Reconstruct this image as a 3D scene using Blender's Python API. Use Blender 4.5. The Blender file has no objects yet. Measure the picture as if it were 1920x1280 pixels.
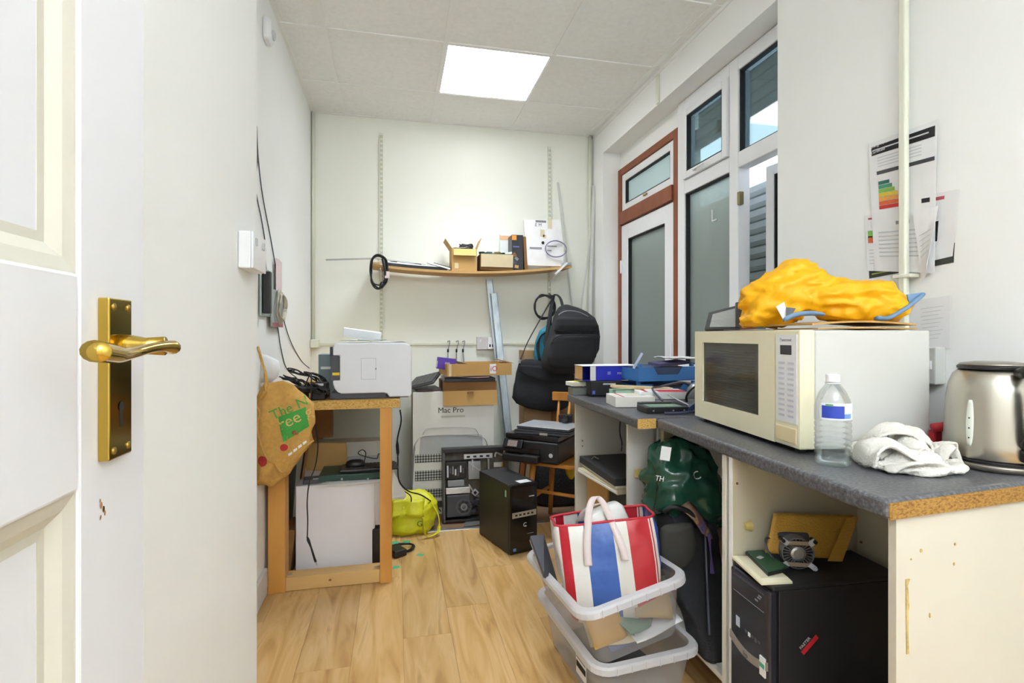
import bpy, bmesh, math, random
from mathutils import Vector, Matrix, Euler, noise
SC = bpy.context.scene
COL = SC.collection
R_ = math.radians
random.seed(7)
# ---------------------------------------------------------------- camera
FPX, YAW, V0, CAMH = 984.0, 0.21815, 628.6, 1.22
cam_d = bpy.data.cameras.new('camera'); cam = bpy.data.objects.new('camera', cam_d); COL.objects.link(cam)
cam_d.sensor_width = 36.0; cam_d.lens = FPX / 1920 * 36; cam_d.clip_start = 0.02
cam_d.shift_y = (V0 - 640) / 1920
cam.location = (0, 0, CAMH); cam.rotation_euler = (R_(90), 0, -YAW)
SC.camera = cam
SC.cycles.transparent_max_bounces = 24
# ---------------------------------------------------------------- world, exposure
W = bpy.data.worlds.new('world'); SC.world = W; W.use_nodes = True
W.node_tree.nodes['Background'].inputs[0].default_value = (0.75, 0.85, 1.0, 1)
W.node_tree.nodes['Background'].inputs[1].default_value = 2.2
SC.view_settings.view_transform = 'Standard'; SC.view_settings.look = 'None'
SC.view_settings.gamma = 1.0; SC.view_settings.use_curve_mapping = False
SC.view_settings.exposure = 1.28
PANEL_W = 4.9      # watts of the ceiling panel
FILL_W = 8.5       # emission of the fill light added behind the camera
# ---------------------------------------------------------------- pixel helpers
_c, _s = math.cos(YAW), math.sin(YAW)
def P(u, v, x=None, y=None, z=None):
    xc = (u - 960) / FPX
    r = Vector((_c*xc + _s, _c - _s*xc, (V0 - v) / FPX))
    t = x / r.x if x is not None else y / r.y if y is not None else (z - CAMH) / r.z
    return Vector((r.x*t, r.y*t, CAMH + r.z*t))
def RY(u0, u1, v0, v1, y):            # rectangle on a plane y = const: x0, x1, ztop, zbottom
    um = (u0+u1)/2
    return P(u0, 0, y=y).x, P(u1, 0, y=y).x, P(um, v0, y=y).z, P(um, v1, y=y).z
# ---------------------------------------------------------------- mesh builder
class MB:
    def __init__(s): s.v = []; s.f = []
    def add(s, vs, fs):
        b = len(s.v); s.v += [Vector(q) for q in vs]; s.f += [tuple(b+i for i in f) for f in fs]; return s
    def box(s, x0, x1, y0, y1, z0, z1):
        return s.add([(x0,y0,z0),(x1,y0,z0),(x1,y1,z0),(x0,y1,z0),(x0,y0,z1),(x1,y0,z1),(x1,y1,z1),(x0,y1,z1)],
              [(0,3,2,1),(4,5,6,7),(0,1,5,4),(1,2,6,5),(2,3,7,6),(3,0,4,7)])
    def ob(s, c, sz, rot=(0,0,0)):     # oriented box, rotation in degrees
        m = Euler([R_(a) for a in rot]).to_matrix(); c = Vector(c)
        a, b, d = sz[0]/2, sz[1]/2, sz[2]/2
        vs = [c + m @ Vector(q) for q in ((-a,-b,-d),(a,-b,-d),(a,b,-d),(-a,b,-d),(-a,-b,d),(a,-b,d),(a,b,d),(-a,b,d))]
        return s.add(vs, [(0,3,2,1),(4,5,6,7),(0,1,5,4),(1,2,6,5),(2,3,7,6),(3,0,4,7)])
    def beam(s, p, q, w, t, up=(0,0,1)):     # bar from p to q, w wide, t thick
        p, q = Vector(p), Vector(q); d = (q-p).normalized(); a = d.cross(Vector(up)).normalized(); b = a.cross(d)
        vs = [e + a*i*w/2 + b*j*t/2 for e in (p, q) for i, j in ((-1,-1),(1,-1),(1,1),(-1,1))]
        return s.add(vs, [(3,2,1,0),(4,5,6,7),(0,1,5,4),(1,2,6,5),(2,3,7,6),(3,0,4,7)])
    def tube(s, pts, r, n=8, closed=False, flat=1.0):
        pts = [Vector(p) for p in pts]; m = len(pts); rings = []
        rr = r if isinstance(r, (list, tuple)) else [r]*m
        up = Vector((0.13, 0.21, 0.97)).normalized()
        for i, p in enumerate(pts):
            a = pts[(i-1) % m] if (closed or i > 0) else p
            b = pts[(i+1) % m] if (closed or i < m-1) else p
            d = (b-a); d = d.normalized() if d.length > 1e-9 else Vector((0,0,1))
            x = d.cross(up)
            if x.length < 0.05: x = d.cross(Vector((1,0,0)))
            x.normalize(); y = x.cross(d)
            rings.append([p + x*math.cos(2*math.pi*k/n)*rr[i] + y*math.sin(2*math.pi*k/n)*rr[i]*flat for k in range(n)])
        return s.loft(rings, closed=closed)
    def loft(s, rings, closed=False, cap=True):
        n = len(rings[0]); vs = [q for r in rings for q in r]; fs = []
        m = len(rings)
        for i in range(m if closed else m-1):
            j = (i+1) % m
            for k in range(n):
                l = (k+1) % n
                fs.append((i*n+k, i*n+l, j*n+l, j*n+k))
        if cap and not closed:
            fs.append(tuple(range(n-1, -1, -1))); fs.append(tuple((m-1)*n+k for k in range(n)))
        return s.add(vs, fs)
    def lathe(s, prof, n=24, c=(0,0,0), cap=True):
        c = Vector(c)
        return s.loft([[c + Vector((r*math.cos(2*math.pi*k/n), r*math.sin(2*math.pi*k/n), z)) for k in range(n)] for r, z in prof], cap=cap)
    def prism(s, poly, a, b, ax='z'):
        f = {'z': lambda p, h: (p[0], p[1], h), 'y': lambda p, h: (p[0], h, p[1]), 'x': lambda p, h: (h, p[0], p[1])}[ax]
        n = len(poly)
        vs = [f(p, a) for p in poly] + [f(p, b) for p in poly]
        fs = [tuple(range(n-1, -1, -1)), tuple(range(n, 2*n))] + [(i, (i+1) % n, n+(i+1) % n, n+i) for i in range(n)]
        return s.add(vs, fs)
    def grid(s, fn, nu, nv):
        vs = [fn(i/nu, j/nv) for i in range(nu+1) for j in range(nv+1)]
        fs = [(i*(nv+1)+j, (i+1)*(nv+1)+j, (i+1)*(nv+1)+j+1, i*(nv+1)+j+1) for i in range(nu) for j in range(nv)]
        return s.add(vs, fs)
    def xf(s, m):
        s.v = [m @ q for q in s.v]; return s
    def jitter(s, amp, scale, seed=0):   # soft wrinkles
        o = Vector((seed*3.1, seed*1.7, seed*2.3))
        s.v = [q + noise.noise_vector(q*scale + o)*amp + noise.noise_vector(q*scale*2.7 + o)*amp*0.45 for q in s.v]; return s
    def crease(s, amp, scale, seed=0, stretch=(1,1,1)):     # sharp folds: ridged noise along the normals
        me = bpy.data.meshes.new('tmp'); me.from_pydata(s.v, [], s.f)
        bm = bmesh.new(); bm.from_mesh(me); bmesh.ops.recalc_face_normals(bm, faces=bm.faces); bm.verts.ensure_lookup_table(); bm.normal_update()
        o = Vector((seed*5.3, seed*2.9, seed*4.1)); st = Vector(stretch)
        for i, vt in enumerate(bm.verts):
            q = Vector((vt.co.x*st.x, vt.co.y*st.y, vt.co.z*st.z))*scale + o
            r = 0.55 - 1.8*abs(noise.noise(q + noise.noise_vector(q*0.6)*0.7))
            r += 0.4*(0.5 - 1.8*abs(noise.noise(q*2.3 + o)))
            s.v[i] = vt.co + vt.normal*amp*r
        bm.free(); bpy.data.meshes.remove(me); return s
    def build(s, name, mat, parent=None, bevel=0, smooth=False, sub=0, solid=0, seg=2):
        me = bpy.data.meshes.new(name); me.from_pydata(s.v, [], s.f)
        bm = bmesh.new(); bm.from_mesh(me); bmesh.ops.recalc_face_normals(bm, faces=bm.faces); bm.to_mesh(me); bm.free()
        if smooth: me.polygons.foreach_set('use_smooth', [True]*len(me.polygons))
        me.materials.append(mat); me.update()
        o = bpy.data.objects.new(name, me); COL.objects.link(o)
        if parent is not None: o.parent = parent
        if solid:
            m = o.modifiers.new('solid', 'SOLIDIFY'); m.thickness = solid; m.offset = 0
        if bevel:
            m = o.modifiers.new('bevel', 'BEVEL'); m.width = bevel; m.segments = seg; m.limit_method = 'ANGLE'; m.angle_limit = R_(40); m.harden_normals = False
        if sub:
            m = o.modifiers.new('sub', 'SUBSURF'); m.levels = sub; m.render_levels = sub
        return o
def T(name, label, cat, loc=(0,0,0), rz=0, group=None, rot=None):
    o = bpy.data.objects.new(name, None); COL.objects.link(o); o.empty_display_size = 0.05
    o.location = loc; o.rotation_euler = rot if rot else (0, 0, R_(rz))
    o['label'] = label; o['category'] = cat
    if group: o['group'] = group
    return o
def tag(o, label, cat, group=None):
    o['label'] = label; o['category'] = cat
    if group: o['group'] = group
    return o
def struct(o): o['kind'] = 'structure'; return o
def SE(name):
    o = bpy.data.objects.new(name, None); COL.objects.link(o); o.empty_display_size = 0.05; return struct(o)
def spl(pts, n=8, closed=False):       # Catmull-Rom
    pts = [Vector(p) for p in pts]; m = len(pts); out = []
    for i in range(m if closed else m-1):
        if closed: a, b, c, d = pts[i-1], pts[i], pts[(i+1) % m], pts[(i+2) % m]
        else: a, b, c, d = pts[max(i-1,0)], pts[i], pts[i+1], pts[min(i+2,m-1)]
        for k in range(n):
            t = k/n
            out.append(0.5*((2*b) + (c-a)*t + (2*a-5*b+4*c-d)*t*t + (3*b-a-3*c+d)*t*t*t))
    if not closed: out.append(pts[-1])
    return out
def rrect(w, h, r, n=4, cx=0, cy=0):
    out = []
    for sx, sy, a0 in ((1,1,0),(-1,1,90),(-1,-1,180),(1,-1,270)):
        for k in range(n+1):
            a = R_(a0 + 90*k/n); out.append((cx + sx*(w/2-r) + r*math.cos(a), cy + sy*(h/2-r) + r*math.sin(a)))
    return out
def sring(cx, cy, z, rx, ry, e=2.0, n=40, rot=0):     # superellipse ring
    out = []
    for k in range(n):
        a = 2*math.pi*k/n; ca, sa = math.cos(a), math.sin(a)
        x = rx*math.copysign(abs(ca)**(2/e), ca); y = ry*math.copysign(abs(sa)**(2/e), sa)
        out.append(Vector((cx + x*math.cos(rot) - y*math.sin(rot), cy + x*math.sin(rot) + y*math.cos(rot), z)))
    return out
def text(name, body, size, mat, parent, loc, rot=(90,0,0), ext=0.0004, align='LEFT', sx=1.0):
    c = bpy.data.curves.new(name, 'FONT'); c.body = body; c.size = size; c.extrude = ext; c.align_x = align; c.resolution_u = 3
    o = bpy.data.objects.new(name, c); COL.objects.link(o)
    me = bpy.data.meshes.new_from_object(o); bpy.data.objects.remove(o)
    me.materials.clear(); me.materials.append(mat)
    o = bpy.data.objects.new(name, me); COL.objects.link(o); o.parent = parent
    o.location = loc; o.rotation_euler = [R_(a) for a in rot]; o.scale = (sx, 1, 1)
    return o
# ---------------------------------------------------------------- materials
def lin(h):
    h = h.lstrip('#'); out = []
    for i in (0, 2, 4):
        q = int(h[i:i+2], 16)/255; out.append(q/12.92 if q <= 0.04045 else ((q+0.055)/1.055)**2.4)
    return (*out, 1)
_M = {}
def mat(name, col, rough=0.55, metal=0.0, var=0.05, scale=12.0, bump=0.0, bscale=60.0, stretch=(1,1,1), spec=0.5, coat=0.0, obj=True, trans=0.0):
    if name in _M: return _M[name]
    m = bpy.data.materials.new(name); m.use_nodes = True; nt = m.node_tree; N = nt.nodes; L = nt.links
    b = N['Principled BSDF']; c = lin(col)
    b.inputs['Roughness'].default_value = rough; b.inputs['Metallic'].default_value = metal
    b.inputs['Specular IOR Level'].default_value = spec; b.inputs['Coat Weight'].default_value = coat
    b.inputs['Transmission Weight'].default_value = trans
    tc = N.new('ShaderNodeTexCoord'); mp = N.new('ShaderNodeMapping'); mp.inputs['Scale'].default_value = stretch
    L.new(tc.outputs['Object' if obj else 'Generated'], mp.inputs['Vector'])
    nz = N.new('ShaderNodeTexNoise'); nz.inputs['Scale'].default_value = scale; nz.inputs['Detail'].default_value = 4
    L.new(mp.outputs[0], nz.inputs['Vector'])
    rp = N.new('ShaderNodeValToRGB')
    rp.color_ramp.elements[0].position = 0.3; rp.color_ramp.elements[1].position = 0.7
    rp.color_ramp.elements[0].color = tuple(q*(1-var) for q in c[:3]) + (1,)
    rp.color_ramp.elements[1].color = tuple(min(1, q*(1+var)) for q in c[:3]) + (1,)
    L.new(nz.outputs['Fac'], rp.inputs['Fac']); L.new(rp.outputs[0], b.inputs['Base Color'])
    if bump:
        n2 = N.new('ShaderNodeTexNoise'); n2.inputs['Scale'].default_value = bscale; n2.inputs['Detail'].default_value = 3
        L.new(mp.outputs[0], n2.inputs['Vector'])
        bp = N.new('ShaderNodeBump'); bp.inputs['Strength'].default_value = bump; bp.inputs['Distance'].default_value = 0.01
        L.new(n2.outputs['Fac'], bp.inputs['Height']); L.new(bp.outputs[0], b.inputs['Normal'])
    _M[name] = m; return m
def ramp_mat(name, cols, rough, scale, stretch=(1,1,1), kind='noise', detail=6, bump=0.15, dist=0.0, spec=0.5, rnd=0.0):
    """several colours over a noise / wave / voronoi field: wood grain, chipboard, speckle"""
    if name in _M: return _M[name]
    m = bpy.data.materials.new(name); m.use_nodes = True; nt = m.node_tree; N = nt.nodes; L = nt.links
    b = N['Principled BSDF']; b.inputs['Roughness'].default_value = rough; b.inputs['Specular IOR Level'].default_value = spec
    tc = N.new('ShaderNodeTexCoord'); mp = N.new('ShaderNodeMapping'); mp.inputs['Scale'].default_value = stretch
    vec = tc.outputs['Object']
    if rnd:
        oi = N.new('ShaderNodeObjectInfo'); mul = N.new('ShaderNodeVectorMath'); mul.operation = 'SCALE'
        cb = N.new('ShaderNodeCombineXYZ')
        for i in range(3): L.new(oi.outputs['Random'], cb.inputs[i])
        L.new(cb.outputs[0], mul.inputs[0]); mul.inputs['Scale'].default_value = rnd
        ad = N.new('ShaderNodeVectorMath'); L.new(tc.outputs['Object'], ad.inputs[0]); L.new(mul.outputs[0], ad.inputs[1]); vec = ad.outputs[0]
    L.new(vec, mp.inputs['Vector'])
    if kind == 'wave':
        t = N.new('ShaderNodeTexWave'); t.inputs['Distortion'].default_value = dist; t.inputs['Detail'].default_value = 3; t.inputs['Detail Scale'].default_value = 1.2
    elif kind == 'voronoi': t = N.new('ShaderNodeTexVoronoi')
    else:
        t = N.new('ShaderNodeTexNoise'); t.inputs['Detail'].default_value = detail; t.inputs['Distortion'].default_value = dist
    t.inputs['Scale'].default_value = scale; L.new(mp.outputs[0], t.inputs['Vector'])
    rp = N.new('ShaderNodeValToRGB'); els = rp.color_ramp.elements
    while len(els) < len(cols): els.new(0.5)
    for e, (pos, c) in zip(els, cols): e.position = pos; e.color = lin(c)
    src = t.outputs['Color' if kind == 'voronoi' else 'Fac']
    L.new(src, rp.inputs['Fac']); col = rp.outputs[0]
    if rnd:
        hs = N.new('ShaderNodeHueSaturation'); mr = N.new('ShaderNodeMapRange'); mr.inputs['To Min'].default_value = 0.93; mr.inputs['To Max'].default_value = 1.07
        L.new(oi.outputs['Random'], mr.inputs['Value']); L.new(mr.outputs[0], hs.inputs['Value']); L.new(col, hs.inputs['Color']); col = hs.outputs[0]
    L.new(col, b.inputs['Base Color'])
    if bump:
        bp = N.new('ShaderNodeBump'); bp.inputs['Strength'].default_value = bump; bp.inputs['Distance'].default_value = 0.004
        L.new(src, bp.inputs['Height']); L.new(bp.outputs[0], b.inputs['Normal'])
    _M[name] = m; return m
def glass(name, tint, gloss=0.12, rough=0.02, haze=0.0, hazecol='#cfd8d4', bump=0.0, bscale=40):
    """thin sheet: lets light through, mirrors a little, scatters a little"""
    if name in _M: return _M[name]
    m = bpy.data.materials.new(name); m.use_nodes = True; nt = m.node_tree; N = nt.nodes; L = nt.links
    out = N['Material Output']; N.remove(N['Principled BSDF'])
    tr = N.new('ShaderNodeBsdfTransparent'); tr.inputs[0].default_value = lin(tint)
    gl = N.new('ShaderNodeBsdfGlossy'); gl.inputs['Roughness'].default_value = rough
    if bump:
        tc = N.new('ShaderNodeTexCoord'); nz = N.new('ShaderNodeTexNoise'); nz.inputs['Scale'].default_value = bscale
        L.new(tc.outputs['Object'], nz.inputs['Vector']); bp = N.new('ShaderNodeBump'); bp.inputs['Strength'].default_value = bump; bp.inputs['Distance'].default_value = 0.01
        L.new(nz.outputs['Fac'], bp.inputs['Height']); L.new(bp.outputs[0], gl.inputs['Normal'])
    lw = N.new('ShaderNodeLayerWeight'); lw.inputs['Blend'].default_value = 0.35
    mr = N.new('ShaderNodeMapRange'); mr.inputs['To Min'].default_value = gloss*0.35; mr.inputs['To Max'].default_value = min(1, gloss*3)
    L.new(lw.outputs['Fresnel'], mr.inputs['Value'])
    base = tr.outputs[0]
    if haze:
        df = N.new('ShaderNodeBsdfDiffuse'); df.inputs[0].default_value = lin(hazecol)
        tl = N.new('ShaderNodeBsdfTranslucent'); tl.inputs[0].default_value = lin(hazecol)
        a = N.new('ShaderNodeMixShader'); a.inputs[0].default_value = 0.5; L.new(df.outputs[0], a.inputs[1]); L.new(tl.outputs[0], a.inputs[2])
        h = N.new('ShaderNodeMixShader'); h.inputs[0].default_value = haze; L.new(base, h.inputs[1]); L.new(a.outputs[0], h.inputs[2]); base = h.outputs[0]
    mx = N.new('ShaderNodeMixShader'); L.new(mr.outputs[0], mx.inputs[0]); L.new(base, mx.inputs[1]); L.new(gl.outputs[0], mx.inputs[2])
    L.new(mx.outputs[0], out.inputs['Surface'])
    _M[name] = m; return m
def emit(name, col, w):
    m = bpy.data.materials.new(name); m.use_nodes = True; b = m.node_tree.nodes['Principled BSDF']
    b.inputs['Base Color'].default_value = lin('#ffffff'); b.inputs['Emission Color'].default_value = lin(col); b.inputs['Emission Strength'].default_value = w
    return m
WALL = mat('wall_paint', '#f9faf7', 0.75, spec=0.2, var=0.012, scale=2.5, bump=0.03, bscale=90)
WALLB = mat('wall_paint_back', '#f7f9ee', 0.75, spec=0.2, var=0.015, scale=2.0, bump=0.03, bscale=90)
TILE = mat('ceiling_tile', '#f8f8f5', 0.85, var=0.03, scale=40, bump=0.25, bscale=55)
GRID = mat('ceiling_grid', '#f8f8f5', 0.7, var=0.01)
GLOSSW = mat('gloss_white_paint', '#dfdfe1', 0.5, var=0.015, scale=5, bump=0.04, bscale=20, stretch=(1,1,.15))
UPVC = mat('upvc_white', '#f2f3f5', 0.28, var=0.01)
BROWN = mat('brown_frame', '#8e4f30', 0.5, var=0.18, scale=9, bump=0.1)
PIPEW = mat('painted_pipe', '#e8ead9', 0.5, var=0.02)
PINE = ramp_mat('pine', [(0.25,'#c4863a'),(0.5,'#d89c4c'),(0.75,'#bd7c30')], 0.5, 5, (1,1,.12), dist=0.6, bump=0.06, rnd=5)
PINEX = ramp_mat('pine_cross', [(0.25,'#cfa05c'),(0.5,'#dfb878'),(0.75,'#c8955000'[:7])], 0.5, 5, (.12,1,1), dist=0.6, bump=0.06, rnd=5)
CHIP = ramp_mat('chipboard', [(0.2,'#8a5f27'),(0.42,'#c09347'),(0.6,'#d9b46c'),(0.8,'#a87a38')], 0.8, 120, (1,1,1.8), detail=3, bump=0.5)
CHIPD = ramp_mat('chipboard_dark', [(0.2,'#5a3c14'),(0.42,'#94692b'),(0.6,'#b38a44'),(0.8,'#76521f')], 0.8, 110, (1,1,2.2), detail=3, bump=0.6)
WTOP = ramp_mat('worktop_laminate', [(0.25,'#3e3e41'),(0.5,'#5b5b5f'),(0.75,'#7b7c80')], 0.33, 130, detail=3, bump=0.03)
CARC = mat('white_melamine', '#e0dcd2', 0.4, var=0.015, scale=3)
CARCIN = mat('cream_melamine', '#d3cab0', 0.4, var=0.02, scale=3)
BLK = mat('black_plastic', '#1d1d1f', 0.42, var=0.1)
BLKG = mat('black_gloss', '#131316', 0.16, var=0.05)
BLKF = mat('black_fabric', '#26272a', 0.9, var=0.15, scale=180, bump=0.25, bscale=350)
DGREY = mat('dark_grey_plastic', '#4a4c55', 0.45)
MGREY = mat('mid_grey_plastic', '#7c7d80', 0.45)
LGREY = mat('light_grey_plastic', '#c9ccd0', 0.4)
PRW = mat('printer_white', '#e3e5ea', 0.38, var=0.01)
PAPER = mat('paper_white', '#eeeeee', 0.75, var=0.02)
INK = mat('ink_black', '#1c1c1e', 0.7)
INKG = mat('ink_grey', '#9a9ba0', 0.7)
CARD = mat('cardboard', '#c39a5c', 0.8, var=0.05, scale=6, bump=0.05)
CARDL = mat('cardboard_light', '#dccaa4', 0.8, var=0.05)
CARDD = mat('cardboard_dark', '#8a6238', 0.85, var=0.06)
STEEL = mat('brushed_steel', '#bdb8ac', 0.3, 1.0, var=0.05, scale=40, stretch=(1,1,.05))
ALU = mat('bare_aluminium', '#c8cacc', 0.35, 0.9, var=0.06)
GALV = ramp_mat('galvanised_steel', [(0.3,'#9aa6ad'),(0.55,'#c2ccd1'),(0.75,'#8a969e')], 0.38, 14, (1,1,.3), bump=0.05)
_M['galvanised_steel'].node_tree.nodes['Principled BSDF'].inputs['Metallic'].default_value = 0.6
BRASS = mat('polished_brass', '#c2a24a', 0.14, 1.0, var=0.06, scale=20)
BRASSD = mat('brass_dull', '#b8902c', 0.3, 1.0, var=0.1, scale=30)
RED = mat('red', '#c4252c', 0.45)
BLUE = mat('tray_blue', '#3f76b4', 0.4)
GREENP = mat('print_green', '#3f9b3c', 0.7)
PURPLE = mat('purple_card', '#5a3aa8', 0.5)
YEL = mat('yellow', '#e8c62e', 0.5)
CREAM = mat('cream_plastic', '#efe8c8', 0.4, var=0.015)
# ================================================================ the setting
ZC = 2.86; XL = -0.606; XE = -0.41; YE = 1.717; XR = 1.587; XW = 1.73; YB = 4.09; Y0 = -0.15
OAK = ramp_mat('laminate_oak', [(0.22,'#a0713f'),(0.42,'#cba163'),(0.58,'#dbb57d'),(0.78,'#ad8046')], 0.3, 2.6, (4.5,.55,1), dist=1.6, bump=0.02, rnd=9)
HARD = mat('hardboard_brown', '#7d6048', 0.7, var=0.12, scale=8)
fl = struct(MB().box(-1.3, 2.1, -2.0, 4.2, -0.06, -0.004).build('floor', mat('subfloor', '#8c6b45', 0.8)))
plank_me = {}
PW, PL = 0.193, 1.2
i = 0
for cx in range(-4, 11):
    x0 = cx*PW + 0.03
    off = random.random()*PL
    y = -2.0 - off
    while y < 3.3:
        a, b = max(y, -2.0), min(y+PL, 3.3)
        if b - a > 0.03:
            k = round(b-a, 3)
            if k not in plank_me:
                o = MB().box(0.0004, PW-0.0004, 0.0004, b-a-0.0004, -0.012, 0).build('plank', OAK, fl); plank_me[k] = o.data
            else:
                o = bpy.data.objects.new('plank', plank_me[k]); COL.objects.link(o); o.parent = fl
            o.location = (x0, a, 0)
        y += PL
MB().box(XL, 1.86, 3.3, YB, -0.012, -0.001).build('hardboard_sheet', HARD, fl)
struct(MB().box(XL, 0.95, 3.285, 3.318, 0, 0.004).build('trim_1', ALU, None, bevel=0.0015))
struct(MB().box(XL-0.1, XL, YE, YB+0.1, -0.01, 2.95).build('wall_left', WALL))
struct(MB().box(XL-0.1, XE, Y0-0.1, YE, -0.01, 2.95).build('wall_entry', WALL))
struct(MB().box(XL-0.1, 1.9, YB, YB+0.1, -0.01, 2.95).build('wall_back', WALLB))
struct(MB().box(XR, 1.85, Y0-0.1, 1.936, -0.01, 2.95).box(XR, 1.85, 3.857, YB, -0.01, 2.95)
       .box(XR, 1.85, 1.936, 3.857, 2.65, 2.95).box(XW, 1.85, 2.952, 3.857, 2.515, 2.65)
       .box(XW, 1.85, 1.936, 2.952, -0.01, 0.98).build('wall_right', WALL))
struct(MB().box(XE, -0.31, Y0-0.1, Y0, -0.01, 2.95).box(-1.3, XE, Y0-0.1, Y0-0.02, -0.01, 2.95).build('wall_front', WALL))
struct(MB().box(-1.3, -1.2, -2.0, Y0-0.1, -0.01, 2.95).box(XR, 1.85, -2.0, Y0-0.1, -0.01, 2.95).box(-1.3, 1.85, -2.1, -2.0, -0.01, 2.95).build('wall_hall', WALL))
struct(MB().box(-1.3, 1.85, -2.1, Y0-0.1, ZC, 2.95).build('ceiling_hall', TILE))
hl = T('added_fill_light', 'added unseen fill light hung behind the camera', 'ceiling light', (0.35, -1.0, ZC))  # added out of view to even out the room's brightness
for x_ in (-0.5, 0.5): MB().tube([(x_, 0, -0.50), (x_, 0, -0.001)], 0.004, 8).build('suspension_rod', UPVC, hl)
MB().box(-0.62, 0.62, -0.32, 0.32, -0.56, -0.51).build('housing', UPVC, hl)
MB().box(-0.6, 0.6, -0.3, 0.3, -0.509, -0.505).build('upper_diffuser', emit('fill_lamp_up', '#edf5ff', FILL_W*1.6), hl)
MB().box(-0.6, 0.6, -0.3, 0.3, -0.565, -0.561).build('lower_diffuser', emit('fill_lamp_down', '#edf5ff', FILL_W*0.6), hl)
# ---- suspended ceiling: grid bars and single tiles
ce = struct(MB().box(XL-0.1, 1.9, Y0-0.1, YB+0.1, 2.90, 2.96).build('ceiling', TILE))
XS = [XL, -0.372, 0.272, 0.904, 1.535, XR]
YS = [Y0, 0.47, 1.09, 1.71, 2.33, 2.95, 3.575, YB]
LX, LY = (0.272, 0.904), (2.95, 3.575)
for a, b in zip(XS[:-1], XS[1:]):
    for c_, d_ in zip(YS[:-1], YS[1:]):
        if a == LX[0] and c_ == LY[0]: continue
        MB().box(a+0.004, b-0.004, c_+0.004, d_-0.004, ZC+0.002, ZC+0.016).build('ceiling_tile', TILE, ce, bevel=0.002, seg=1)
for x in XS[1:-1]: MB().box(x-0.010, x+0.010, Y0, YB, ZC-0.005, ZC+0.0018).build('grid_bar', GRID, ce)
for y in YS[1:-1]: MB().box(XL, XR, y-0.010, y+0.010, ZC-0.0053, ZC+0.0016).build('grid_bar', GRID, ce)
wa = MB().box(XL, XL+0.02, YE, YB, ZC-0.002, ZC+0.002).box(XR-0.02, XR, Y0, YB, ZC-0.002, ZC+0.002).box(XL, XR, YB-0.02, YB, ZC-0.002, ZC+0.002)
wa.box(XR-0.004, XR, Y0, YB, ZC-0.026, ZC-0.002)
wa.build('wall_angle', GRID, ce)
lt = T('ceiling_light', 'square bright LED panel set in the tiled ceiling', 'ceiling light', ((LX[0]+LX[1])/2, (LY[0]+LY[1])/2, ZC))
w_, h_ = (LX[1]-LX[0])/2-0.012, (LY[1]-LY[0])/2-0.012
f = MB()
for sx in (-1, 1): f.box(sx*w_-0.007, sx*w_+0.007, -h_, h_, -0.003, 0.02); f.box(-w_, w_, sx*h_-0.007, sx*h_+0.007, -0.003, 0.02)
f.build('frame', UPVC, lt)
MB().box(-w_+0.006, w_-0.006, -h_+0.006, h_-0.006, 0.002, 0.018).build('diffuser', emit('panel_light', '#f8faff', 4.0), lt)
al = bpy.data.lights.new('panel_lamp', 'AREA'); al.shape = 'SQUARE'; al.size = 0.58; al.energy = PANEL_W; al.spread = R_(104); al.color = (0.85, 0.93, 1.0)
alo = bpy.data.objects.new('panel_lamp', al); COL.objects.link(alo); alo.parent = lt; alo.location = (0, 0, 0.0005)
# ---- baseboard, corner pipes, trunking
struct(MB().box(XL, XL+0.016, YE, 2.67, 0, 0.125).build('baseboard_left', GLOSSW, None, bevel=0.005))
struct(MB().tube([(XL+0.016, YB-0.016, 1.14), (XL+0.016, YB-0.016, ZC)], 0.012, 10).build('trim_2', PIPEW, None, smooth=True))
tr = struct(MB().box(XL+0.03, XR, YB-0.012, YB, 1.145, 1.165).build('trim_3', PIPEW, None, bevel=0.003))
struct(MB().tube([(XR-0.03, YB-0.02, 0.0), (XR-0.03, YB-0.02, ZC)], 0.014, 10).build('trim_4', PIPEW, None, smooth=True))
struct(MB().box(XR-0.013, XR, 2.955, 2.985, 2.65, ZC-0.03).build('trim_5', PIPEW, None, bevel=0.003))
pb = P(588, 640, y=4.0)
tag(MB().box(XL+0.002, XL+0.06, YB-0.07, YB-0.002, 1.13, 1.19).build('junction_box', PIPEW, None, bevel=0.004), 'small painted junction box low in the left rear corner', 'junction box')
# conduit on the right wall with a saddle clip
cd = T('conduit', 'painted surface conduit running down the right wall over the papers', 'conduit', (XR, 0, 0))
yc = 1.345
MB().box(-0.036, -0.017, yc-0.0125, yc+0.0125, 0.92, ZC-0.004).build('pipe', PIPEW, cd, bevel=0.006, seg=3)
MB().box(-0.038, -0.001, yc-0.03, yc+0.03, 1.400, 1.412).build('saddle_clip', PIPEW, cd, bevel=0.003)
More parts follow.
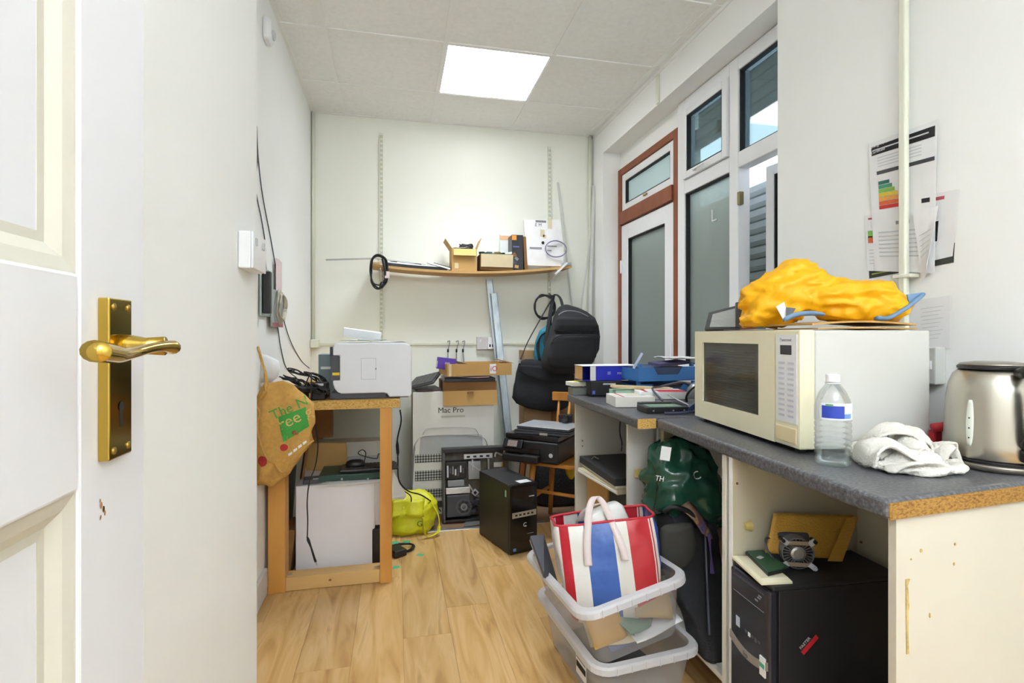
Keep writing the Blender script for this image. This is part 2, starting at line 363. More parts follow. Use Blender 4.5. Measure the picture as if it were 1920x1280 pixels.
# ================================================================ near door (door_1)
XD = -0.26; YF = 0.629; YH = -0.13
d1 = SE('door_1'); d1['label'] = 'white panelled door standing open in the left foreground'
def dpart(n, y0, y1, z0, z1, x0=XD-0.04, x1=XD, bev=0.003, m=GLOSSW): return MB().box(x0, x1, y0, y1, z0, z1).build(n, m, d1, bevel=bev)
dpart('stile', 0.51, YF, 0.008, 1.985); dpart('stile', YH, -0.01, 0.008, 1.985)
dpart('rail', -0.0095, 0.5095, 1.272-0.183, 1.272); dpart('rail', -0.0095, 0.5095, 1.865, 1.985); dpart('rail', -0.0095, 0.5095, 0.008, 0.22)
for z0, z1 in ((1.272, 1.865), (0.22, 1.089)):
    dpart('panel', 0.0, 0.5, z0, z1, XD-0.028, XD-0.014)
    f = MB()
    prof = [(-0.004, -0.002), (0.002, -0.003), (0.012, -0.006), (0.022, -0.013), (0.030, -0.0135), (0.030, -0.02), (-0.004, -0.02)]
    # mitred moulding around the panel opening
    loops = []
    for d_, x_ in prof:
        loops.append([Vector((XD+x_, -0.01+d_, z0+d_)), Vector((XD+x_, 0.51-d_, z0+d_)), Vector((XD+x_, 0.51-d_, z1-d_)), Vector((XD+x_, -0.01+d_, z1-d_))])
    f.loft(loops, closed=True); f.build('moulding', mat('gloss_moulding', '#cbc7b8', 0.45, var=0.02), d1)
yp0, yp1, zp0, zp1 = 0.5375, 0.5785, 1.107, 1.254
hd = MB().box(XD, XD+0.0095, yp0, yp1, zp0, zp1).build('door_handle', BRASS, d1, bevel=0.0012); hd['label'] = 'brass lever handle on keyhole backplate'
for y, z in ((0.545, 1.246), (0.571, 1.246), (0.545, 1.115), (0.571, 1.115)):
    s_ = MB().lathe([(0.0036, 0), (0.0034, 0.0012), (0.0012, 0.0022), (0.0001, 0.0023)], 12).xf(Matrix.Translation((XD+0.0092, y, z)) @ Matrix.Rotation(R_(90), 4, 'Y')).build('screw', mat('screw_brass', '#a08a4a', 0.35, 1.0), hd, smooth=True)
MB().prism(rrect(0.0045, 0.017, 0.001, 2, 0.5575, 1.1435), XD+0.0093, XD+0.0100, 'x').add([(XD+0.0101, 0.5575+0.0045*math.cos(k*math.pi/6), 1.154+0.0045*math.sin(k*math.pi/6)) for k in range(12)], [tuple(range(12))]).build('keyhole', INK, hd)
lv = MB()
lv.tube([(XD+0.0095, 0.558, 1.210), (XD+0.018, 0.558, 1.210), (XD+0.03, 0.558, 1.210), (XD+0.046, 0.558, 1.210)], [0.0115, 0.0105, 0.008, 0.009], 16)
pts = spl([(XD+0.048, 0.568, 1.2085), (XD+0.047, 0.552, 1.2095), (XD+0.045, 0.53, 1.2085), (XD+0.043, 0.505, 1.2055), (XD+0.0435, 0.48, 1.2045), (XD+0.045, 0.458, 1.2065), (XD+0.046, 0.440, 1.2085)], 5)
n_ = len(pts); rr = []
for k in range(n_):
    t = k/(n_-1)
    rr.append(0.0085 - 0.0030*math.sin(math.pi*min(1, t*1.35)) + 0.0018*max(0, t-0.6)*2.5)
lv.tube(pts, rr, 14, flat=0.8)
lv.build('lever', BRASS, hd, smooth=True)
st = MB()
for k in range(9):
    y = 0.545+random.uniform(-0.004, 0.006); z = 1.062+random.uniform(-0.008, 0.012); r = random.uniform(0.0008, 0.0022)
    st.add([(XD+0.0004, y+r*math.cos(a*1.05)*1.0, z+r*1.6*math.sin(a*1.05)) for a in range(6)], [tuple(range(6))])
st.build('paint_chip', mat('chip_brown', '#b98a5c', 0.8), d1)
# ================================================================ back door and window in the right wall
d2 = SE('door_2'); d2['label'] = 'white glazed back door in a brown frame with a fanlight above'
XI, XO = 1.70, 1.80
fr = MB().box(XI+0.01, XO, 2.955, 3.015, 0, 2.515).box(XI+0.01, XO, 3.805, 3.857, 0, 2.515).box(XI+0.01, XO, 3.015, 3.805, 2.465, 2.515).box(XI-0.005, XO, 3.015, 3.805, 2.075, 2.172)
fr.build('door_frame', BROWN, d2, bevel=0.003)
def framed(par, name, y0, y1, z0, z1, w, x0, x1, m=UPVC, gm=None, gname='pane', rot=None, w2=None):
    w2 = w2 or w
    f = MB().box(x0, x1, y0, y0+w, z0, z1).box(x0, x1, y1-w, y1, z0, z1).box(x0, x1, y0+w, y1-w, z0, z0+w2).box(x0, x1, y0+w, y1-w, z1-w, z1)
    # dark glazing gasket round the pane
    o = f.build(name, m, par, bevel=0.004)
    xm = (x0+x1)/2
    g = MB(); a, b, c_, d_ = y0+w, y1-w, z0+w2, z1-w; t = 0.007
    g.box(x0+0.004, xm, a, a+t, c_, d_).box(x0+0.004, xm, b-t, b, c_, d_).box(x0+0.004, xm, a+t, b-t, c_, c_+t).box(x0+0.004, xm, a+t, b-t, d_-t, d_)
    g.build('gasket', INK, o)
    if gm: MB().box(xm, xm+0.006, a, b, c_, d_).build(gname, gm, o)
    return o
CLEAR = glass('clear_glass', '#b9c6c6', 0.16, 0.01)
FROST = glass('frosted_glass', '#b4bfba', 0.16, 0.2, haze=0.55, hazecol='#dfe9e4', bump=0.5, bscale=60)
framed(d2, 'fanlight', 3.018, 3.802, 2.175, 2.462, 0.055, 1.72, 1.775, gm=FROST)
MB().box(1.708, 1.722, 3.38, 3.43, 2.205, 2.22).build('fanlight_catch', mat('tarnished_brass', '#a89660', 0.4, 0.8), d2, bevel=0.003)
framed(d2, 'door_leaf', 3.018, 3.802, 0.01, 2.068, 0.115, 1.715, 1.775, gm=FROST, w2=0.75)
MB().box(1.700, 1.716, 3.785, 3.80, 1.70, 1.80).build('hinge', UPVC, d2, bevel=0.003)
MB().box(1.705, 1.716, 3.035, 3.06, 0.98, 1.18).build('handle_plate', UPVC, d2, bevel=0.003)
w1 = SE('window_1'); w1['label'] = 'white window of four lights beside the back door'
f = MB()
for y0, y1 in ((1.936, 1.96), (2.364, 2.438), (2.875, 2.951)): f.box(1.705, 1.775, y0, y1, 0.98, 2.645)
for z0, z1 in ((0.98, 1.05), (2.075, 2.155), (2.575, 2.645)): f.box(1.7055, 1.7755, 1.96, 2.364, z0, z1).box(1.7055, 1.7755, 2.438, 2.875, z0, z1)
f.build('window_frame', UPVC, w1, bevel=0.004)
def pane(y0, y1, z0, z1, gm, par=w1):
    t = 0.007; g = MB().box(1.715, 1.74, y0, y0+t, z0, z1).box(1.715, 1.74, y1-t, y1, z0, z1).box(1.715, 1.74, y0, y1, z0, z0+t).box(1.715, 1.74, y0, y1, z1-t, z1)
    o = g.build('gasket', INK, par)
    MB().box(1.742, 1.748, y0, y1, z0, z1).build('pane', gm, par)
pane(1.96, 2.364, 2.155, 2.575, CLEAR)
pane(2.438, 2.875, 1.05, 2.075, FROST)
framed(w1, 'sash', 2.44, 2.873, 2.158, 2.573, 0.042, 1.69, 1.75, gm=CLEAR)
sh = MB().box(1.674, 1.69, 2.72, 2.735, 2.17, 2.185).box(1.668, 1.678, 2.62, 2.735, 2.172, 2.183)
sh.build('window_handle', UPVC, w1, bevel=0.004)
# outward opening casement
cs = framed(w1, 'casement', -0.375, 0.0, 1.07, 2.06, 0.05, -0.03, 0.03, gm=FROST)
cs.location = (1.83, 2.285, 0); cs.rotation_euler = (0, 0, R_(8))
MB().box(-0.055, -0.031, -0.03, -0.018, 1.36, 1.45).box(-0.062, -0.05, -0.045, 0.03, 1.40, 1.425).build('casement_handle', UPVC, cs, bevel=0.005)
MB().box(1.70, 1.725, 2.345, 2.366, 1.885, 1.95).build('hinge', mat('tarnished_hinge', '#8d8460', 0.4, 0.8), w1, bevel=0.002)
MB().box(1.741, 1.7415, 2.555, 2.60, 2.34, 2.41).build('sticker', mat('sticker_pale', '#d8c6bc', 0.7), w1)
MB().box(1.7405, 1.7415, 2.64, 2.648, 1.86, 1.93).box(1.7405, 1.7415, 2.60, 2.64, 1.86, 1.868).build('pane_mark', PAPER, w1)
struct(MB().box(1.60, XW, 1.94, 2.952, 0.955, 0.982).build('trim_6', UPVC, None, bevel=0.004))
# outside: slatted security shutter below a gap of daylight, boarded eave above
SLAT = mat('shutter_slat', '#b4bab8', 0.5, var=0.12, scale=5)
rs = T('roller_shutter', 'grey slatted roller shutter outside the window and back door', 'shutter', (2.0, 0, 0))
prof = [(0.0, 0.0), (-0.012, 0.006), (-0.018, 0.03), (-0.012, 0.064), (0.0, 0.072), (0.006, 0.064), (0.0, 0.03), (0.004, 0.008)]
sl0 = None
for k in range(28):
    if sl0 is None:
        sl0 = o = MB().prism([(a, b) for a, b in prof], 1.75, 4.05, 'y').build('slat', SLAT, rs)
    else:
        o = bpy.data.objects.new('slat', sl0.data); COL.objects.link(o); o.parent = rs
    o.location = (0, 0, 0.10+k*0.0705)
sp = T('upper_shutter', 'dark slatted shutter panel above the daylight gap outside the window', 'shutter', (2.05, 0, 0))
for k in range(9):
    o = bpy.data.objects.new('slat', sl0.data); COL.objects.link(o); o.parent = sp; o.location = (0, 0, 2.50+k*0.0705)
struct(MB().box(1.8, 2.6, 1.6, 4.2, 3.1, 3.16).box(1.86, 2.6, 1.64, 1.70, 0, 3.1).box(1.86, 2.6, 4.12, 4.18, 0, 3.1).box(1.8, 2.6, 1.6, 4.2, -0.06, -0.002).build('wall_outside', mat('render_grey', '#9a9c98', 0.9)))
# ================================================================ helpers for things built in world coordinates
def TW(name, label, cat, loc, group=None):
    o = T(name, label, cat, loc, 0, group); o['_w'] = 1; return o
_b0 = MB.build
def _build(s, name, m, parent=None, **k):
    o = _b0(s, name, m, parent, **k)
    if parent is not None and parent.type == 'EMPTY' and '_w' in parent.keys():
        o.matrix_parent_inverse = Matrix.Translation(-parent.location)
    return o
MB.build = _build
_t0 = text
def text(name, body, size, m, parent, loc, *a, **k):
    o = _t0(name, body, size, m, parent, loc, *a, **k)
    if parent is not None and parent.type == 'EMPTY' and '_w' in parent.keys():
        o.matrix_parent_inverse = Matrix.Translation(-parent.location)
    return o
def wrap(o, target, axis='y', off=0.0012):
    m = o.modifiers.new('wrap', 'SHRINKWRAP'); m.target = target; m.wrap_method = 'PROJECT'; m.offset = off
    m.use_project_x = axis == 'x'; m.use_project_y = axis == 'y'; m.use_project_z = axis == 'z'
    m.use_negative_direction = True; m.use_positive_direction = True; return o
def cable(name, pts, r, label, m=BLK, n=8, cat='cable', group=None):
    return tag(MB().tube(spl(pts, n), r, 6).build(name, m, None, smooth=True), label, cat, group)
def sheet(x0, x1, y0, y1, z, amp=0.003, seed=0, t=0.0006, rz=0, cx=None, cy=None):
    cx = (x0+x1)/2 if cx is None else cx; cy = (y0+y1)/2 if cy is None else cy
    m = MB()
    def fn(a, b, zz=0):
        q = Vector((x0+(x1-x0)*a-cx, y0+(y1-y0)*b-cy, 0)); q.rotate(Euler((0,0,R_(rz))))
        h = noise.noise(Vector((a*2.2+seed*7.3, b*2.2+seed, 0.5)))*amp + amp
        return Vector((q.x+cx, q.y+cy, z+h))
    return m.grid(fn, 8, 8)
# ================================================================ things on the left wall
mo = TW('motion_sensor', 'small white motion sensor high on the left wall', 'sensor', (XL, 2.69, 2.66))
MB().loft([[Vector((XL+d, 2.69+a*w, 2.665+b*h)) for a, b in rrect(2, 2, 0.5, 4)] for d, w, h in ((0.001, .05, .055), (0.022, .05, .055), (0.035, .035, .045))]).build('body', UPVC, mo, smooth=False, bevel=0.003)
MB().loft([[Vector((XL+0.03+d, 2.69+a*w, 2.65+b*h)) for a, b in rrect(2, 2, 0.9, 5)] for d, w, h in ((0, .03, .025), (0.012, .024, .02), (0.017, .012, .01))]).build('lens', LGREY, mo, smooth=True)
sw = TW('wall_switch_box', 'white surface mounted double socket box on the entry wall', 'socket', (XE, 1.59, 1.41))
MB().box(XE, XE+0.032, 1.52, 1.664, 1.40, 1.50).build('pattress', UPVC, sw, bevel=0.004)
MB().box(XE+0.0322, XE+0.038, 1.52, 1.664, 1.40, 1.50).build('faceplate', UPVC, sw, bevel=0.003)
for y in (1.55, 1.63): MB().box(XE+0.0382, XE+0.041, y-0.008, y+0.008, 1.465, 1.485).build('rocker_switch', LGREY, sw, bevel=0.001)
# two thin cables down the left wall
def wl(u, v, d=0.006):
    q = P(u, v, x=XL+d); return q
cable('wall_cable', [wl(479,234), wl(483,290), wl(479,350), wl(490,410), wl(497,455), wl(498,495), wl(505,560), wl(520,610), wl(526,650), wl(537,690), wl(556,708,0.05)], 0.003, 'thin dark cable hanging down the left wall behind the blister packs', mat('cable_grey', '#55585c', 0.5))
cable('wall_cable', [wl(481,236), wl(484,295), wl(492,365), wl(508,450), wl(520,520), wl(530,590), wl(545,640), wl(565,676), wl(580,690,0.06)], 0.003, 'thin dark cable hanging to the right of the blister packs', mat('cable_grey', '#55585c', 0.5))
# blister packs on a nail
bp = TW('blister_pack', 'black and silver hanging product pack on the left wall', 'package', (XL, 2.62, 1.33))
a = wl(488, 500); b = wl(513, 540); z1, z0 = a.z, P(488, 592, x=XL).z
MB().box(XL+0.004, XL+0.014, 2.56, 2.80, z0, z1).build('backing_card', mat('pack_silver', '#9fb0aa', 0.35, 0.2), bp, bevel=0.002)
MB().box(XL+0.0145, XL+0.05, 2.565, 2.60, z0+0.01, z1-0.02).build('blister', BLK, bp, bevel=0.006)
cp = TW('cable_pack', 'pack with a coiled beige cable hanging below the silver pack', 'package', (XL, 2.83, 1.22))
MB().box(XL+0.016, XL+0.024, 2.72, 2.98, P(500,612,x=XL).z, P(500,540,x=XL).z).build('backing_card', mat('pack_grey', '#a8b0ae', 0.5), cp, bevel=0.002)
MB().box(XL+0.0245, XL+0.026, 2.73, 2.96, P(500,612,x=XL).z, P(500,604,x=XL).z).build('red_band', mat('pink_red', '#b06a70', 0.6), cp)
cz = P(512, 572, x=XL+0.04).z
for k in range(5):
    ry, rz = 0.075+0.012*math.sin(k*2.1), 0.088-0.006*k
    MB().tube([(XL+0.034+0.004*k+0.003*math.sin(3*t*0.314), 2.85+ry*math.cos(t*0.314), cz+rz*math.sin(t*0.314)) for t in range(20)], 0.0038, 6, closed=True).build('cable_loop', mat('cable_beige', '#c9c2ae', 0.5), cp, smooth=True)
tag(MB().grid(lambda a_, b_: Vector((XL+0.017+0.004*math.sin(a_*5), 2.84+0.16*a_, 1.41+0.2*b_)), 5, 5).build('paper_slip', mat('pink_paper', '#e8d2d2', 0.7), None, solid=0.001), 'pale pink paper slip behind the cable pack', 'paper')
# ================================================================ jute bag
JUTE = mat('jute_cloth', '#c79a4e', 0.85, var=0.10, scale=60, bump=0.2, bscale=260)
rows = [(716,494,530,.012),(724,489,545,.022),(742,482,572,.034),(762,480,587,.042),(800,480,590,.05),(832,480,588,.056),(858,480,566,.06),(882,480,548,.058),(900,481,530,.048),(911,485,514,.02)]
jb = TW('jute_shopping_bag', 'tan jute shopping bag with green print and red ladybirds', 'bag', P(530, 912, y=2.53))
YJ = 2.535
rings = []
for i_, (v, a, b, t) in enumerate(rows):
    p, q = P(a, v, y=YJ), P(b, v, y=YJ); cx, rx = (p.x+q.x)/2, (q.x-p.x)/2
    n = 56; ring = []
    for k in range(n):
        an = 2*math.pi*k/n; ca, sa = math.cos(an), math.sin(an)
        x = rx*math.copysign(abs(ca)**0.85, ca); y = t*math.copysign(abs(sa)**0.7, sa)
        # vertical folds on the front
        fold = 0.010*math.sin(x*55+i_*0.9)*(1 if sa < 0 else 0.3)
        ring.append(Vector((cx+x, YJ+y+fold, p.z+0.006*math.sin(x*30+i_))))
    rings.append(ring)
fine = []
for i_ in range(len(rings)-1):
    for k in range(4): fine.append([rings[i_][j].lerp(rings[i_+1][j], k/4) for j in range(56)])
fine.append(rings[-1])
body = MB().loft(fine).jitter(0.008, 9, 3).crease(0.010, 8, 4).build('bag_body', JUTE, jb, smooth=True)
s1 = spl([P(500,720,y=YJ), P(497,700,y=YJ-0.01), P(490,670,y=YJ), P(484,650,y=YJ+0.01)], 5)
MB().tube(s1, 0.011, 8, flat=0.35).build('handle', JUTE, jb, smooth=True)
s2 = spl([P(489,748,y=YJ-0.03), P(497,735,y=YJ-0.05), P(499,705,y=YJ-0.03), P(489,672,y=YJ), P(484,652,y=YJ+0.01)], 5)
MB().tube(s2, 0.010, 8, flat=0.35).build('handle', JUTE, jb, smooth=True)
MB().tube(spl([P(481,762,y=YJ-0.06), P(487,775,y=YJ-0.065), P(482,800,y=YJ-0.07), P(488,830,y=YJ-0.075), P(502,860,y=YJ-0.075), P(515,868,y=YJ-0.07)], 5), 0.004, 6).build('side_seam', JUTE, jb, smooth=True)
MB().tube(spl([P(515,868,y=YJ-0.07), P(530,886,y=YJ-0.075), P(545,866,y=YJ-0.065), P(575,836,y=YJ-0.06), P(588,826,y=YJ-0.03)], 6), 0.004, 6).build('base_seam', JUTE, jb, smooth=True)
yd = YJ-0.075
def quadgrid(c4, n=10):     # corners in pixels: tl, tr, br, bl
    q = [P(u, v, y=yd) for u, v in c4]
    return MB().grid(lambda a_, b_: q[0].lerp(q[1], a_).lerp(q[3].lerp(q[2], a_), b_), n, n)
g = wrap(quadgrid([(518,784),(570,765),(577,802),(530,830)], 14).build('green_print', GREENP, jb), body)
JP = mat('jute_print', '#d9b26a', 0.85)
def jtext(body_, size, m, u, v, rz):
    o = text('lettering', body_, size, m, jb, P(u, v, y=yd), rot=(90, -rz, 0), ext=0.0)
    return wrap(o, body, 'z', 0.002)
jtext('The N', 0.062, GREENP, 508, 790, 24)
jtext('ree g', 0.072, JP, 524, 808, 24)
for u, v, r in ((489, 867, 0.022), (531, 840, 0.016), (552, 812, 0.013)):
    q = P(u, v, y=yd); m = MB()
    m.grid(lambda a_, b_: Vector((q.x+r*b_*math.cos(a_*2*math.pi), q.y, q.z+r*b_*math.sin(a_*2*math.pi))), 16, 3)
    wrap(m.build('ladybird_print', mat('ladybird_red', '#b02a2c', 0.7), jb), body)
for k in range(4):
    q = [(538+9*k, 853-7*k), (545+9*k, 849-7*k), (546+9*k, 853-7*k), (539+9*k, 858-7*k)]
    wrap(quadgrid(q, 3).build('small_print', PAPER, jb), body)
pbag = []
for v, a, b, t in ((664,487,500,.006),(676,484,520,.015),(690,482,528,.02),(706,484,520,.012),(716,490,510,.004)):
    p, q = P(a, v, y=2.62), P(b, v, y=2.62); pbag.append(sring((p.x+q.x)/2, 2.62, p.z, (q.x-p.x)/2, t, 2.4, 28))
tag(MB().loft(pbag).jitter(0.008, 25, 2).build('plastic_bag', mat('white_polythene', '#e6e8ea', 0.35), None, smooth=True), 'crumpled white plastic bag hanging behind the jute bag', 'bag')
# ================================================================ timber bench
tb = TW('timber_workbench', 'rough timber bench with chipboard top against the left wall', 'workbench', (-0.3, 2.9, 0))
MB().box(-0.600, 0.021, 2.655, 4.07, 0.862, 0.904).build('chipboard_top', CHIP, tb, bevel=0.002)
MB().box(-0.588, -0.512, 2.662, 2.752, 0, 0.862).build('leg', PINE, tb, bevel=0.002)
MB().box(-0.076, -0.018, 2.660, 2.712, 0, 0.862).build('leg', PINE, tb, bevel=0.002)
MB().box(-0.588, -0.518, 3.98, 4.05, 0, 0.862).build('leg', PINE, tb, bevel=0.002)
MB().box(-0.512, -0.076, 2.672, 2.752, 0.002, 0.066).build('bottom_rail', PINEX, tb, bevel=0.002)
for x in (-0.50, -0.09): MB().ob((x, 2.70, 0.0675), (0.028, 0.010, 0.0025), (0, 0, 10)).build('nail_plate', ALU, tb)
MB().prism([(-0.31+0.007*math.cos(k*math.pi/4), 0.036+0.006*math.sin(k*math.pi/4)) for k in range(8)], 2.6715, 2.673, 'y').build('wood_knot', CARDD, tb)
# ================================================================ laser printer
pr = TW('laser_printer', 'white laser printer with dark grey front standing on the timber bench', 'printer', (-0.15, 2.9, 0.904))
yp, yq = 2.70, 3.06
x0, x1, zt, zb = RY(622, 772, 643, 747, yp)
H = zt-zb; Wd = x1-x0
def pz(v): return P(690, v, y=yp).z
def px(u): return P(u, 700, y=yp).x
body = [(px(640), pz(737)), (px(633), pz(734)), (px(627), pz(727)), (px(624), pz(718)), (px(624), pz(712)), (px(637), pz(712)), (px(637), pz(666)), (px(624), pz(666)), (px(624), pz(650)), (px(626), pz(645)), (px(632), pz(643)),
        (px(760), pz(643)), (px(768), pz(646)), (px(772), pz(655)), (px(772), pz(740)), (px(769), pz(745)), (px(730), pz(745)), (px(726), pz(739)), (px(720), pz(737))]
MB().prism(body, yp, yq, 'y').build('body', PRW, pr, bevel=0.006, seg=3)
MB().box(px(620), px(636.5), yp+0.004, yq-0.004, pz(711.5), pz(666.5)).build('front_panel', DGREY, pr, bevel=0.002)
MB().box(px(623), px(636.6), yp+0.002, yp+0.004, pz(702.5), pz(697.5)).build('yellow_tab', YEL, pr)
MB().box(px(618), px(724), yp+0.008, yq-0.01, zb+0.0005, pz(736)).build('base_tray', DGREY, pr, bevel=0.002)
MB().box(px(724.5), px(766), yp+0.02, yq-0.02, zb+0.0005, pz(744)).build('rear_foot', DGREY, pr)
dx0, dx1, dz1, dz0 = px(677), px(705), pz(671), pz(711)
f = MB()
for a, b, c_, d_ in ((dx0, dx1, dz1-0.001, dz1), (dx0, dx1, dz0, dz0+0.001), (dx0, dx0+0.001, dz0, dz1), (dx1-0.001, dx1, dz0, dz1)): f.box(a, b, yp-0.0006, yp, c_, d_)
f.box(dx1-0.003, dx1+0.002, yp-0.0008, yp, (dz0+dz1)/2-0.006, (dz0+dz1)/2+0.004)
f.build('side_hatch', MGREY, pr)
MB().box(px(617), px(622), yp+0.03, yq-0.03, pz(668), pz(650)).build('display_pod', DGREY, pr, bevel=0.002)
zt2 = pz(643)
tag(sheet(px(690), px(768), 2.76, 2.98, zt2+0.001, 0.004, 1, rz=8).build('paper_sheet', PAPER, None, solid=0.0008), 'white paper sheet lying on the right of the laser printer', 'paper')
tag(sheet(px(640), px(700), 2.75, 2.95, zt2+0.010, 0.005, 2, rz=-12).build('paper_sheet', PAPER, None, solid=0.0008), 'white paper sheet lying on the left of the laser printer', 'paper')
tag(sheet(px(665), px(722), 2.80, 2.96, zt2+0.012, 0.003, 3, rz=5).build('leaflet', mat('mint', '#9fd6bb', 0.6), None, solid=0.001), 'mint green leaflet between the papers on the laser printer', 'leaflet')
tag(MB().ob((px(672), 3.02, zt2+0.045), (0.20, 0.012, 0.05), (28, 8, 0)).build('open_booklet', PAPER, None, bevel=0.001), 'white booklet propped up behind the laser printer', 'booklet')
# ================================================================ clutter on the bench left of the printer
zt = 0.904
tag(MB().box(-0.545, -0.43, 2.70, 2.84, zt+0.0005, zt+0.028).build('set_top_box', BLK, None, bevel=0.004), 'flat black box lowest in the cable heap on the bench', 'router')
rt = TW('network_router', 'black router with white label standing in the cable heap', 'router', (-0.45, 2.80, zt+0.03))
MB().ob((-0.455, 2.78, zt+0.05), (0.13, 0.10, 0.038), (0, 0, 12)).build('body', BLK, rt, bevel=0.006)
MB().ob((-0.43, 2.727, zt+0.06), (0.035, 0.002, 0.012), (0, 0, 12)).build('label_sticker', PAPER, rt)
ad = TW('power_adapter', 'black mains adapter with white label beside the laser printer', 'adapter', (-0.375, 2.76, zt+0.03))
MB().ob((-0.37, 2.78, zt+0.062), (0.075, 0.06, 0.036), (4, 0, -8)).build('body', BLK, ad, bevel=0.006)
MB().ob((-0.372, 2.747, zt+0.072), (0.045, 0.002, 0.011), (0, 0, -8)).build('label_sticker', PAPER, ad)
tag(MB().box(-0.40, -0.335, 2.70, 2.90, zt+0.0005, zt+0.042).build('power_strip', BLK, None, bevel=0.006), 'short black power strip tucked beside the printer base', 'power strip')
bx2 = TW('blue_grey_carton', 'small blue grey carton behind the cable heap on the bench', 'box', (-0.40, 3.05, zt))
c0 = P(597, 690, y=3.06); c1 = P(626, 664, y=3.06)
MB().box(c0.x, c1.x+0.02, 3.06, 3.20, zt+0.0005, c1.z).build('carton', mat('blue_grey_card', '#7e8f98', 0.6), bx2, bevel=0.002)
MB().box(c0.x+0.012, c1.x, 3.0592, 3.0598, P(610,692,y=3.06).z, P(610,687,y=3.06).z).build('white_band', PAPER, bx2)
random.seed(11)
def loopcable(name, cx, cy, cz, rx, rz, label, seed, turns=2.3, r=0.0032, m=BLK, lay=False):
    rnd = random.Random(seed); pts = []
    for k in range(int(turns*10)):
        a = k*0.628; q = 1 + rnd.uniform(-.22, .22)
        if lay: pts.append((cx+rx*q*math.cos(a), cy+rz*q*math.sin(a), cz+0.004+0.0035*(k/10)+rnd.uniform(0, .006)))
        else: pts.append((cx+rx*q*math.cos(a), cy+rnd.uniform(-.02, .02), cz+abs(rz*q*math.sin(a*0.5))))
    return cable(name, pts, r, label, m)
loopcable('cable_coil', -0.47, 2.74, zt+0.065, 0.055, 0.05, 'black cable looped up over the router on the bench', 1)
loopcable('cable_coil', -0.40, 2.83, zt+0.075, 0.05, 0.055, 'black cable looped above the mains adapter on the bench', 2)
loopcable('cable_coil', -0.39, 2.72, zt+0.045, 0.05, 0.02, 'black cable bundle against the laser printer front', 3, 3)
loopcable('cable_coil', -0.51, 2.70, zt+0.03, 0.05, 0.03, 'black cable bundle above the jute bag on the bench', 4, 3)
for k, (x, y, h, rx, rz_, lb) in enumerate(((-0.46, 2.80, .085, .07, .06, 'tall black cable loop rising at the back of the heap'), (-0.36, 2.69, .03, .035, .05, 'black cable loop touching the printer front panel'), (-0.50, 2.76, .06, .045, .045, 'black cable loop nearest the left wall'), (-0.42, 2.69, .035, .06, .035, 'tangled black cable at the front of the heap'))):
    loopcable('cable_coil', x, y, zt+h, rx, rz_, lb, 20+k, 3.2, 0.0035)
tag(MB().ob((-0.50, 2.735, zt+0.048), (0.07, 0.05, 0.035), (5, 8, 24)).build('plug_adapter', BLK, None, bevel=.006), 'black plug adapter at the left of the cable heap', 'adapter')
# cable dropping from the bench to a plug in front of the white cabinet
yk = 2.63
dc = TW('hanging_plug_cable', 'black cable with a small plug hanging in front of the white cabinet', 'cable', P(592, 1057, y=2.64))
MB().tube(spl([(-0.43, 2.70, zt+0.07), P(583,700,y=2.66), P(583,735,y=2.648), P(584,765,y=2.645)] + [P(u, v, y=2.64) for u, v in ((592,800),(596,832),(592,870),(580,905),(576,940),(577,975),(576,1008))], 6), 0.003, 6).build('cord', BLK, dc, smooth=True)
MB().tube([P(576,1006,y=2.64), P(578,1012,y=2.64), P(583,1025,y=2.64), P(590,1048,y=2.64), P(592,1053,y=2.64)], [0.003, 0.007, 0.004, 0.0055, 0.0055], 8).build('plug', BLK, dc, smooth=True)
MB().tube([P(592,1053,y=2.64), P(594,1059,y=2.64)], 0.003, 8).build('plug_tip', ALU, dc, smooth=True)
# ================================================================ under the bench
x0, x1, zt_, zb_ = RY(554, 716, 907, 1075, 2.82)
wc = TW('white_cabinet_case', 'white box-shaped appliance with rounded black cutout under the bench', 'appliance', ((x0+x1)/2, 3.0, 0))
MB().box(x0, x1-0.035, 2.82, 3.22, 0.004, zt_).box(x1-0.035, x1, 2.82, 3.22, P(700,985,y=2.82).z, zt_).build('body', mat('appliance_white', '#e9e7ea', 0.35, var=0.01), wc, bevel=0.005)
ck = P(697, 990, y=2.82)
MB().box(ck.x, x1-0.001, 2.815, 3.2, 0.004, ck.z).build('black_cutout', BLK, wc, bevel=0.012, seg=3)
ztop = zt_+0.0008
tag(sheet(x0+0.12, x1-0.01, 2.79, 3.0, ztop, 0.004, 5, rz=2).build('paper_pile', PAPER, None, solid=0.002), 'loose papers beneath the green metal box under the bench', 'paper')
g0, g1, gz1, gz0 = RY(597, 716, 889, 906, 2.84)
gb = TW('green_metal_box', 'flat dark green metal box on the white appliance', 'box', ((g0+g1)/2, 2.95, ztop+0.01))
MB().box(g0, g1, 2.84, 3.05, ztop+0.0105, gz1).build('body', mat('dark_green_paint', '#2c4a40', 0.45), gb, bevel=0.003)
for u in (641, 690): MB().ob(P(u, 898, y=2.8395), (0.010, 0.002, 0.010)).build('screw_cap', ALU, gb, bevel=0.001)
k0 = gz1+0.001
def keyboard(name, label, loc, rz, w, d, m, rot=None, cols=14, rws=5):
    t = T(name, label, 'keyboard', loc, rz, rot=rot)
    MB().box(-w/2, w/2, -d/2, d/2, 0.001, 0.016).build('case', m, t, bevel=0.004)
    kw = (w-0.02)/cols; kd = (d-0.02)/rws; first = None
    for i_ in range(cols):
        for j in range(rws):
            if first is None:
                first = o = MB().box(-kw*.44, kw*.44, -kd*.42, kd*.42, 0, 0.006).build('key', m, t)
            else:
                o = bpy.data.objects.new('key', first.data); COL.objects.link(o); o.parent = t
            o.location = (-w/2+0.01+kw*(i_+.5), -d/2+0.01+kd*(j+.5), 0.0165)
    return t
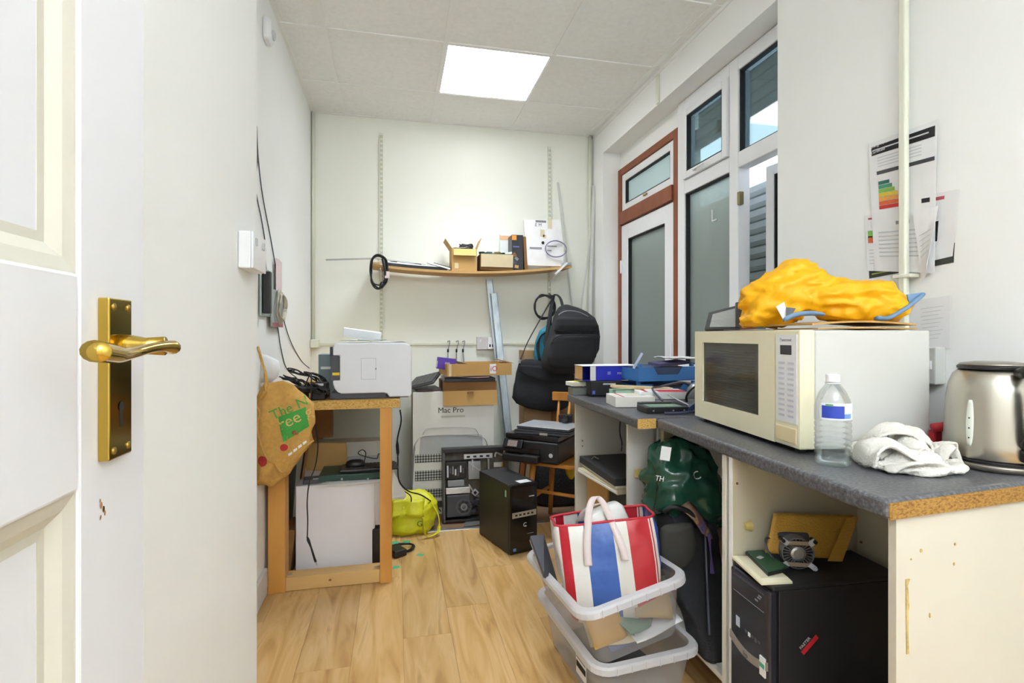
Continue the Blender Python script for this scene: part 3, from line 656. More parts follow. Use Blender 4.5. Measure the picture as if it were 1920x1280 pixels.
keyboard('keyboard', 'black keyboard lying on the green metal box under the bench', (-0.14, 2.93, k0), 4, 0.30, 0.12, BLK)
ms = TW('computer_mouse', 'black computer mouse on the keyboard under the bench', 'mouse', (-0.21, 2.92, k0+0.024))
MB().loft([sring(-0.21, 2.92, k0+0.0235+h, rx, ry, 2.3, 20) for h, rx, ry in ((0, .05, .032), (.012, .052, .034), (.024, .045, .028), (.032, .028, .017), (.034, .01, .006))]).build('body', BLK, ms, smooth=True)
MB().tube(spl([(-0.165, 2.93, k0+0.04), (-0.16, 2.98, k0+0.075), (-0.18, 3.0, k0+0.09), (-0.20, 2.98, k0+0.075), (-0.15, 2.97, k0+0.055), (-0.10, 2.95, k0+0.05), (-0.09, 2.95, k0+0.075), (-0.06, 2.95, k0+0.05), (-0.035, 2.96, k0+0.07), (-0.02, 2.95, k0+0.03)], 6), 0.0028, 6).build('cord', BLK, ms, smooth=True)
sc = TW('silver_adapter', 'small grey adapter box beside the green metal box', 'adapter', (-0.41, 2.86, ztop))
MB().ob((-0.41, 2.88, ztop+0.012), (0.11, 0.08, 0.022), (0, 0, 6)).build('body', DGREY, sc, bevel=0.004)
MB().ob((-0.40, 2.855, ztop+0.0235), (0.03, 0.02, 0.001), (0, 0, 6)).build('label_sticker', PAPER, sc)
b0, b1, bz1, bz0 = RY(588, 716, 829, 856, 3.2)
fb = TW('long_white_carton', 'long flat white carton at the back beneath the bench', 'box', ((b0+b1)/2, 3.25, bz0))
MB().box(b0, b1, 3.205, 3.33, bz0, bz1).build('carton', mat('pale_card', '#c9c5b8', 0.7), fb, bevel=0.002)
for u in (606, 610): MB().box(P(u,840,y=3.204).x, P(u+1.2,840,y=3.204).x, 3.2035, 3.2045, bz0+0.012, bz1-0.015).build('print_line', INKG, fb)
tag(MB().box(b0, b1, 3.21, 3.33, P(650,884,y=3.2).z-0.02, bz0-0.0005).build('grey_carton', mat('grey_card', '#a9aca6', 0.7), None, bevel=0.002), 'grey carton under the long white carton beneath the bench', 'box')
cb = TW('brown_carton', 'open brown carton leaning at the left beneath the bench', 'box', (-0.42, 3.12, 0.40))
MB().ob((-0.38, 3.10, 0.525), (0.24, 0.012, 0.20), (12, 0, -16)).build('front_flap', CARD, cb)
MB().ob((-0.485, 3.05, 0.55), (0.012, 0.2, 0.26), (0, 8, 10)).build('side_flap', CARDD, cb)
tag(MB().ob((-0.43, 3.24, 0.74), (0.14, 0.1, 0.22), (0, 0, 4)).build('dark_brown_box', CARDD, None, bevel=0.002), 'dark brown box hanging under the bench top behind the jute bag', 'box')
tag(MB().ob((-0.572, 3.05, 0.303), (0.012, 0.30, 0.60), (0, 4, 0)).build('grey_board', DGREY, None, bevel=0.001), 'dark grey board leaning on the left wall under the bench', 'board')
tag(MB().ob((-0.533, 2.92, 0.121), (0.05, 0.2, 0.24), (0, 6, 0)).build('narrow_carton', CARDD, None, bevel=0.002), 'narrow brown carton between the bench leg and white appliance', 'box')
# ================================================================ right of the bench: cable, adapter, scraps, yellow bag
cable('mains_cable', [P(750,768,y=2.95), P(752,790,y=2.95), P(745,825,y=2.98), P(746,860,y=3.0), P(748,900,y=3.05), P(765,920,y=3.1), P(790,928,y=3.2), P(815,945,y=3.35), P(826,958,y=3.42)], 0.0042, 'black cable hanging beside the bench and running to the opened computer', BLK)
tag(MB().tube([P(745,825,y=2.975), P(745,835,y=2.975), P(746,848,y=2.985), P(746,855,y=2.99)], [0.004, 0.009, 0.009, 0.004], 8).build('cable_block', BLK, None, smooth=True), 'inline black block on the cable beside the bench', 'adapter')
q = P(746, 1040, z=0.0)
pa = TW('floor_adapter', 'black power adapter with its cord on the floor by the bench leg', 'adapter', (q.x, q.y, 0))
MB().ob((q.x-0.01, q.y+0.01, 0.020), (0.075, 0.11, 0.036), (0, 0, 30)).build('body', BLK, pa, bevel=0.006)
rn = random.Random(5)
MB().tube(spl([(q.x+0.03+0.055*math.cos(k*.7)*(1+rn.uniform(-.2,.2)), q.y+0.06+0.05*math.sin(k*.7)*(1+rn.uniform(-.2,.2)), 0.008+0.006*(k//9)+rn.uniform(0,.006)) for k in range(20)], 5), 0.0042, 6).build('cord', BLK, pa, smooth=True)
MINT = mat('green_scrap', '#57b98a', 0.7)
gl_ = ['wide green paper scrap against the yellow bag', 'green paper scrap on the floor left of the metal strip', 'lone green paper scrap farthest out on the floor', 'green paper scrap nearest the bench leg', 'green paper scrap lying on the adapter cord', 'green paper scrap half under the yellow bag', 'smallest green paper scrap beside the floor adapter']
for k, (u, v, w) in enumerate(((738,1018,22),(762,1016,18),(788,1040,12),(743,1063,14),(757,1034,12),(728,1012,14),(751,1038,10))):
    q = P(u, v, z=0); r = w/984*3/2; rn = random.Random(k); n = 8
    tag(MB().prism([(q.x+r*(0.7+rn.random()*.6)*math.cos(i_*.785), q.y+r*0.9*(0.7+rn.random()*.6)*math.sin(i_*.785)) for i_ in range(n)], 0.0004, 0.0012).build('paper_scrap', MINT, None), gl_[k], 'paper scrap', 'green paper scraps on the floor')
YB_ = mat('yellow_bag_cloth', '#d8d51f', 0.5, var=0.08, scale=30, bump=0.15, bscale=120)
yb = TW('yellow_bag', 'bright yellow cloth bag slumped on the floor right of the bench', 'bag', (0.07, 3.3, 0))
rings = []
for z, cx, cy, rx, ry in ((0.003,.07,3.34,.13,.08),(0.03,.07,3.34,.155,.095),(0.08,.08,3.345,.16,.10),(0.13,.09,3.35,.165,.10),(0.175,.10,3.355,.16,.09),(0.205,.09,3.36,.14,.07),(0.225,.08,3.365,.10,.045),(0.235,.07,3.37,.05,.02)):
    rings.append(sring(cx, cy, z, rx, ry, 2.6, 40))
fine = []
for i_ in range(len(rings)-1):
    for k in range(4): fine.append([rings[i_][j].lerp(rings[i_+1][j], k/4) for j in range(40)])
m = MB().loft(fine + [rings[-1]]).jitter(0.014, 10, 4).crease(0.016, 13, 2)
m.v = [Vector((p.x, p.y, max(0.002, p.z))) for p in m.v]
ybo = m.build('bag_body', YB_, yb, smooth=True)
MB().tube(spl([(0.215,3.27,0.19),(0.255,3.24,0.12),(0.258,3.22,0.045),(0.235,3.20,0.02),(0.185,3.19,0.012),(0.165,3.18,0.06),(0.16,3.19,0.13)], 6), 0.011, 8, flat=0.3).build('handle', YB_, yb, smooth=True)
MB().grid(lambda a_, b_: Vector((-0.02+0.19*a_, 3.262-0.03*b_+0.01*math.sin(a_*7), 0.215-0.085*b_-0.03*abs(a_-.4)*b_)), 12, 6).jitter(0.006, 20, 1).build('top_flap', YB_, yb, solid=0.003, smooth=True)
o = text('green_print', 'G', 0.05, mat('print_dark_green', '#2f6b3c', 0.7), yb, (0.125, 3.1, 0.055), ext=0); wrap(o, ybo, 'z')
wp = TW('folded_white_board', 'folded white card standing between the bench leg and yellow bag', 'card', (0.02, 3.15, 0.22))
MB().add([P(733,880,y=3.02), P(738,884,y=3.02), P(762,928,y=3.12), P(757,936,y=3.12), P(733,935,y=3.02)], [(0,1,2,3,4)]).build('card', PAPER, wp, solid=0.004)
cable('brown_wire', [P(733,905,y=3.02), P(745,918,y=3.08), P(760,922,y=3.13), P(770,930,y=3.17), P(771,940,y=3.19)], 0.004, 'brown wire lead lying over the yellow bag', mat('brown_wire', '#6a4a3c', 0.5))
# ================================================================ back wall: slotted uprights and sagging shelf
def upright(u, v0, v1, label):
    p = P(u, v0, y=YB-0.008); q = P(u, v1, y=YB-0.008)
    t = TW('slotted_upright', label, 'shelf upright', (p.x, YB-0.008, q.z), 'slotted shelf uprights on the back wall')
    MB().box(p.x-0.014, p.x-0.011, YB-0.016, YB-0.001, q.z, p.z).box(p.x+0.011, p.x+0.014, YB-0.016, YB-0.001, q.z, p.z).box(p.x-0.012, p.x+0.012, YB-0.015, YB-0.012, q.z, p.z).build('channel', PIPEW, t)
    m = MB(); z = q.z+0.02
    while z < p.z-0.03:
        for dx in (-0.0055, 0.0035): m.box(p.x+dx, p.x+dx+0.003, YB-0.0165, YB-0.0155, z, z+0.02)
        z += 0.035
    m.build('slots', mat('slot_shadow', '#8e8f84', 0.7), t)['kind'] = 'stuff'
    return p.x
ux0 = upright(715, 250, 690, 'slotted metal upright at the left of the shelf, above the laser printer')
ux1 = upright(1030, 275, 590, 'slotted metal upright at the right of the shelf, above the bags')
YS0, YS1 = 3.845, 4.07
A_ = P(697, 494, y=YS0); B_ = P(890, 508, y=YS0); C_ = P(1072, 497, y=YS0)
def zs(x):
    return (A_.z*(x-B_.x)*(x-C_.x)/((A_.x-B_.x)*(A_.x-C_.x)) + B_.z*(x-A_.x)*(x-C_.x)/((B_.x-A_.x)*(B_.x-C_.x)) + C_.z*(x-A_.x)*(x-B_.x)/((C_.x-A_.x)*(C_.x-B_.x)))
SHW = ramp_mat('shelf_wood', [(0.3,'#b58a50'),(0.6,'#cda56a'),(0.8,'#b08247')], 0.6, 6, (.15,1,1), bump=0.03)
sf = TW('wall_shelf', 'sagging wooden shelf on the back wall loaded with cartons', 'shelf', ((A_.x+C_.x)/2, 3.95, B_.z))
m = MB(); n = 24
xs = [A_.x+(C_.x-A_.x)*k/n for k in range(n+1)]
m.loft([[Vector((x, YS0, zs(x)-0.018)), Vector((x, YS1, zs(x)-0.018)), Vector((x, YS1, zs(x))), Vector((x, YS0, zs(x)))] for x in xs]).build('shelf_board', SHW, sf)
for ux in (ux0, ux1):
    b = MB(); za = zs(ux)-0.0185
    b.add([(ux-0.004, YB-0.017, za), (ux+0.004, YB-0.017, za), (ux+0.004, YS0+0.01, za), (ux-0.004, YS0+0.01, za), (ux-0.004, YB-0.017, za-0.09), (ux+0.004, YB-0.017, za-0.09), (ux+0.004, YS0+0.01, za-0.015), (ux-0.004, YS0+0.01, za-0.015)],
          [(0,1,2,3),(4,7,6,5),(0,3,7,4),(1,5,6,2),(2,6,7,3),(0,4,5,1)])
    b.build('bracket', UPVC, sf)
def on(u, y=3.9): return P(u, 490, y=y).x
def sbox(name, u0, u1, v0, y0, y1, m, label, cat='box', lift=0.0006, bev=0.002):
    xa, xb = P(u0, v0, y=y0).x, P(u1, v0, y=y0).x; zt = P((u0+u1)/2, v0, y=y0).z
    zb = max(zs(xa), zs(xb), zs((xa+xb)/2))+lift
    return xa, xb, zb, zt
# long items lying on the left half
e1 = TW('notebook_computer', 'silver and black open notebook computer lying on the left of the shelf', 'laptop', (on(780), 3.95, zs(on(780))))
xa, xb = on(722), on(838)
def slab(par, name, xa, xb, y0, y1, h0, h1, m):
    k = 8; MB().loft([[Vector((x, y0, zs(x)+h0)), Vector((x, y1, zs(x)+h0)), Vector((x, y1, zs(x)+h1)), Vector((x, y0, zs(x)+h1))] for x in [xa+(xb-xa)*i_/k for i_ in range(k+1)]]).build(name, m, par)
slab(e1, 'base', xa, xb, 3.865, 4.02, 0.001, 0.024, BLK)
slab(e1, 'keyboard_deck', xa+0.01, xb-0.02, 3.86, 4.02, 0.0245, 0.032, ALU)
for k in range(5):
    xx = xa+0.06+k*0.085
    MB().ob((xx, 3.90, zs(xx)+0.037), (0.05, 0.03, 0.008), (0, 0, random.uniform(-20, 20))).build('port_block', [DGREY, LGREY, BLK, ALU, DGREY][k], e1)
e2 = TW('metal_rail', 'narrow silver bracket rail on the shelf in front of the flapped carton', 'rail', (on(828), 3.87, zs(on(828))))
MB().beam((on(800), 3.858, zs(on(800))+0.052), (on(843), 3.85, zs(on(843))+0.010), 0.02, 0.012).build('arm', ALU, e2, bevel=0.002)
MB().beam((on(812), 3.852, zs(on(812))+0.050), (on(846), 3.847, zs(on(846))+0.016), 0.008, 0.006).build('slot', BLK, e2)
tag(MB().tube([P(611, 487, y=4.03), P(705, 484, y=4.0), (on(800), 3.98, zs(on(800))+0.037+0.012)], 0.006, 8).build('curtain_rod', mat('rod_grey', '#c2c4c2', 0.4), None, smooth=True), 'thin grey rod sticking out left from the shelf', 'rod')
tag(MB().ob((on(705), 3.92, zs(on(705))+0.008), (0.05, 0.12, 0.014), (0, 0, 5)).build('wood_offcut', PINEX, None), 'small pale wood offcut at the left end of the shelf', 'wood')
# cable bundle hanging off the left end
hb = TW('hanging_cable_bundle', 'black cable bundle with a white tag hanging off the left shelf end', 'cable', P(710, 540, y=3.83))
rn = random.Random(3)
for k in range(4):
    cx, cz = P(710, 508, y=3.825).x, P(710, 508, y=3.825).z
    MB().tube(spl([(cx+(0.058+rn.uniform(-.012,.012))*math.cos(a*.628), 3.828-0.005*k+rn.uniform(-.004,.004), cz+(0.115+rn.uniform(-.014,.014))*math.sin(a*.628)) for a in range(10)], 4, True), 0.0055, 6, closed=True).build('loop', BLK, hb, smooth=True)
MB().tube(spl([P(718,485,y=3.82), P(722,505,y=3.80), P(723,530,y=3.81)], 4), [0.012]*9, 8).build('binding', BLK, hb, smooth=True)
MB().tube([P(716,528,y=3.81), P(716,532,y=3.81), P(715,538,y=3.81), P(715,541,y=3.81)], [0.006,0.016,0.016,0.007], 10).build('connector', BLK, hb, smooth=True)
q = P(726, 515, y=3.795); MB().box(q.x-0.016, q.x+0.016, 3.792, 3.794, q.z-0.024, q.z+0.024).build('paper_tag', mat('pinkish_tag', '#e9d6d2', 0.7), hb)
# open brown carton with flaps
xa, xb, zb, zt = sbox('', 847, 894, 466, 3.855, 4.03, CARD, '')
oc = TW('flapped_carton', 'brown cardboard carton with open flaps on the shelf', 'box', ((xa+xb)/2, 3.94, zb))
t_ = 0.004
MB().box(xa, xb, 3.855, 3.855+t_, zb, zt).build('front_panel', CARD, oc); MB().box(xa, xb, 4.03-t_, 4.03, zb, zt).build('back_panel', CARD, oc)
MB().box(xa, xa+t_, 3.859, 4.026, zb, zt).build('side_panel', CARD, oc); MB().box(xb-t_, xb, 3.859, 4.026, zb, zt).build('side_panel', CARDD, oc)
MB().box(xa+t_, xb-t_, 3.859, 4.026, zb, zb+t_).build('base_panel', CARD, oc)
MB().ob(((xa+xb)/2+0.002, 3.843, zt-0.028), (xb-xa-0.02, 0.003, 0.055), (-22, 0, 0)).build('front_flap', mat('card_flap', '#d8b26c', 0.8), oc)
MB().ob((xa-0.022, 3.94, zt+0.035), (0.003, 0.16, 0.085), (0, -35, 0)).build('side_flap', CARD, oc)
MB().ob((xb+0.018, 3.94, zt+0.040), (0.003, 0.16, 0.095), (0, 22, 0)).build('side_flap', CARD, oc)
q = P(856, 498, y=3.854); MB().box(q.x-0.014, q.x+0.014, 3.8535, 3.8545, q.z-0.02, q.z+0.02).build('printed_square', CARDL, oc)
bl = TW('black_headset', 'black coiled headset in the flapped carton', 'headset', ((xa+xb)/2, 3.92, zt-0.03))
MB().loft([sring((xa+xb)/2+0.022, 3.92, zt-0.03+h, rx, ry, 2.2, 20) for h, rx, ry in ((0,.05,.04),(.03,.055,.045),(.055,.05,.04),(.07,.03,.025),(.075,.01,.008))]).jitter(0.012, 30, 2).build('pad', BLK, bl, smooth=True)
MB().tube(spl([((xa+xb)/2+0.02+0.05*math.cos(k*.8), 3.90+0.03*math.sin(k*.8), zt+0.03+0.01*math.sin(k*2.1)) for k in range(10)], 4), 0.004, 6).build('cord', BLK, bl, smooth=True)
tag(sheet(xa+0.01, xb-0.07, 3.87, 4.0, zt-0.012, 0.02, 8).build('bubble_wrap', mat('bubble_wrap', '#d9dcd8', 0.3), None, solid=0.003), 'crumpled clear wrap poking from the flapped carton', 'packaging')
# low carton with cream front
xa, xb, zb, zt = sbox('', 901, 962, 476, 3.855, 4.03, CARD, '')
lc = TW('low_cream_carton', 'low carton with a cream front panel in the middle of the shelf', 'box', ((xa+xb)/2, 3.94, zb))
MB().box(xa, xb, 3.858, 3.862, zb, zt).box(xa, xb, 4.026, 4.03, zb, zt).box(xa, xa+t_, 3.862, 4.026, zb, zt).box(xb-t_, xb, 3.862, 4.026, zb, zt).box(xa, xb, 3.862, 4.026, zb, zb+t_).build('tray', CARDD, lc)
MB().ob(((xa+xb)/2, 3.846, (zt+zb)/2+0.008), (xb-xa-0.004, 0.003, zt-zb-0.025), (6, 0, 1)).build('front_flap', CARDL, lc)
MB().box(xa+0.006, xb-0.006, 3.866, 4.02, zt-0.006, zt+0.004).build('green_lining', mat('teal_card', '#2f8f6a', 0.6), lc)
for k in range(6):
    xx = xa+0.03+k*(xb-xa-0.05)/5
    tag(MB().ob((xx, 3.93+random.uniform(-.03,.03), zt+0.013), (0.04, 0.08, 0.016), (0, 0, random.uniform(-40, 40))).build('spare_part', [BLK, DGREY, LGREY, CARDD, BLK, PAPER][k], None, bevel=0.002),
        ['black spare part leftmost in the low cream carton', 'dark grey spare part second from left in the low cream carton', 'light grey spare part in the middle of the low cream carton', 'brown spare part in the middle of the low cream carton', 'black spare part at the right of the low cream carton', 'white spare part rightmost in the low cream carton'][k], 'part', 'spare parts in the low carton')
# upright slim boxes
xa, xb, zb, zt = sbox('', 960, 981, 440, 3.86, 4.0, BLK, '')
bb = TW('black_slim_box', 'black slim product box with orange corner standing on the shelf', 'box', ((xa+xb)/2, 3.93, zb))
MB().box(xa, xb, 3.862, 4.0, zb, zt).build('carton', mat('black_print_card', '#2c2c30', 0.4), bb, bevel=0.0015)
MB().box(xa+0.0005, xa+0.035, 3.8612, 3.8618, zt-0.04, zt-0.004).build('orange_corner', mat('orange_print', '#e5923a', 0.6), bb)
MB().box(xa+0.008, xb-0.03, 3.8612, 3.8618, zt-0.095, zt-0.085).build('blue_line', mat('blue_print', '#5a64a8', 0.6), bb)
for k in range(4): MB().ob((xa+0.02+0.016*(k % 2), 3.8612, zt-0.15-0.03*k), (0.03, 0.0008, 0.022), (0, random.uniform(0, 60), 0)).build('printed_patch', [CARDD, MGREY, DGREY, CARD][k], bb)
tag(MB().ob((xb+0.020, 3.935, (zt+zb)/2-0.003), (0.022, 0.13, zt-zb-0.012), (0, -3, 0)).build('brown_slim_box', CARDD, None, bevel=0.001), 'slim brown box standing between the black box and white carton', 'box')
wxa, wxb, wzb, wzt = sbox('', 942, 959, 437, 3.99, 4.06, PAPER, '')
wb = TW('orange_white_box', 'white box with orange top band behind the black slim box', 'box', ((wxa+wxb)/2, 4.045, wzb))
MB().box(wxa-0.01, wxb+0.01, 4.034, 4.062, wzb, wzt).build('carton', PAPER, wb, bevel=0.001)
MB().box(wxa-0.0095, wxb+0.0095, 4.033, 4.0335, wzt-0.045, wzt-0.012).build('orange_band', mat('pale_orange', '#e9b98a', 0.6), wb)
# white carton with lettering
p0 = P(990, 502, y=3.862); p1 = P(1062, 412, y=3.862)
zb = max(zs(p0.x), zs(p1.x-0.02))+0.001
wc2 = TW('white_lettered_carton', 'flat white carton with faint lettering standing at the right of the shelf', 'box', ((p0.x+p1.x)/2, 3.9, zb))
MB().prism([(p0.x, zb), (p1.x-0.012, zb), (P(1052,412,y=3.862).x, p1.z), (P(983,418,y=3.862).x, p1.z-0.012)], 3.875, 3.905, 'y').build('carton', mat('white_card', '#eeedec', 0.6), wc2, bevel=0.001)
yy = 3.8742
text('lettering', 'E M', 0.035, mat('ink_slate', '#6b6c78', 0.7), wc2, P(1003, 424, y=yy), ext=0.0003)
for u0, v0, u1, v1, mm in ((1004,416,1024,414,MGREY),(1018,446,1024,441,CARDL),(1013,443,1021,431,mat('tan_print','#d8cfae',.7)),(993,466,1016,464,INKG),(1026,462,1044,461,INKG),(1026,470,1034,469,INKG),(1027,428,1035,410,mat('tan_print','#d8cfae',.7))):
    a, b = P(u0, v0, y=yy), P(u1, v1, y=yy); MB().box(a.x, b.x, yy-0.0002, yy+0.0005, min(a.z,b.z)-0.002, max(a.z,b.z)+0.002).build('print_block', mm, wc2)
q = P(1018, 455, y=yy); MB().lathe([(0.012, 0), (0.012, 0.0008)], 16).xf(Matrix.Translation(q) @ Matrix.Rotation(R_(90), 4, 'X')).build('print_dot', INK, wc2)
cx, cz = P(1043, 466, y=3.85).x, P(1043, 466, y=3.85).z
rg = tag(MB().tube([(cx+0.085*math.cos(k*.2618), 3.856+0.006*math.sin(k*.5), cz+0.062*math.sin(k*.2618)-0.0*k) for k in range(24)], 0.0042, 6, closed=True).build('cable_ring', mat('cable_violet', '#7b72a0', 0.5), None, smooth=True), 'violet grey cable ring hanging on the front of the white carton', 'cable')
sa = TW('shelf_end_clamp', 'silver metal clamp at the right end of the shelf', 'clamp', (on(1060), 3.86, zs(on(1060))))
q = P(1063, 492, y=3.85)
MB().ob((q.x, 3.862, zs(q.x)+0.014), (0.075, 0.03, 0.024), (0, -6, 0)).build('jaw', ALU, sa, bevel=0.003)
MB().beam((q.x, 3.846, zs(q.x)+0.022), (q.x-0.10, 3.838, zs(q.x)-0.07), 0.02, 0.012).build('arm', UPVC, sa)
# thin battens leaning in the right corner
WB = mat('batten_white', '#d6d8d4', 0.5)
for (u0, v0, y0, u1, v1, y1, w, label) in ((1046, 342, 4.082, 1086, 690, 4.0, 0.012, 'thin white batten leaning left of the corner beside the shelf end'), (1113, 348, 4.03, 1103, 700, 3.99, 0.022, 'white slotted batten leaning in the right rear corner'), (1108, 440, 4.06, 1085, 620, 4.01, 0.010, 'thinnest grey batten crossing the right rear corner')):
    tag(MB().beam(P(u0, v0, y=y0), P(u1, v1, y=y1), w, 0.008, up=(0,1,0)).build('batten', WB, None), label, 'batten', 'battens leaning in the corner')
# socket and hooks
so = TW('wall_socket', 'double wall socket with white plug-in adapter under the shelf', 'socket', P(908, 655, y=YB))
xa, xb, zt, zb = RY(893, 926, 631, 655, YB)
MB().box(xa, xb, YB-0.035, YB-0.001, zb, zt).build('pattress', mat('socket_grey', '#d9d7d6', 0.4), so, bevel=0.004)
MB().box((xa+xb)/2+0.012, xb-0.002, YB-0.06, YB-0.0355, zb+0.004, zt-0.004).build('plug_adapter', UPVC, so, bevel=0.004)
for k in range(2): MB().box(xb-0.048+0.022*k, xb-0.036+0.022*k, YB-0.0615, YB-0.0605, zb+0.02, zb+0.042).build('usb_port', INK, so)
MB().box(xa+0.02, xa+0.034, YB-0.037, YB-0.0355, zb+0.06, zb+0.08).build('rocker_switch', PAPER, so)
for k, (u, du, lab) in enumerate(((840, 0, 'leftmost of the three hooked bungee cords on the back wall'), (856, 0, 'middle of the three hooked bungee cords on the back wall'), (868, 3, 'rightmost of the three hooked bungee cords on the back wall'))):
    hk = TW('bungee_hook', lab, 'bungee cord', P(u, 690, y=4.05), 'bungee cords on the back wall')
    top = P(u+2, 641, y=4.07)
    MB().tube(spl([(top.x-0.012, 4.074, 1.168), (top.x-0.006, 4.068, top.z+0.006), (top.x+0.006, 4.064, top.z+0.004), P(u, 656, y=4.06)], 5), 0.0032, 6).build('hook', mat('wire_steel', '#8a8c8c', 0.4, 0.7), hk, smooth=True)
    MB().tube([P(u, 654, y=4.06), P(u, 660, y=4.06)], 0.0075, 8).build('sleeve', BLK, hk, smooth=True)
    MB().tube([P(u, 660, y=4.06), P(u+du, 688, y=4.055), P(u+du, 700, y=4.05)], 0.0042, 6).build('elastic_cord', MGREY, hk, smooth=True)
# galvanised rails leaning on the back wall
for k, (u0, v0, u1, y1, lab) in enumerate(((917, 524, 958, 3.93, 'longest galvanised steel channel leaning against the back wall'), (926, 550, 962, 3.87, 'shorter galvanised steel channel leaning in front of the long one'))):
    a = P(u0, v0, y=4.065-0.03*k); b = P(u1, 900, y=y1); b = a + (b-a)*((a.z-0.004)/(a.z-b.z))
    d_ = (b-a).normalized(); sx = d_.cross(Vector((0,1,0))).normalized()*-1; sy = d_.cross(sx).normalized()
    if sy.y > 0: sy = -sy
    prof = [(-.026,0),(.026,0),(.026,.024),(.023,.024),(.023,.003),(-.023,.003),(-.023,.024),(-.026,.024)]
    tag(MB().loft([[e + sx*p_ + sy*q_ for p_, q_ in prof] for e in (a, b)]).build('steel_channel', GALV, None), lab, 'steel channel', 'steel channels leaning on the back wall')
# ================================================================ big white computer carton
YM = 3.60
x0, x1, zt, _ = RY(774, 926, 734, 960, YM)
mc = TW('computer_carton', 'tall white computer carton printed with a silver tower and name', 'box', ((x0+x1)/2, 3.8, 0))
MB().box(x0, x1, YM, 4.02, 0.002, zt).build('carton', mat('carton_white', '#e4e2da', 0.55, var=0.02), mc, bevel=0.002)
yf = YM-0.0006
text('lettering', 'Mac Pro', P(0,762,y=YM).z-P(0,779,y=YM).z, INK, mc, P(821, 774, y=yf), ext=0.0003)
def pline(pts, w, m, name):
    q = [P(u, v, y=yf) for u, v in pts]
    MB().tube(spl(q, 5), w, 6, flat=0.06).build(name, m, mc)
ALP = mat('print_alu', '#b9bcbc', 0.55); ALD = mat('print_alu_dark', '#7e8284', 0.55)
a, b = P(780, 818, y=yf), P(912, 848, y=yf)
MB().prism([(a.x+.02, b.z), (b.x-.02, b.z), (b.x-.03, a.z-.01), (b.x-.06, a.z), (a.x+.06, a.z), (a.x+.03, a.z-.01)], yf-0.0002, yf+0.0004, 'y').build('printed_case_top', ALP, mc)
pline([(769, 955), (773, 900), (776, 848), (781, 828), (795, 818), (850, 815), (900, 818), (912, 830), (914, 850)], 0.006, ALD, 'printed_case_edge')
pline([(793, 815), (799, 805), (812, 802), (850, 801), (884, 802), (893, 806), (897, 816)], 0.0045, ALD, 'printed_handle')
PERF = ramp_mat('print_perforation', [(0.0,'#4c4e4e'),(0.42,'#4c4e4e'),(0.5,'#d2d1c9'),(1.0,'#d2d1c9')], 0.6, 55, kind='voronoi', bump=0)
nt = PERF.node_tree
for n_ in nt.nodes:
    if n_.type == 'TEX_VORONOI':
        n_.inputs['Randomness'].default_value = 0.0
        for l in list(nt.links):
            if l.from_node == n_: nt.links.remove(l)
        rp = [q for q in nt.nodes if q.type == 'VALTORGB'][0]; nt.links.new(n_.outputs['Distance'], rp.inputs['Fac'])
for v0, v1 in ((850, 868), (880, 902), (915, 936)):
    a, b = P(778, v1, y=yf), P(830, v0, y=yf); MB().box(a.x, b.x, yf-0.0003, yf+0.0003, a.z, b.z).build('printed_perforation', PERF, mc)
a, b = P(767, 955, y=yf), P(832, 938, y=yf); MB().box(a.x+0.01, b.x, yf-0.0003, yf+0.0003, a.z, b.z).build('printed_base', DGREY, mc)
a, b = P(827, 783, y=yf), P(872, 778, y=yf); MB().box(a.x, b.x, yf-0.0003, yf+0.0003, a.z, b.z).build('printed_line', mat('print_pale', '#c6c4ba', .7), mc)
ztm = zt
# keyboard on the carton
kb = keyboard('keyboard', 'black keyboard lying tilted on the white computer carton', (x0+0.085, 3.74, ztm+0.058), 0, 0.20, 0.30, mat('keyboard_grey', '#4a4b4b', 0.5), rot=(R_(10), R_(-14), R_(-18)), cols=6, rws=12)
lp = TW('maroon_laptop', 'dark maroon laptop under the keyboard on the computer carton', 'laptop', (x0+0.12, 3.72, ztm))
MB().ob((x0+0.10, 3.76, ztm+0.010), (0.17, 0.26, 0.018), (0, 0, 6)).build('base', mat('maroon', '#4a3438', 0.5), lp, bevel=0.003)
# carton with hanging flap
fx0, fx1 = P(831, 740, y=3.585).x, P(932, 740, y=3.585).x
z1 = P(880, 732, y=3.585).z; z0 = P(880, 760, y=3.585).z
fc = TW('flap_carton', 'brown carton with its front flap hanging over the computer carton', 'box', ((fx0+fx1)/2, 3.7, ztm))
MB().box(fx0, fx1, 3.607, 3.611, ztm+0.001, ztm+0.065).box(fx0, fx1, 3.95, 3.954, ztm+0.001, ztm+0.065).box(fx0, fx0+0.004, 3.611, 3.95, ztm+0.001, ztm+0.065).box(fx1-0.004, fx1, 3.611, 3.95, ztm+0.001, ztm+0.065).build('tray', CARDD, fc)
MB().ob(((fx0+fx1)/2, 3.588, (z1+z0)/2), (fx1-fx0, 0.004, z1-z0), (-5, 0, 0)).build('hanging_flap', CARD, fc)
MB().box((fx0+fx1)/2-0.02, (fx0+fx1)/2+0.02, 3.574, 3.590, z1-0.022, z1-0.008).build('flap_slot', CARDD, fc)
tag(MB().box(fx0+0.01, fx1-0.01, 3.596, 3.90, ztm+0.066, ztm+0.092).build('black_laptop', mat('laptop_navy', '#2b2e38', 0.35), None, bevel=0.004), 'closed dark laptop between the two brown cartons', 'laptop')
tag(MB().grid(lambda a_, b_: Vector((fx0-0.02+(fx1-fx0)*0.9*a_, 3.575+0.02*b_+0.006*math.sin(a_*9), ztm+0.094+0.012*math.sin(a_*6)*(1-b_)*0.5+0.006)), 14, 4).build('plastic_sleeve', mat('clear_pink', '#c9a2a4', 0.25), None, solid=0.002), 'crumpled reddish plastic sleeve under the shallow open carton', 'packaging')
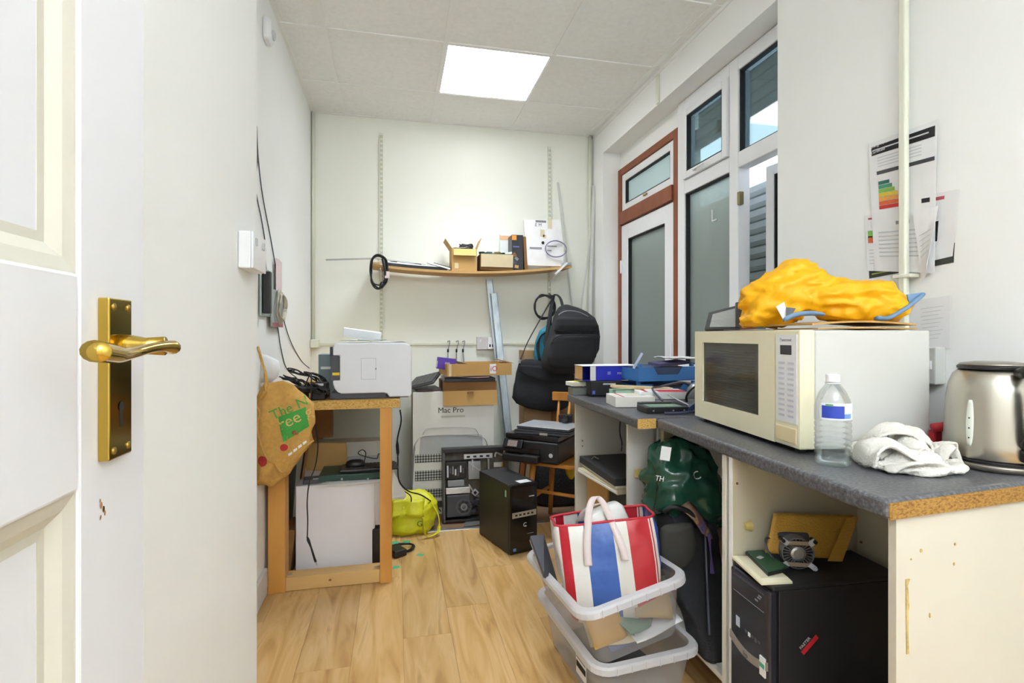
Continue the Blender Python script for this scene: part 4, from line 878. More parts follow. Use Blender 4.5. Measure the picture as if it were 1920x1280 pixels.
# shallow open carton
tz0 = ztm+0.108
oc2 = T('shallow_open_carton', 'shallow open brown carton on top of the pile under the bungee hooks', 'box', (P(895,720,y=3.6).x, 3.73, tz0), 6)
wv, dv, hv = 0.46, 0.30, P(0,695,y=3.6).z-P(0,722,y=3.6).z
MB().box(-wv/2, wv/2, -dv/2, -dv/2+.004, 0, hv).build('front_panel', CARD, oc2); MB().box(-wv/2, wv/2, dv/2-.004, dv/2, 0, hv).build('back_panel', CARD, oc2)
MB().box(-wv/2, -wv/2+.004, -dv/2+.004, dv/2-.004, 0, hv).build('side_panel', CARD, oc2); MB().box(wv/2-.004, wv/2, -dv/2+.004, dv/2-.004, 0, hv).build('side_panel', CARD, oc2)
MB().box(-wv/2+.004, wv/2-.004, -dv/2+.004, dv/2-.004, 0, .004).build('base_panel', CARD, oc2)
MB().box(wv/2-.16, wv/2-.115, -dv/2-.0008, -dv/2, 0.012, hv-0.004).build('red_white_label', PAPER, oc2)
text('red_symbol', 'iO', 0.05, mat('label_red', '#b8323c', 0.7), oc2, (wv/2-.156, -dv/2-.001, 0.03))
MB().box(-wv/2+.012, -wv/2+.03, -dv/2-.0008, -dv/2, 0.0, hv).build('tape_strip', mat('packing_tape', '#d8c8a4', 0.3), oc2)
MB().ob((wv/2-.03, 0.0, hv+0.012), (0.12, 0.2, 0.003), (0, 14, 0)).build('end_flap', CARD, oc2)
pbx = TW('purple_ink_box', 'small purple box standing on the shallow open carton', 'box', P(838, 697, y=3.66))
MB().ob(P(837, 683, y=3.64) + Vector((0, 0.03, 0.004)), (0.125, 0.06, 0.080), (0, 7, 4)).build('carton', PURPLE, pbx, bevel=0.0015)
q = P(822, 683, y=3.64); MB().ob(q+Vector((0.006, 0.003, 0.001)), (0.036, 0.0015, 0.044), (0, 7, 4)).build('white_label', PAPER, pbx)
q = P(838, 684, y=3.64); MB().ob(q+Vector((0.002, -0.001, 0)), (0.034, 0.0015, 0.036), (0, 7, 4)).build('printed_emblem', mat('lilac', '#a79ac4', 0.6), pbx)
tag(MB().beam(P(853, 678, y=3.70), P(925, 696, y=3.66), 0.022, 0.016).build('dark_strip', mat('umber_strip', '#5b4a48', 0.6), None), 'dark brown strip lying slanted across the shallow open carton', 'strip')
# ================================================================ opened computer chassis
ch = T('opened_computer', 'opened computer chassis with bare boards and fan leaning on the white carton', 'computer', (P(829, 970, y=3.50).x, 3.50, 0.002), 0, rot=(R_(-5), 0, 0))
cw = P(955, 900, y=3.5).x-P(829, 900, y=3.5).x; hh = P(880, 838, y=3.5).z-0.004
def cx_(u): return (u-829)/126*cw
def cz_(v): return (970-v)/132*hh
BOARD = mat('pcb_dark', '#3a3d3e', 0.5, var=0.5, scale=60); GUN = mat('gunmetal', '#57585a', 0.4, 0.6)
MB().box(0, cw, 0.0, 0.012, 0, hh).build('back_plate', mat('umber_board', '#6d655a', 0.5, var=0.3, scale=20), ch, bevel=0.002)
MB().box(0, cw, -0.10, -0.0005, hh-0.025, hh).build('top_frame', BLK, ch, bevel=0.002); MB().box(0, 0.014, -0.10, -0.0005, 0, hh-0.0255).build('side_frame', GUN, ch, bevel=0.002)
MB().box(0.0145, cw, -0.10, -0.0005, 0, 0.014).build('bottom_frame', BLK, ch)
MB().box(cx_(833), cx_(871), -0.095, -0.001, cz_(893), cz_(862)).build('power_supply', BLK, ch, bevel=0.006)
for k in range(7): MB().box(cx_(836+4.7*k), cx_(838.6+4.7*k), -0.101, -0.0955, cz_(889-(k*7) % 9), cz_(868+(k*5) % 8)).build('component', [LGREY, DGREY, MGREY, ALU, DGREY, LGREY, GUN][k], ch)
MB().box(cx_(838), cx_(868), -0.07, -0.001, cz_(908), cz_(896)).build('drive', mat('drive_grey', '#9aa0a4', 0.4, 0.4), ch, bevel=0.003)
MB().box(cx_(834), cx_(878), -0.09, -0.071, cz_(920), cz_(909)).build('drive_bracket', ALU, ch, bevel=0.002)
for k in range(2): MB().beam((cx_(838+20*k), -0.0915, cz_(919)), (cx_(856+20*k), -0.0915, cz_(910)), 0.004, 0.003).build('bracket_rib', LGREY, ch)
MB().box(cx_(867), cx_(920), -0.095, -0.075, cz_(858), cz_(849)).build('top_bracket', ALU, ch, bevel=0.002)
for k in range(4): MB().box(cx_(872+12*k), cx_(878+12*k), -0.0957, -0.0952, cz_(855.5), cz_(852)).build('bracket_hole', INK, ch)
MB().box(cx_(876), cx_(899), -0.06, -0.001, cz_(897), cz_(864)).build('heat_shield', mat('shield_grey', '#b3b6b8', 0.35, 0.6), ch, bevel=0.003)
MB().beam((cx_(878), -0.066, cz_(866)), (cx_(898), -0.066, cz_(882)), 0.012, 0.006).build('plastic_film', LGREY, ch)
for u in (882, 912): MB().box(cx_(u), cx_(u+3), -0.07, -0.061, cz_(880), cz_(860)).build('strut', ALU, ch)
MB().box(cx_(926), cx_(943), -0.014, -0.001, cz_(879), cz_(870)).build('white_label', PAPER, ch)
MB().box(cx_(940.5), cx_(943.5), -0.0152, -0.0145, cz_(878.5), cz_(872)).build('yellow_corner', YEL, ch)
MB().box(cx_(835), cx_(878), -0.092, -0.001, cz_(962), cz_(922)).build('fan_module', mat('fan_housing', '#393b40', 0.45), ch, bevel=0.006)
fx, fz = cx_(866), cz_(944)
for r0, r1, d_, mm in ((0.052, 0.040, -0.100, DGREY), (0.022, 0.012, -0.106, MGREY)):
    MB().lathe([(r0, 0), (r0, 0.012), (r1, 0.012), (r1, 0)], 28).xf(Matrix.Translation((fx, d_+0.012, fz)) @ Matrix.Rotation(R_(90), 4, 'X')).build('fan_ring', mm, ch, smooth=False)
for k in range(7): MB().ob((fx+0.031*math.cos(k*.9), -0.094, fz+0.031*math.sin(k*.9)), (0.026, 0.004, 0.012), (0, -math.degrees(k*.9)+25, 0)).build('fan_blade', BLK, ch)
MB().beam((cx_(876), -0.085, cz_(905)), (cx_(888), -0.085, cz_(926)), 0.014, 0.008).build('hinge_arm', ALU, ch)
MB().ob((cx_(887), -0.088, cz_(920)), (0.036, 0.006, 0.036), (0, 45, 0)).build('diamond_bracket', LGREY, ch)
MB().ob((cx_(887), -0.0915, cz_(920)), (0.018, 0.002, 0.018), (0, 45, 0)).build('bracket_opening', INK, ch)
for k in range(8):
    u = 880+random.random()*18; v = 925+random.random()*34
    MB().ob((cx_(u), -0.03-random.random()*.03, cz_(v)), (0.02+random.random()*.02, 0.03, 0.012+random.random()*.02), (0, random.uniform(-20, 20), 0)).build('board_component', [BLK, DGREY, BOARD, MGREY][k % 4], ch)
MB().tube(spl([P(945, 842, y=3.42)-ch.location, P(948, 850, y=3.42)-ch.location, P(944, 856, y=3.42)-ch.location, P(932, 852, y=3.42)-ch.location, P(930, 860, y=3.42)-ch.location], 6), 0.008, 8).build('silver_hose', ALU, ch, smooth=True)
q = P(885, 982, z=0)
tag(MB().prism([(q.x-0.06, q.y-0.05), (q.x+0.1, q.y-0.03), (q.x+0.1, q.y+0.12), (q.x-0.02, q.y+0.10)], 0.004, 0.007).build('plastic_sheet', mat('smoky_plastic', '#6b6a68', 0.2), None), 'smoky grey plastic sheet on the floor below the opened computer', 'plastic sheet')
# ================================================================ black tower computer
tw = T('tower_computer', 'black tower computer with silver strip standing on the floor', 'computer', (0.618, 2.83, 0.0), 17.5)
MB().box(0, 0.178, 0.022, 0.385, 0.004, 0.388).build('case', mat('case_black', '#2a2a2b', 0.45), tw, bevel=0.003)
MB().box(0.001, 0.177, 0.0, 0.0215, 0.004, 0.389).build('front_bezel', BLKG, tw, bevel=0.006)
MB().box(0.012, 0.168, -0.002, -0.0002, 0.205, 0.236).build('silver_strip', mat('strip_silver', '#b9b4a8', 0.35, 0.5), tw)
for k in range(5): MB().box(0.03+0.026*k, 0.044+0.026*k, -0.003, -0.0021, 0.215, 0.225).build('port', INK, tw)
MB().box(0.014, 0.166, -0.0012, -0.0002, 0.325, 0.327).build('drive_slot', MGREY, tw); MB().box(0.12, 0.155, -0.0022, -0.0003, 0.312, 0.318).build('eject_button', LGREY, tw)
MB().box(0.014, 0.166, -0.0014, -0.0002, 0.29, 0.372).build('drive_door', mat('gloss_dark', '#1a1a1e', 0.1), tw)
text('logo', 'C', 0.034, LGREY, tw, (0.082, -0.001, 0.148)); MB().box(0.093, 0.103, -0.0016, -0.0006, 0.150, 0.156).build('logo_tail', LGREY, tw)
MB().box(0.11, 0.15, -0.0012, -0.0002, 0.105, 0.108).build('lower_mark', MGREY, tw); MB().box(0.018, 0.036, -0.0012, -0.0002, 0.022, 0.038).build('blue_sticker', mat('sticker_blue', '#6d9ad0', 0.4), tw)
MB().box(-0.0008, -0.0001, 0.045, 0.060, 0.315, 0.352).build('side_sticker', mat('sticker_teal', '#a6cfc6', 0.4), tw)
MB().box(0.075, 0.15, 0.02, 0.075, 0.3883, 0.3896).build('top_label', mat('label_pale', '#d9dbd9', 0.5), tw)
for x_, y_ in ((.02,.04),(.158,.04),(.02,.35),(.158,.35)): MB().box(x_-.012, x_+.012, y_-.012, y_+.012, 0, 0.004).build('foot', BLK, tw)
# ================================================================ chair carrying the inkjet printer
CHW = ramp_mat('chair_wood', [(0.3,'#a5651f'),(0.6,'#c98736'),(0.8,'#9c5f1c')], 0.4, 6, (1,1,.15), bump=0.02)
chr_ = T('wooden_chair', 'wooden spindle-back chair carrying the black inkjet printer', 'chair', (1.06, 3.18, 0), -40)
MB().prism(rrect(0.44, 0.42, 0.04, 4), 0.425, 0.448).build('seat', CHW, chr_, bevel=0.006)
for sx, sy in ((-1,-1),(1,-1),(-1,1),(1,1)):
    MB().tube([(sx*0.16, sy*0.155, 0.424), (sx*0.178, sy*0.172, 0.2), (sx*0.195, sy*0.19, 0.0)], [0.019, 0.017, 0.014], 10).build('leg', CHW, chr_, smooth=True)
for sx in (-1, 1): MB().tube([(sx*0.18, -0.172, 0.2), (sx*0.18, 0.172, 0.2)], 0.011, 8).build('stretcher', CHW, chr_, smooth=True)
MB().tube([(-0.175, -0.168, 0.26), (0.175, -0.168, 0.26)], 0.011, 8).build('stretcher', CHW, chr_, smooth=True)
MB().loft([[Vector((x, 0.245+0.02*(1-(x/0.2)**2)+dy, 0.80+dz)) for dy, dz in ((-.011,-.03),(.011,-.03),(.011,.03),(-.011,.03))] for x in [-0.2+0.04*k for k in range(11)]]).build('top_rail', CHW, chr_, bevel=0.004)
for k in range(5):
    x = -0.15+0.075*k
    MB().tube([(x*0.85, 0.165, 0.447), (x, 0.215, 0.62), (x*1.05, 0.25+0.015*(1-(x/.2)**2), 0.772)], [0.009, 0.011, 0.008], 8).build('spindle', CHW, chr_, smooth=True)
ip = T('inkjet_printer', 'black all-in-one inkjet printer sitting on the wooden chair', 'printer', (0.935, 2.968, 0.4495), -40)
wI, dI = 0.36, 0.34
MB().box(-wI, 0, 0.0, dI, 0.001, 0.13).build('body', BLK, ip, bevel=0.012, seg=3)
MB().box(-wI+0.004, -0.004, 0.008, dI, 0.131, 0.165).build('scanner_lid', BLKG, ip, bevel=0.006)
MB().box(-wI+0.01, -0.11, -0.05, -0.0005, 0.005, 0.05).build('paper_tray', BLK, ip, bevel=0.008)
MB().box(-wI+0.01, -0.115, -0.012, -0.0005, 0.053, 0.085).build('output_slot', BLKG, ip)
cpn = MB().ob((-wI+0.075, -0.022, 0.108), (0.13, 0.018, 0.058), (-28, 0, 0)).build('control_panel', BLKG, ip, bevel=0.006)
MB().ob((-wI+0.075, -0.0325, 0.113), (0.065, 0.002, 0.038), (-28, 0, 0)).build('touch_screen', mat('screen_warm', '#8b7f78', 0.2), ip)
MB().lathe([(0.013, 0), (0.013, 0.0015)], 18).xf(Matrix.Translation((-0.045, 0.0, 0.055)) @ Matrix.Rotation(R_(90), 4, 'X')).build('round_emblem', LGREY, ip)
lt_ = T('silver_laptop', 'closed black laptop with silver edge on the inkjet printer', 'laptop', (0.945, 3.16, 0.6155), -36)
MB().box(-0.19, 0.17, -0.13, 0.12, 0.0005, 0.016).build('base', DGREY, lt_, bevel=0.004); MB().box(-0.19, 0.17, -0.13, 0.12, 0.0165, 0.023).build('lid', BLK, lt_, bevel=0.003)
MB().box(-0.02, 0.03, -0.137, -0.131, 0.002, 0.016).build('latch', ALU, lt_)
lt2 = T('grey_laptop', 'second grey laptop stacked upon the black one above the printer', 'laptop', (0.955, 3.18, 0.640), -41)
MB().box(-0.18, 0.17, -0.12, 0.12, 0.0005, 0.012).build('base', DGREY, lt2, bevel=0.003); MB().box(-0.18, 0.17, -0.12, 0.12, 0.0125, 0.019).build('lid', mat('laptop_silver', '#cfd2d6', 0.3, .4), lt2, bevel=0.003)
bs = TW('black_camera', 'small black camera on the laptops below the satchel', 'camera', (1.10, 3.30, 0.66))
MB().ob((1.075, 3.24, 0.685), (0.09, 0.05, 0.05), (0, 0, -30)).build('body', BLK, bs, bevel=0.008)
MB().lathe([(0.022,0),(0.022,.03),(0.017,.034)], 18).xf(Matrix.Translation((1.06, 3.215, 0.688)) @ Matrix.Rotation(R_(90), 4, 'X') @ Matrix.Rotation(R_(-20), 4, 'Y')).build('lens', BLKG, bs)
# things under and behind the chair
dk = TW('black_mesh_bag', 'black speckled mesh bag on the floor beneath the chair', 'bag', (1.20, 3.66, 0))
MB().loft([sring(1.24, 3.68, z, rx, ry, 3.2, 32) for z, rx, ry in ((.001,.24,.10),(.03,.26,.115),(.2,.26,.115),(.38,.25,.105),(.42,.21,.07),(.43,.1,.03))]).jitter(0.008, 12, 1).build('bag_body', mat('mesh_black', '#25272b', 0.8, var=0.8, scale=120), dk, smooth=True)
MB().tube(spl([(1.06,3.60,0.42),(1.08,3.59,0.47),(1.16,3.59,0.485),(1.24,3.59,0.47),(1.26,3.60,0.42)], 5), 0.009, 8).build('handle', BLKF, dk, smooth=True)
yy_ = TW('yellow_pouch', 'yellow pouch hanging under the chair beside the cabinet', 'pouch', (1.24, 3.36, 0.26))
MB().loft([sring(P(1076, 880, y=3.30).x, 3.36, z, rx, .03, 2.4, 24) for z, rx in ((.26,.012),(.29,.03),(.34,.042),(.40,.045),(.414,.03))]).jitter(0.006, 20).build('pouch_body', YEL, yy_, smooth=True)
MB().tube([(P(1076, 880, y=3.30).x, 3.36, 0.41), (P(1076, 880, y=3.30).x, 3.36, 0.424)], 0.006, 6).build('loop', YEL, yy_)
for k, (u, w, mm, lab) in enumerate(((966, .03, mat('book_grey','#aaa79a',.7), 'grey board standing left behind the tower computer'), (976, .032, mat('book_orange','#a86a38',.7), 'orange brown board standing in the middle behind the tower computer'), (987, .03, mat('book_tan','#c0ac88',.7), 'tan board standing right behind the tower computer'))):
    a = P(u, 900, y=3.62)
    tag(MB().ob((a.x, 3.72, 0.20), (w, 0.25, 0.398), (0, 6, 0)).build('board', mm, None, bevel=0.001), lab, 'board', 'boards behind the tower computer')
bc = TW('tall_brown_carton', 'tall plain brown carton behind the hanging bags', 'box', (1.2, 3.93, 0))
xa, xb = P(985, 700, y=3.84).x, P(1096, 700, y=3.84).x
MB().box(xa, xb, 3.885, 4.05, 0.001, P(1000, 657, y=3.84).z).build('carton', mat('kraft', '#a98a62', 0.8), bc, bevel=0.002)
MB().box((xa+xb)/2-0.02, (xa+xb)/2+0.02, 3.8838, 3.8846, 0.3, P(1000, 657, y=3.84).z).build('tape', CARDD, bc)
# ================================================================ bags hanging on the right upright
hk = TW('wall_hook', 'metal hook on the right upright holding the bags', 'hook', P(1036, 552, y=4.07))
HX = P(1038, 556, y=3.98)
MB().tube(spl([(HX.x-0.01, 4.076, HX.z+0.03), (HX.x-0.01, 4.04, HX.z+0.02), (HX.x-0.01, 3.98, HX.z-0.006), (HX.x-0.01, 3.93, HX.z+0.012)], 5), 0.006, 8).build('hook_arm', DGREY, hk, smooth=True)
def softbag(par, name, rows, yy, m, amp=0.008, e=3.0, n=44, sub=4, seed=0, scale=9, cr=None, zmin=None):
    rings = []
    for v, a, b, t, dy in rows:
        p, q = P(a, v, y=yy+dy), P(b, v, y=yy+dy); rings.append(sring((p.x+q.x)/2, yy+dy, p.z, (q.x-p.x)/2, t, e, n))
    fine = []
    for i_ in range(len(rings)-1):
        for k in range(sub): fine.append([rings[i_][j].lerp(rings[i_+1][j], k/sub) for j in range(n)])
    mm_ = MB().loft(fine + [rings[-1]]).jitter(amp, scale, seed)
    if cr: mm_.crease(cr[0], cr[1], seed)
    if zmin is not None: mm_.v = [Vector((q.x, q.y, max(q.z, zmin))) for q in mm_.v]
    return mm_.build(name, m, par, smooth=True)
st_ = TW('black_satchel', 'black laptop satchel hanging lowest on the back wall hook', 'bag', P(1015, 770, y=3.74))
softbag(st_, 'bag_body', [(673,985,1000,.01,0),(678,974,1030,.03,0),(690,970,1066,.045,0),(705,967,1076,.05,0),(728,963,1075,.055,0),(745,960,1072,.055,0),(756,968,1070,.05,0),(765,990,1062,.04,0),(771,1020,1050,.015,0)], 3.80, BLKF, 0.006)
MB().grid(lambda a_, b_: P(973+100*a_, 684+(20+16*a_-30*(a_-.5)**2)*b_+5*a_, y=3.742-0.004*math.sin(a_*3.1)), 14, 5).build('front_flap', BLKF, st_, solid=0.006, smooth=True)
MB().tube(spl([P(975,676,y=3.80), P(990,640,y=3.83), P(1012,600,y=3.86), P(1034,562,y=3.92), HX+Vector((-0.01,-0.04,0.006))], 6), 0.013, 8, flat=0.3).build('shoulder_strap', BLKF, st_, smooth=True)
MB().tube([P(975,674,y=3.79), P(974,681,y=3.785)], 0.009, 8).build('strap_ring', MGREY, st_)
tl = TW('teal_backpack', 'teal backpack squeezed behind the black backpack', 'bag', P(1018, 680, y=3.86))
softbag(tl, 'bag_body', [(610,1026,1044,.02,0),(620,1012,1046,.035,0),(640,1004,1048,.04,0),(665,1001,1048,.04,0),(680,1003,1044,.03,0),(686,1010,1040,.01,0)], 3.83, mat('teal_nylon', '#1f7f96', 0.6, var=0.1), 0.004)
MB().tube(spl([P(1012,676,y=3.785), P(1008,650,y=3.785), P(1014,630,y=3.785), P(1026,622,y=3.785)], 5), 0.013, 8, flat=0.4).build('piping', BLKF, tl, smooth=True)
MB().tube(spl([P(1032,614,y=3.83), P(1033,585,y=3.88), P(1036,562,y=3.92)], 5), 0.01, 8, flat=0.4).build('hang_loop', BLKF, tl, smooth=True)
bk = TW('black_backpack', 'bulky black backpack with front pockets hanging above the satchel', 'bag', P(1070, 700, y=3.7))
softbag(bk, 'bag_body', [(571,1058,1066,.02,.06),(575,1050,1080,.05,.05),(584,1044,1098,.08,.04),(596,1040,1112,.10,.02),(610,1036,1118,.11,0),(630,1030,1120,.115,0),(655,1022,1118,.12,0),(678,1018,1110,.115,0),(692,1020,1098,.10,.01),(700,1035,1085,.05,.02)], 3.61, BLKF, 0.006, 3.4)
softbag(bk, 'front_pocket', [(627,1042,1116,.02,0),(630,1036,1124,.04,0),(645,1030,1121,.05,0),(670,1026,1116,.05,0),(684,1030,1106,.03,0),(688,1045,1095,.01,0)], 3.495, BLKF, 0.004, 3.6)
softbag(bk, 'upper_pocket', [(594,1048,1108,.015,0),(598,1042,1114,.03,0),(610,1039,1117,.036,0),(620,1038,1114,.028,0),(623,1045,1108,.01,0)], 3.51, BLKF, 0.003, 3.6)
MB().tube(spl([P(1034,643,y=3.465), P(1042,632,y=3.45), P(1060,628,y=3.445), P(1095,628,y=3.445), P(1124,629,y=3.455)], 6), 0.0045, 6).build('zip', BLK, bk, smooth=True)
MB().tube(spl([P(1047,590,y=3.51), P(1062,583,y=3.50), P(1085,585,y=3.50), P(1104,594,y=3.495)], 6), 0.004, 6).build('zip', MGREY, bk, smooth=True)
MB().tube(spl([P(1055,574,y=3.68), P(1051,560,y=3.78), P(1045,553,y=3.88), HX+Vector((0.0,-0.03,0.012))], 6), 0.012, 8, flat=0.5).build('grab_handle', BLKF, bk, smooth=True)
MB().tube(spl([P(1028,690,y=3.70), P(1022,650,y=3.73), P(1028,610,y=3.79), P(1034,575,y=3.88), HX+Vector((-0.01,-0.02,0.008))], 6), 0.015, 8, flat=0.35).build('shoulder_strap', BLKF, bk, smooth=True)
cc = TW('cable_hank', 'round hank of black cable on the bag hook', 'cable', P(1020, 600, y=3.93))
rn = random.Random(9)
for k in range(3):
    a = P(1022, 575, y=3.93)
    MB().tube(spl([(a.x+(0.085+rn.uniform(-.006,.006))*math.cos(t*.628), 3.935+0.008*k, a.z+(0.092+rn.uniform(-.008,.008))*math.sin(t*.628)) for t in range(10)], 4, True), 0.007, 6, closed=True).build('loop', BLK, cc, smooth=True)
# ================================================================ worktops and units
def slab_poly(poly, z0, z1): return MB().prism(poly, z0, z1)
fw = TW('rear_worktop', 'dark grey speckled worktop nearest the back door, heaped with clutter', 'worktop', (1.3, 2.3, 0.86))
slab_poly([(0.905, 1.862), (1.584, 1.862), (1.584, 1.95), (1.724, 1.95), (1.724, 2.745), (0.916, 2.745)], 0.86, 0.90).build('top', WTOP, fw, bevel=0.010, seg=3)
MB().box(0.906, 0.982, 1.858, 1.8615, 0.861, 0.899).build('raw_edge', CHIP, fw)
nw = TW('front_worktop', 'dark grey speckled worktop in the right foreground with chipboard end', 'worktop', (1.3, 1.3, 0.86))
A, B, C, D = (0.930, 0.838), (0.982, 1.855), (1.583, 1.855), (1.583, 0.897)
slab_poly([A, D, C, B], 0.86, 0.90).build('top', WTOP, nw, bevel=0.011, seg=4)
dx, dy = D[0]-A[0], D[1]-A[1]
def ab(t, o): return (A[0]+dx*t + o*dy/0.656, A[1]+dy*t - o*dx/0.656)
slab_poly([ab(0.012, 0.0025), ab(1, 0.0025), ab(1, -0.0005), ab(0.012, -0.0005)], 0.8605, 0.893).build('raw_edge', CHIPD, nw)
nu = TW('front_base_unit', 'white base unit with open front holding a black tower in the foreground', 'cabinet', (1.25, 1.1, 0))
def pan(name, poly, z0, z1, m, par, bev=0.001): return slab_poly(poly, z0, z1).build(name, m, par, bevel=bev)
pan('end_panel', [(0.968, 0.850), (1.58, 0.905), (1.58, 0.923), (0.968, 0.868)], 0.0, 0.859, mat('yellowed_melamine_dimmed', '#d2cbba', 0.4, var=0.02, scale=3), nu)  # same melamine, yellowed, its colour also darkened against the strong light here
pan('side_panel', [(0.972, 1.372), (1.56, 1.372), (1.56, 1.390), (0.972, 1.390)], 0.0, 0.859, CARCIN, nu)
pan('back_panel', [(1.410, 0.93), (1.422, 0.93), (1.422, 1.3715), (1.410, 1.3715)], 0.0, 0.859, CARCIN, nu)
pan('base_shelf', [(0.975, 0.875), (1.409, 0.915), (1.409, 1.371), (0.975, 1.371)], 0.150, 0.168, CARCIN, nu)
pan('front_plinth', [(1.03, 0.88), (1.045, 0.88), (1.045, 1.371), (1.03, 1.371)], 0.0, 0.149, CARC, nu)
MB().box(0.9705, 0.972, 1.373, 1.389, 0.0, 0.859).build('edge_band', PAPER, nu)
q = P(1377, 988, y=1.37); FIX = mat('amber_fixing', '#c8b46a', 0.4)
MB().lathe([(0.010,0),(0.012,.008),(0.016,.02)], 14).xf(Matrix.Translation((1.01, 1.3715, q.z)) @ Matrix.Rotation(R_(90), 4, 'Y')).build('shelf_fixing', FIX, nu)
for u, v in ((1615, 1016), (1382, 906)):
    q = P(u, v, x=1.409) if u > 1600 else P(u, v, y=1.371)
    MB().ob(q, (0.005, 0.005, 0.006)).build('screw_hole', CARDD, nu)
def endp(u, v):   # point on the slanted end panel
    lo, hi = 0.0, 1.0; best = None
    for k in range(201):
        t = k/200; x = 0.968+0.612*t; y = 0.850+0.055*t
        w = P(u, v, x=x); e = abs(w.y-y)
        if best is None or e < best[0]: best = (e, Vector((x+0.0, y-0.0008, w.z)))
    return best[1]
RUST = mat('rust_stain', '#c2a768', 0.8, var=0.25, scale=90)
for u, v, w, h in ((1727,1032,.006,.008),(1791,1020,.004,.006),(1789,1057,.004,.007),(1743,1153,.004,.010),(1708,1048,.003,.004)):
    q = endp(u, v); MB().prism([(q.x+w/2*math.cos(k*.785), q.z+h/2*math.sin(k*.785)) for k in range(8)], q.y-0.0006, q.y+0.002, 'y').build('rust_spot', RUST, nu)
q0, q1 = endp(1699, 1085), endp(1702, 1225); rn = random.Random(2); pts = []
for k in range(12): pts.append((q0.x+(q1.x-q0.x)*k/11+0.0005+abs(rn.gauss(0.002, 0.002)), q0.z+(q1.z-q0.z)*k/11))
MB().prism([(q0.x-0.003, q0.z)] + pts + [(q1.x-0.004, q1.z)], q0.y-0.001, q0.y+0.002, 'y').build('rust_streak', RUST, nu)
# middle bay between the two units
mu = TW('middle_base_unit', 'narrow open bay under the worktop stuffed with bags', 'cabinet', (1.2, 1.75, 0))
pan('side_panel', [(0.970, 1.404), (1.56, 1.404), (1.56, 1.422), (0.970, 1.422)], 0.0, 0.859, CARC, mu)
pan('base_shelf', [(0.985, 1.4225), (1.57, 1.4225), (1.57, 2.03), (0.985, 2.03)], 0.150, 0.168, CARC, mu)
pan('support_panel', [(0.952, 2.045), (1.068, 2.045), (1.068, 2.063), (0.952, 2.063)], 0.0, 0.859, CARC, mu)
pan('back_panel', [(1.571, 1.4225), (1.583, 1.4225), (1.583, 2.69), (1.571, 2.69)], 0.0, 0.859, CARC, mu)
MB().ob((1.005, 2.037, P(1193, 887, y=2.04).z), (0.05, 0.015, 0.035), (0, 0, 0)).build('corner_fixing', FIX, mu, bevel=0.004)
MB().ob((1.05, 1.90, 0.82), (0.05, 0.018, 0.07), (0, 0, 0)).build('hinge_plate', mat('hinge_olive', '#a39a78', 0.4, .3), mu, bevel=0.006)
tag(sheet(1.0, 1.2, 1.45, 1.66, 0.1685, 0.004, 3).build('paper_sheet', PAPER, None, solid=0.001), 'white sheet on the base shelf of the middle bay', 'paper')
ru = TW('rear_base_unit', 'white end panel carrying the far end of the rear worktop', 'cabinet', (1.25, 2.71, 0))
pan('end_panel', [(0.952, 2.70), (1.57, 2.70), (1.57, 2.718), (0.952, 2.718)], 0.0, 0.859, CARC, ru)
for v in (826, 836): 
    q = P(1092, v, y=2.6995); MB().ob(q, (0.006, 0.002, 0.006)).build('shelf_hole', CARDD, ru)
cable('socket_cable', [P(1163, 785, y=2.68), P(1162, 810, y=2.675), P(1166, 830, y=2.67), P(1165, 846, y=2.66)], 0.004, 'grey cable hanging down the white end panel', DGREY)
cable('black_flex', [P(1210, 812, y=2.1), P(1214, 840, y=2.1), P(1216, 856, y=2.12)], 0.006, 'black flex hanging behind the support panel', BLK)
# ---- box files in the rear bay
BF = mat('box_file_black', '#34353a', 0.55)
bf = T('top_box_file', 'black box file on top of the pile in the rear bay', 'box file', (0.955, 2.19, 0.533), 0)
MB().box(0, 0.26, 0, 0.46, 0.012, 0.047).build('cover', BF, bf, bevel=0.003); MB().box(0.006, 0.255, 0.005, 0.455, 0.0005, 0.0115).build('pages', mat('page_edge', '#d9d2bc', 0.8), bf)
MB().tube([(0.03, 0.36, 0.048), (0.05, 0.38, 0.058), (0.07, 0.36, 0.048)], 0.003, 6).build('ring_clip', ALU, bf)
bf2 = T('cream_folder', 'cream folder of papers beneath the top box file', 'folder', (0.965, 2.15, 0.508), 5)
MB().box(0, 0.26, 0.03, 0.45, 0.0005, 0.023).build('cover', mat('folder_cream', '#cfc3a2', 0.8), bf2, bevel=0.002); MB().box(-0.004, 0.25, 0.035, 0.44, 0.007, 0.016).build('pages', PAPER, bf2)
bf3 = T('tan_carton', 'tan carton beneath the folders in the rear bay', 'box', (1.0, 2.38, 0.168), 0)
MB().box(0, 0.24, 0, 0.28, 0.0, 0.339).build('carton', CARD, bf3, bevel=0.002); MB().box(0.1, 0.13, -0.0008, -0.0001, 0, 0.339).build('tape', CARDL, bf3)
bf4 = T('black_lettered_box', 'black box with white letters low in the rear bay', 'box', (1.0, 2.10, 0.168), 0)
MB().box(0, 0.26, 0, 0.26, 0, 0.338).build('carton', BF, bf4, bevel=0.003)
text('lettering', 'el', 0.06, PAPER, bf4, (0.005, -0.001, 0.265)); text('lettering', 'O', 0.07, PAPER, bf4, (0.10, -0.001, 0.262))
tag(MB().box(0.99, 1.30, 2.075, 2.69, 0.13, 0.1675).build('shelf_board', CARC, None), 'low white shelf board under the box files', 'shelf')
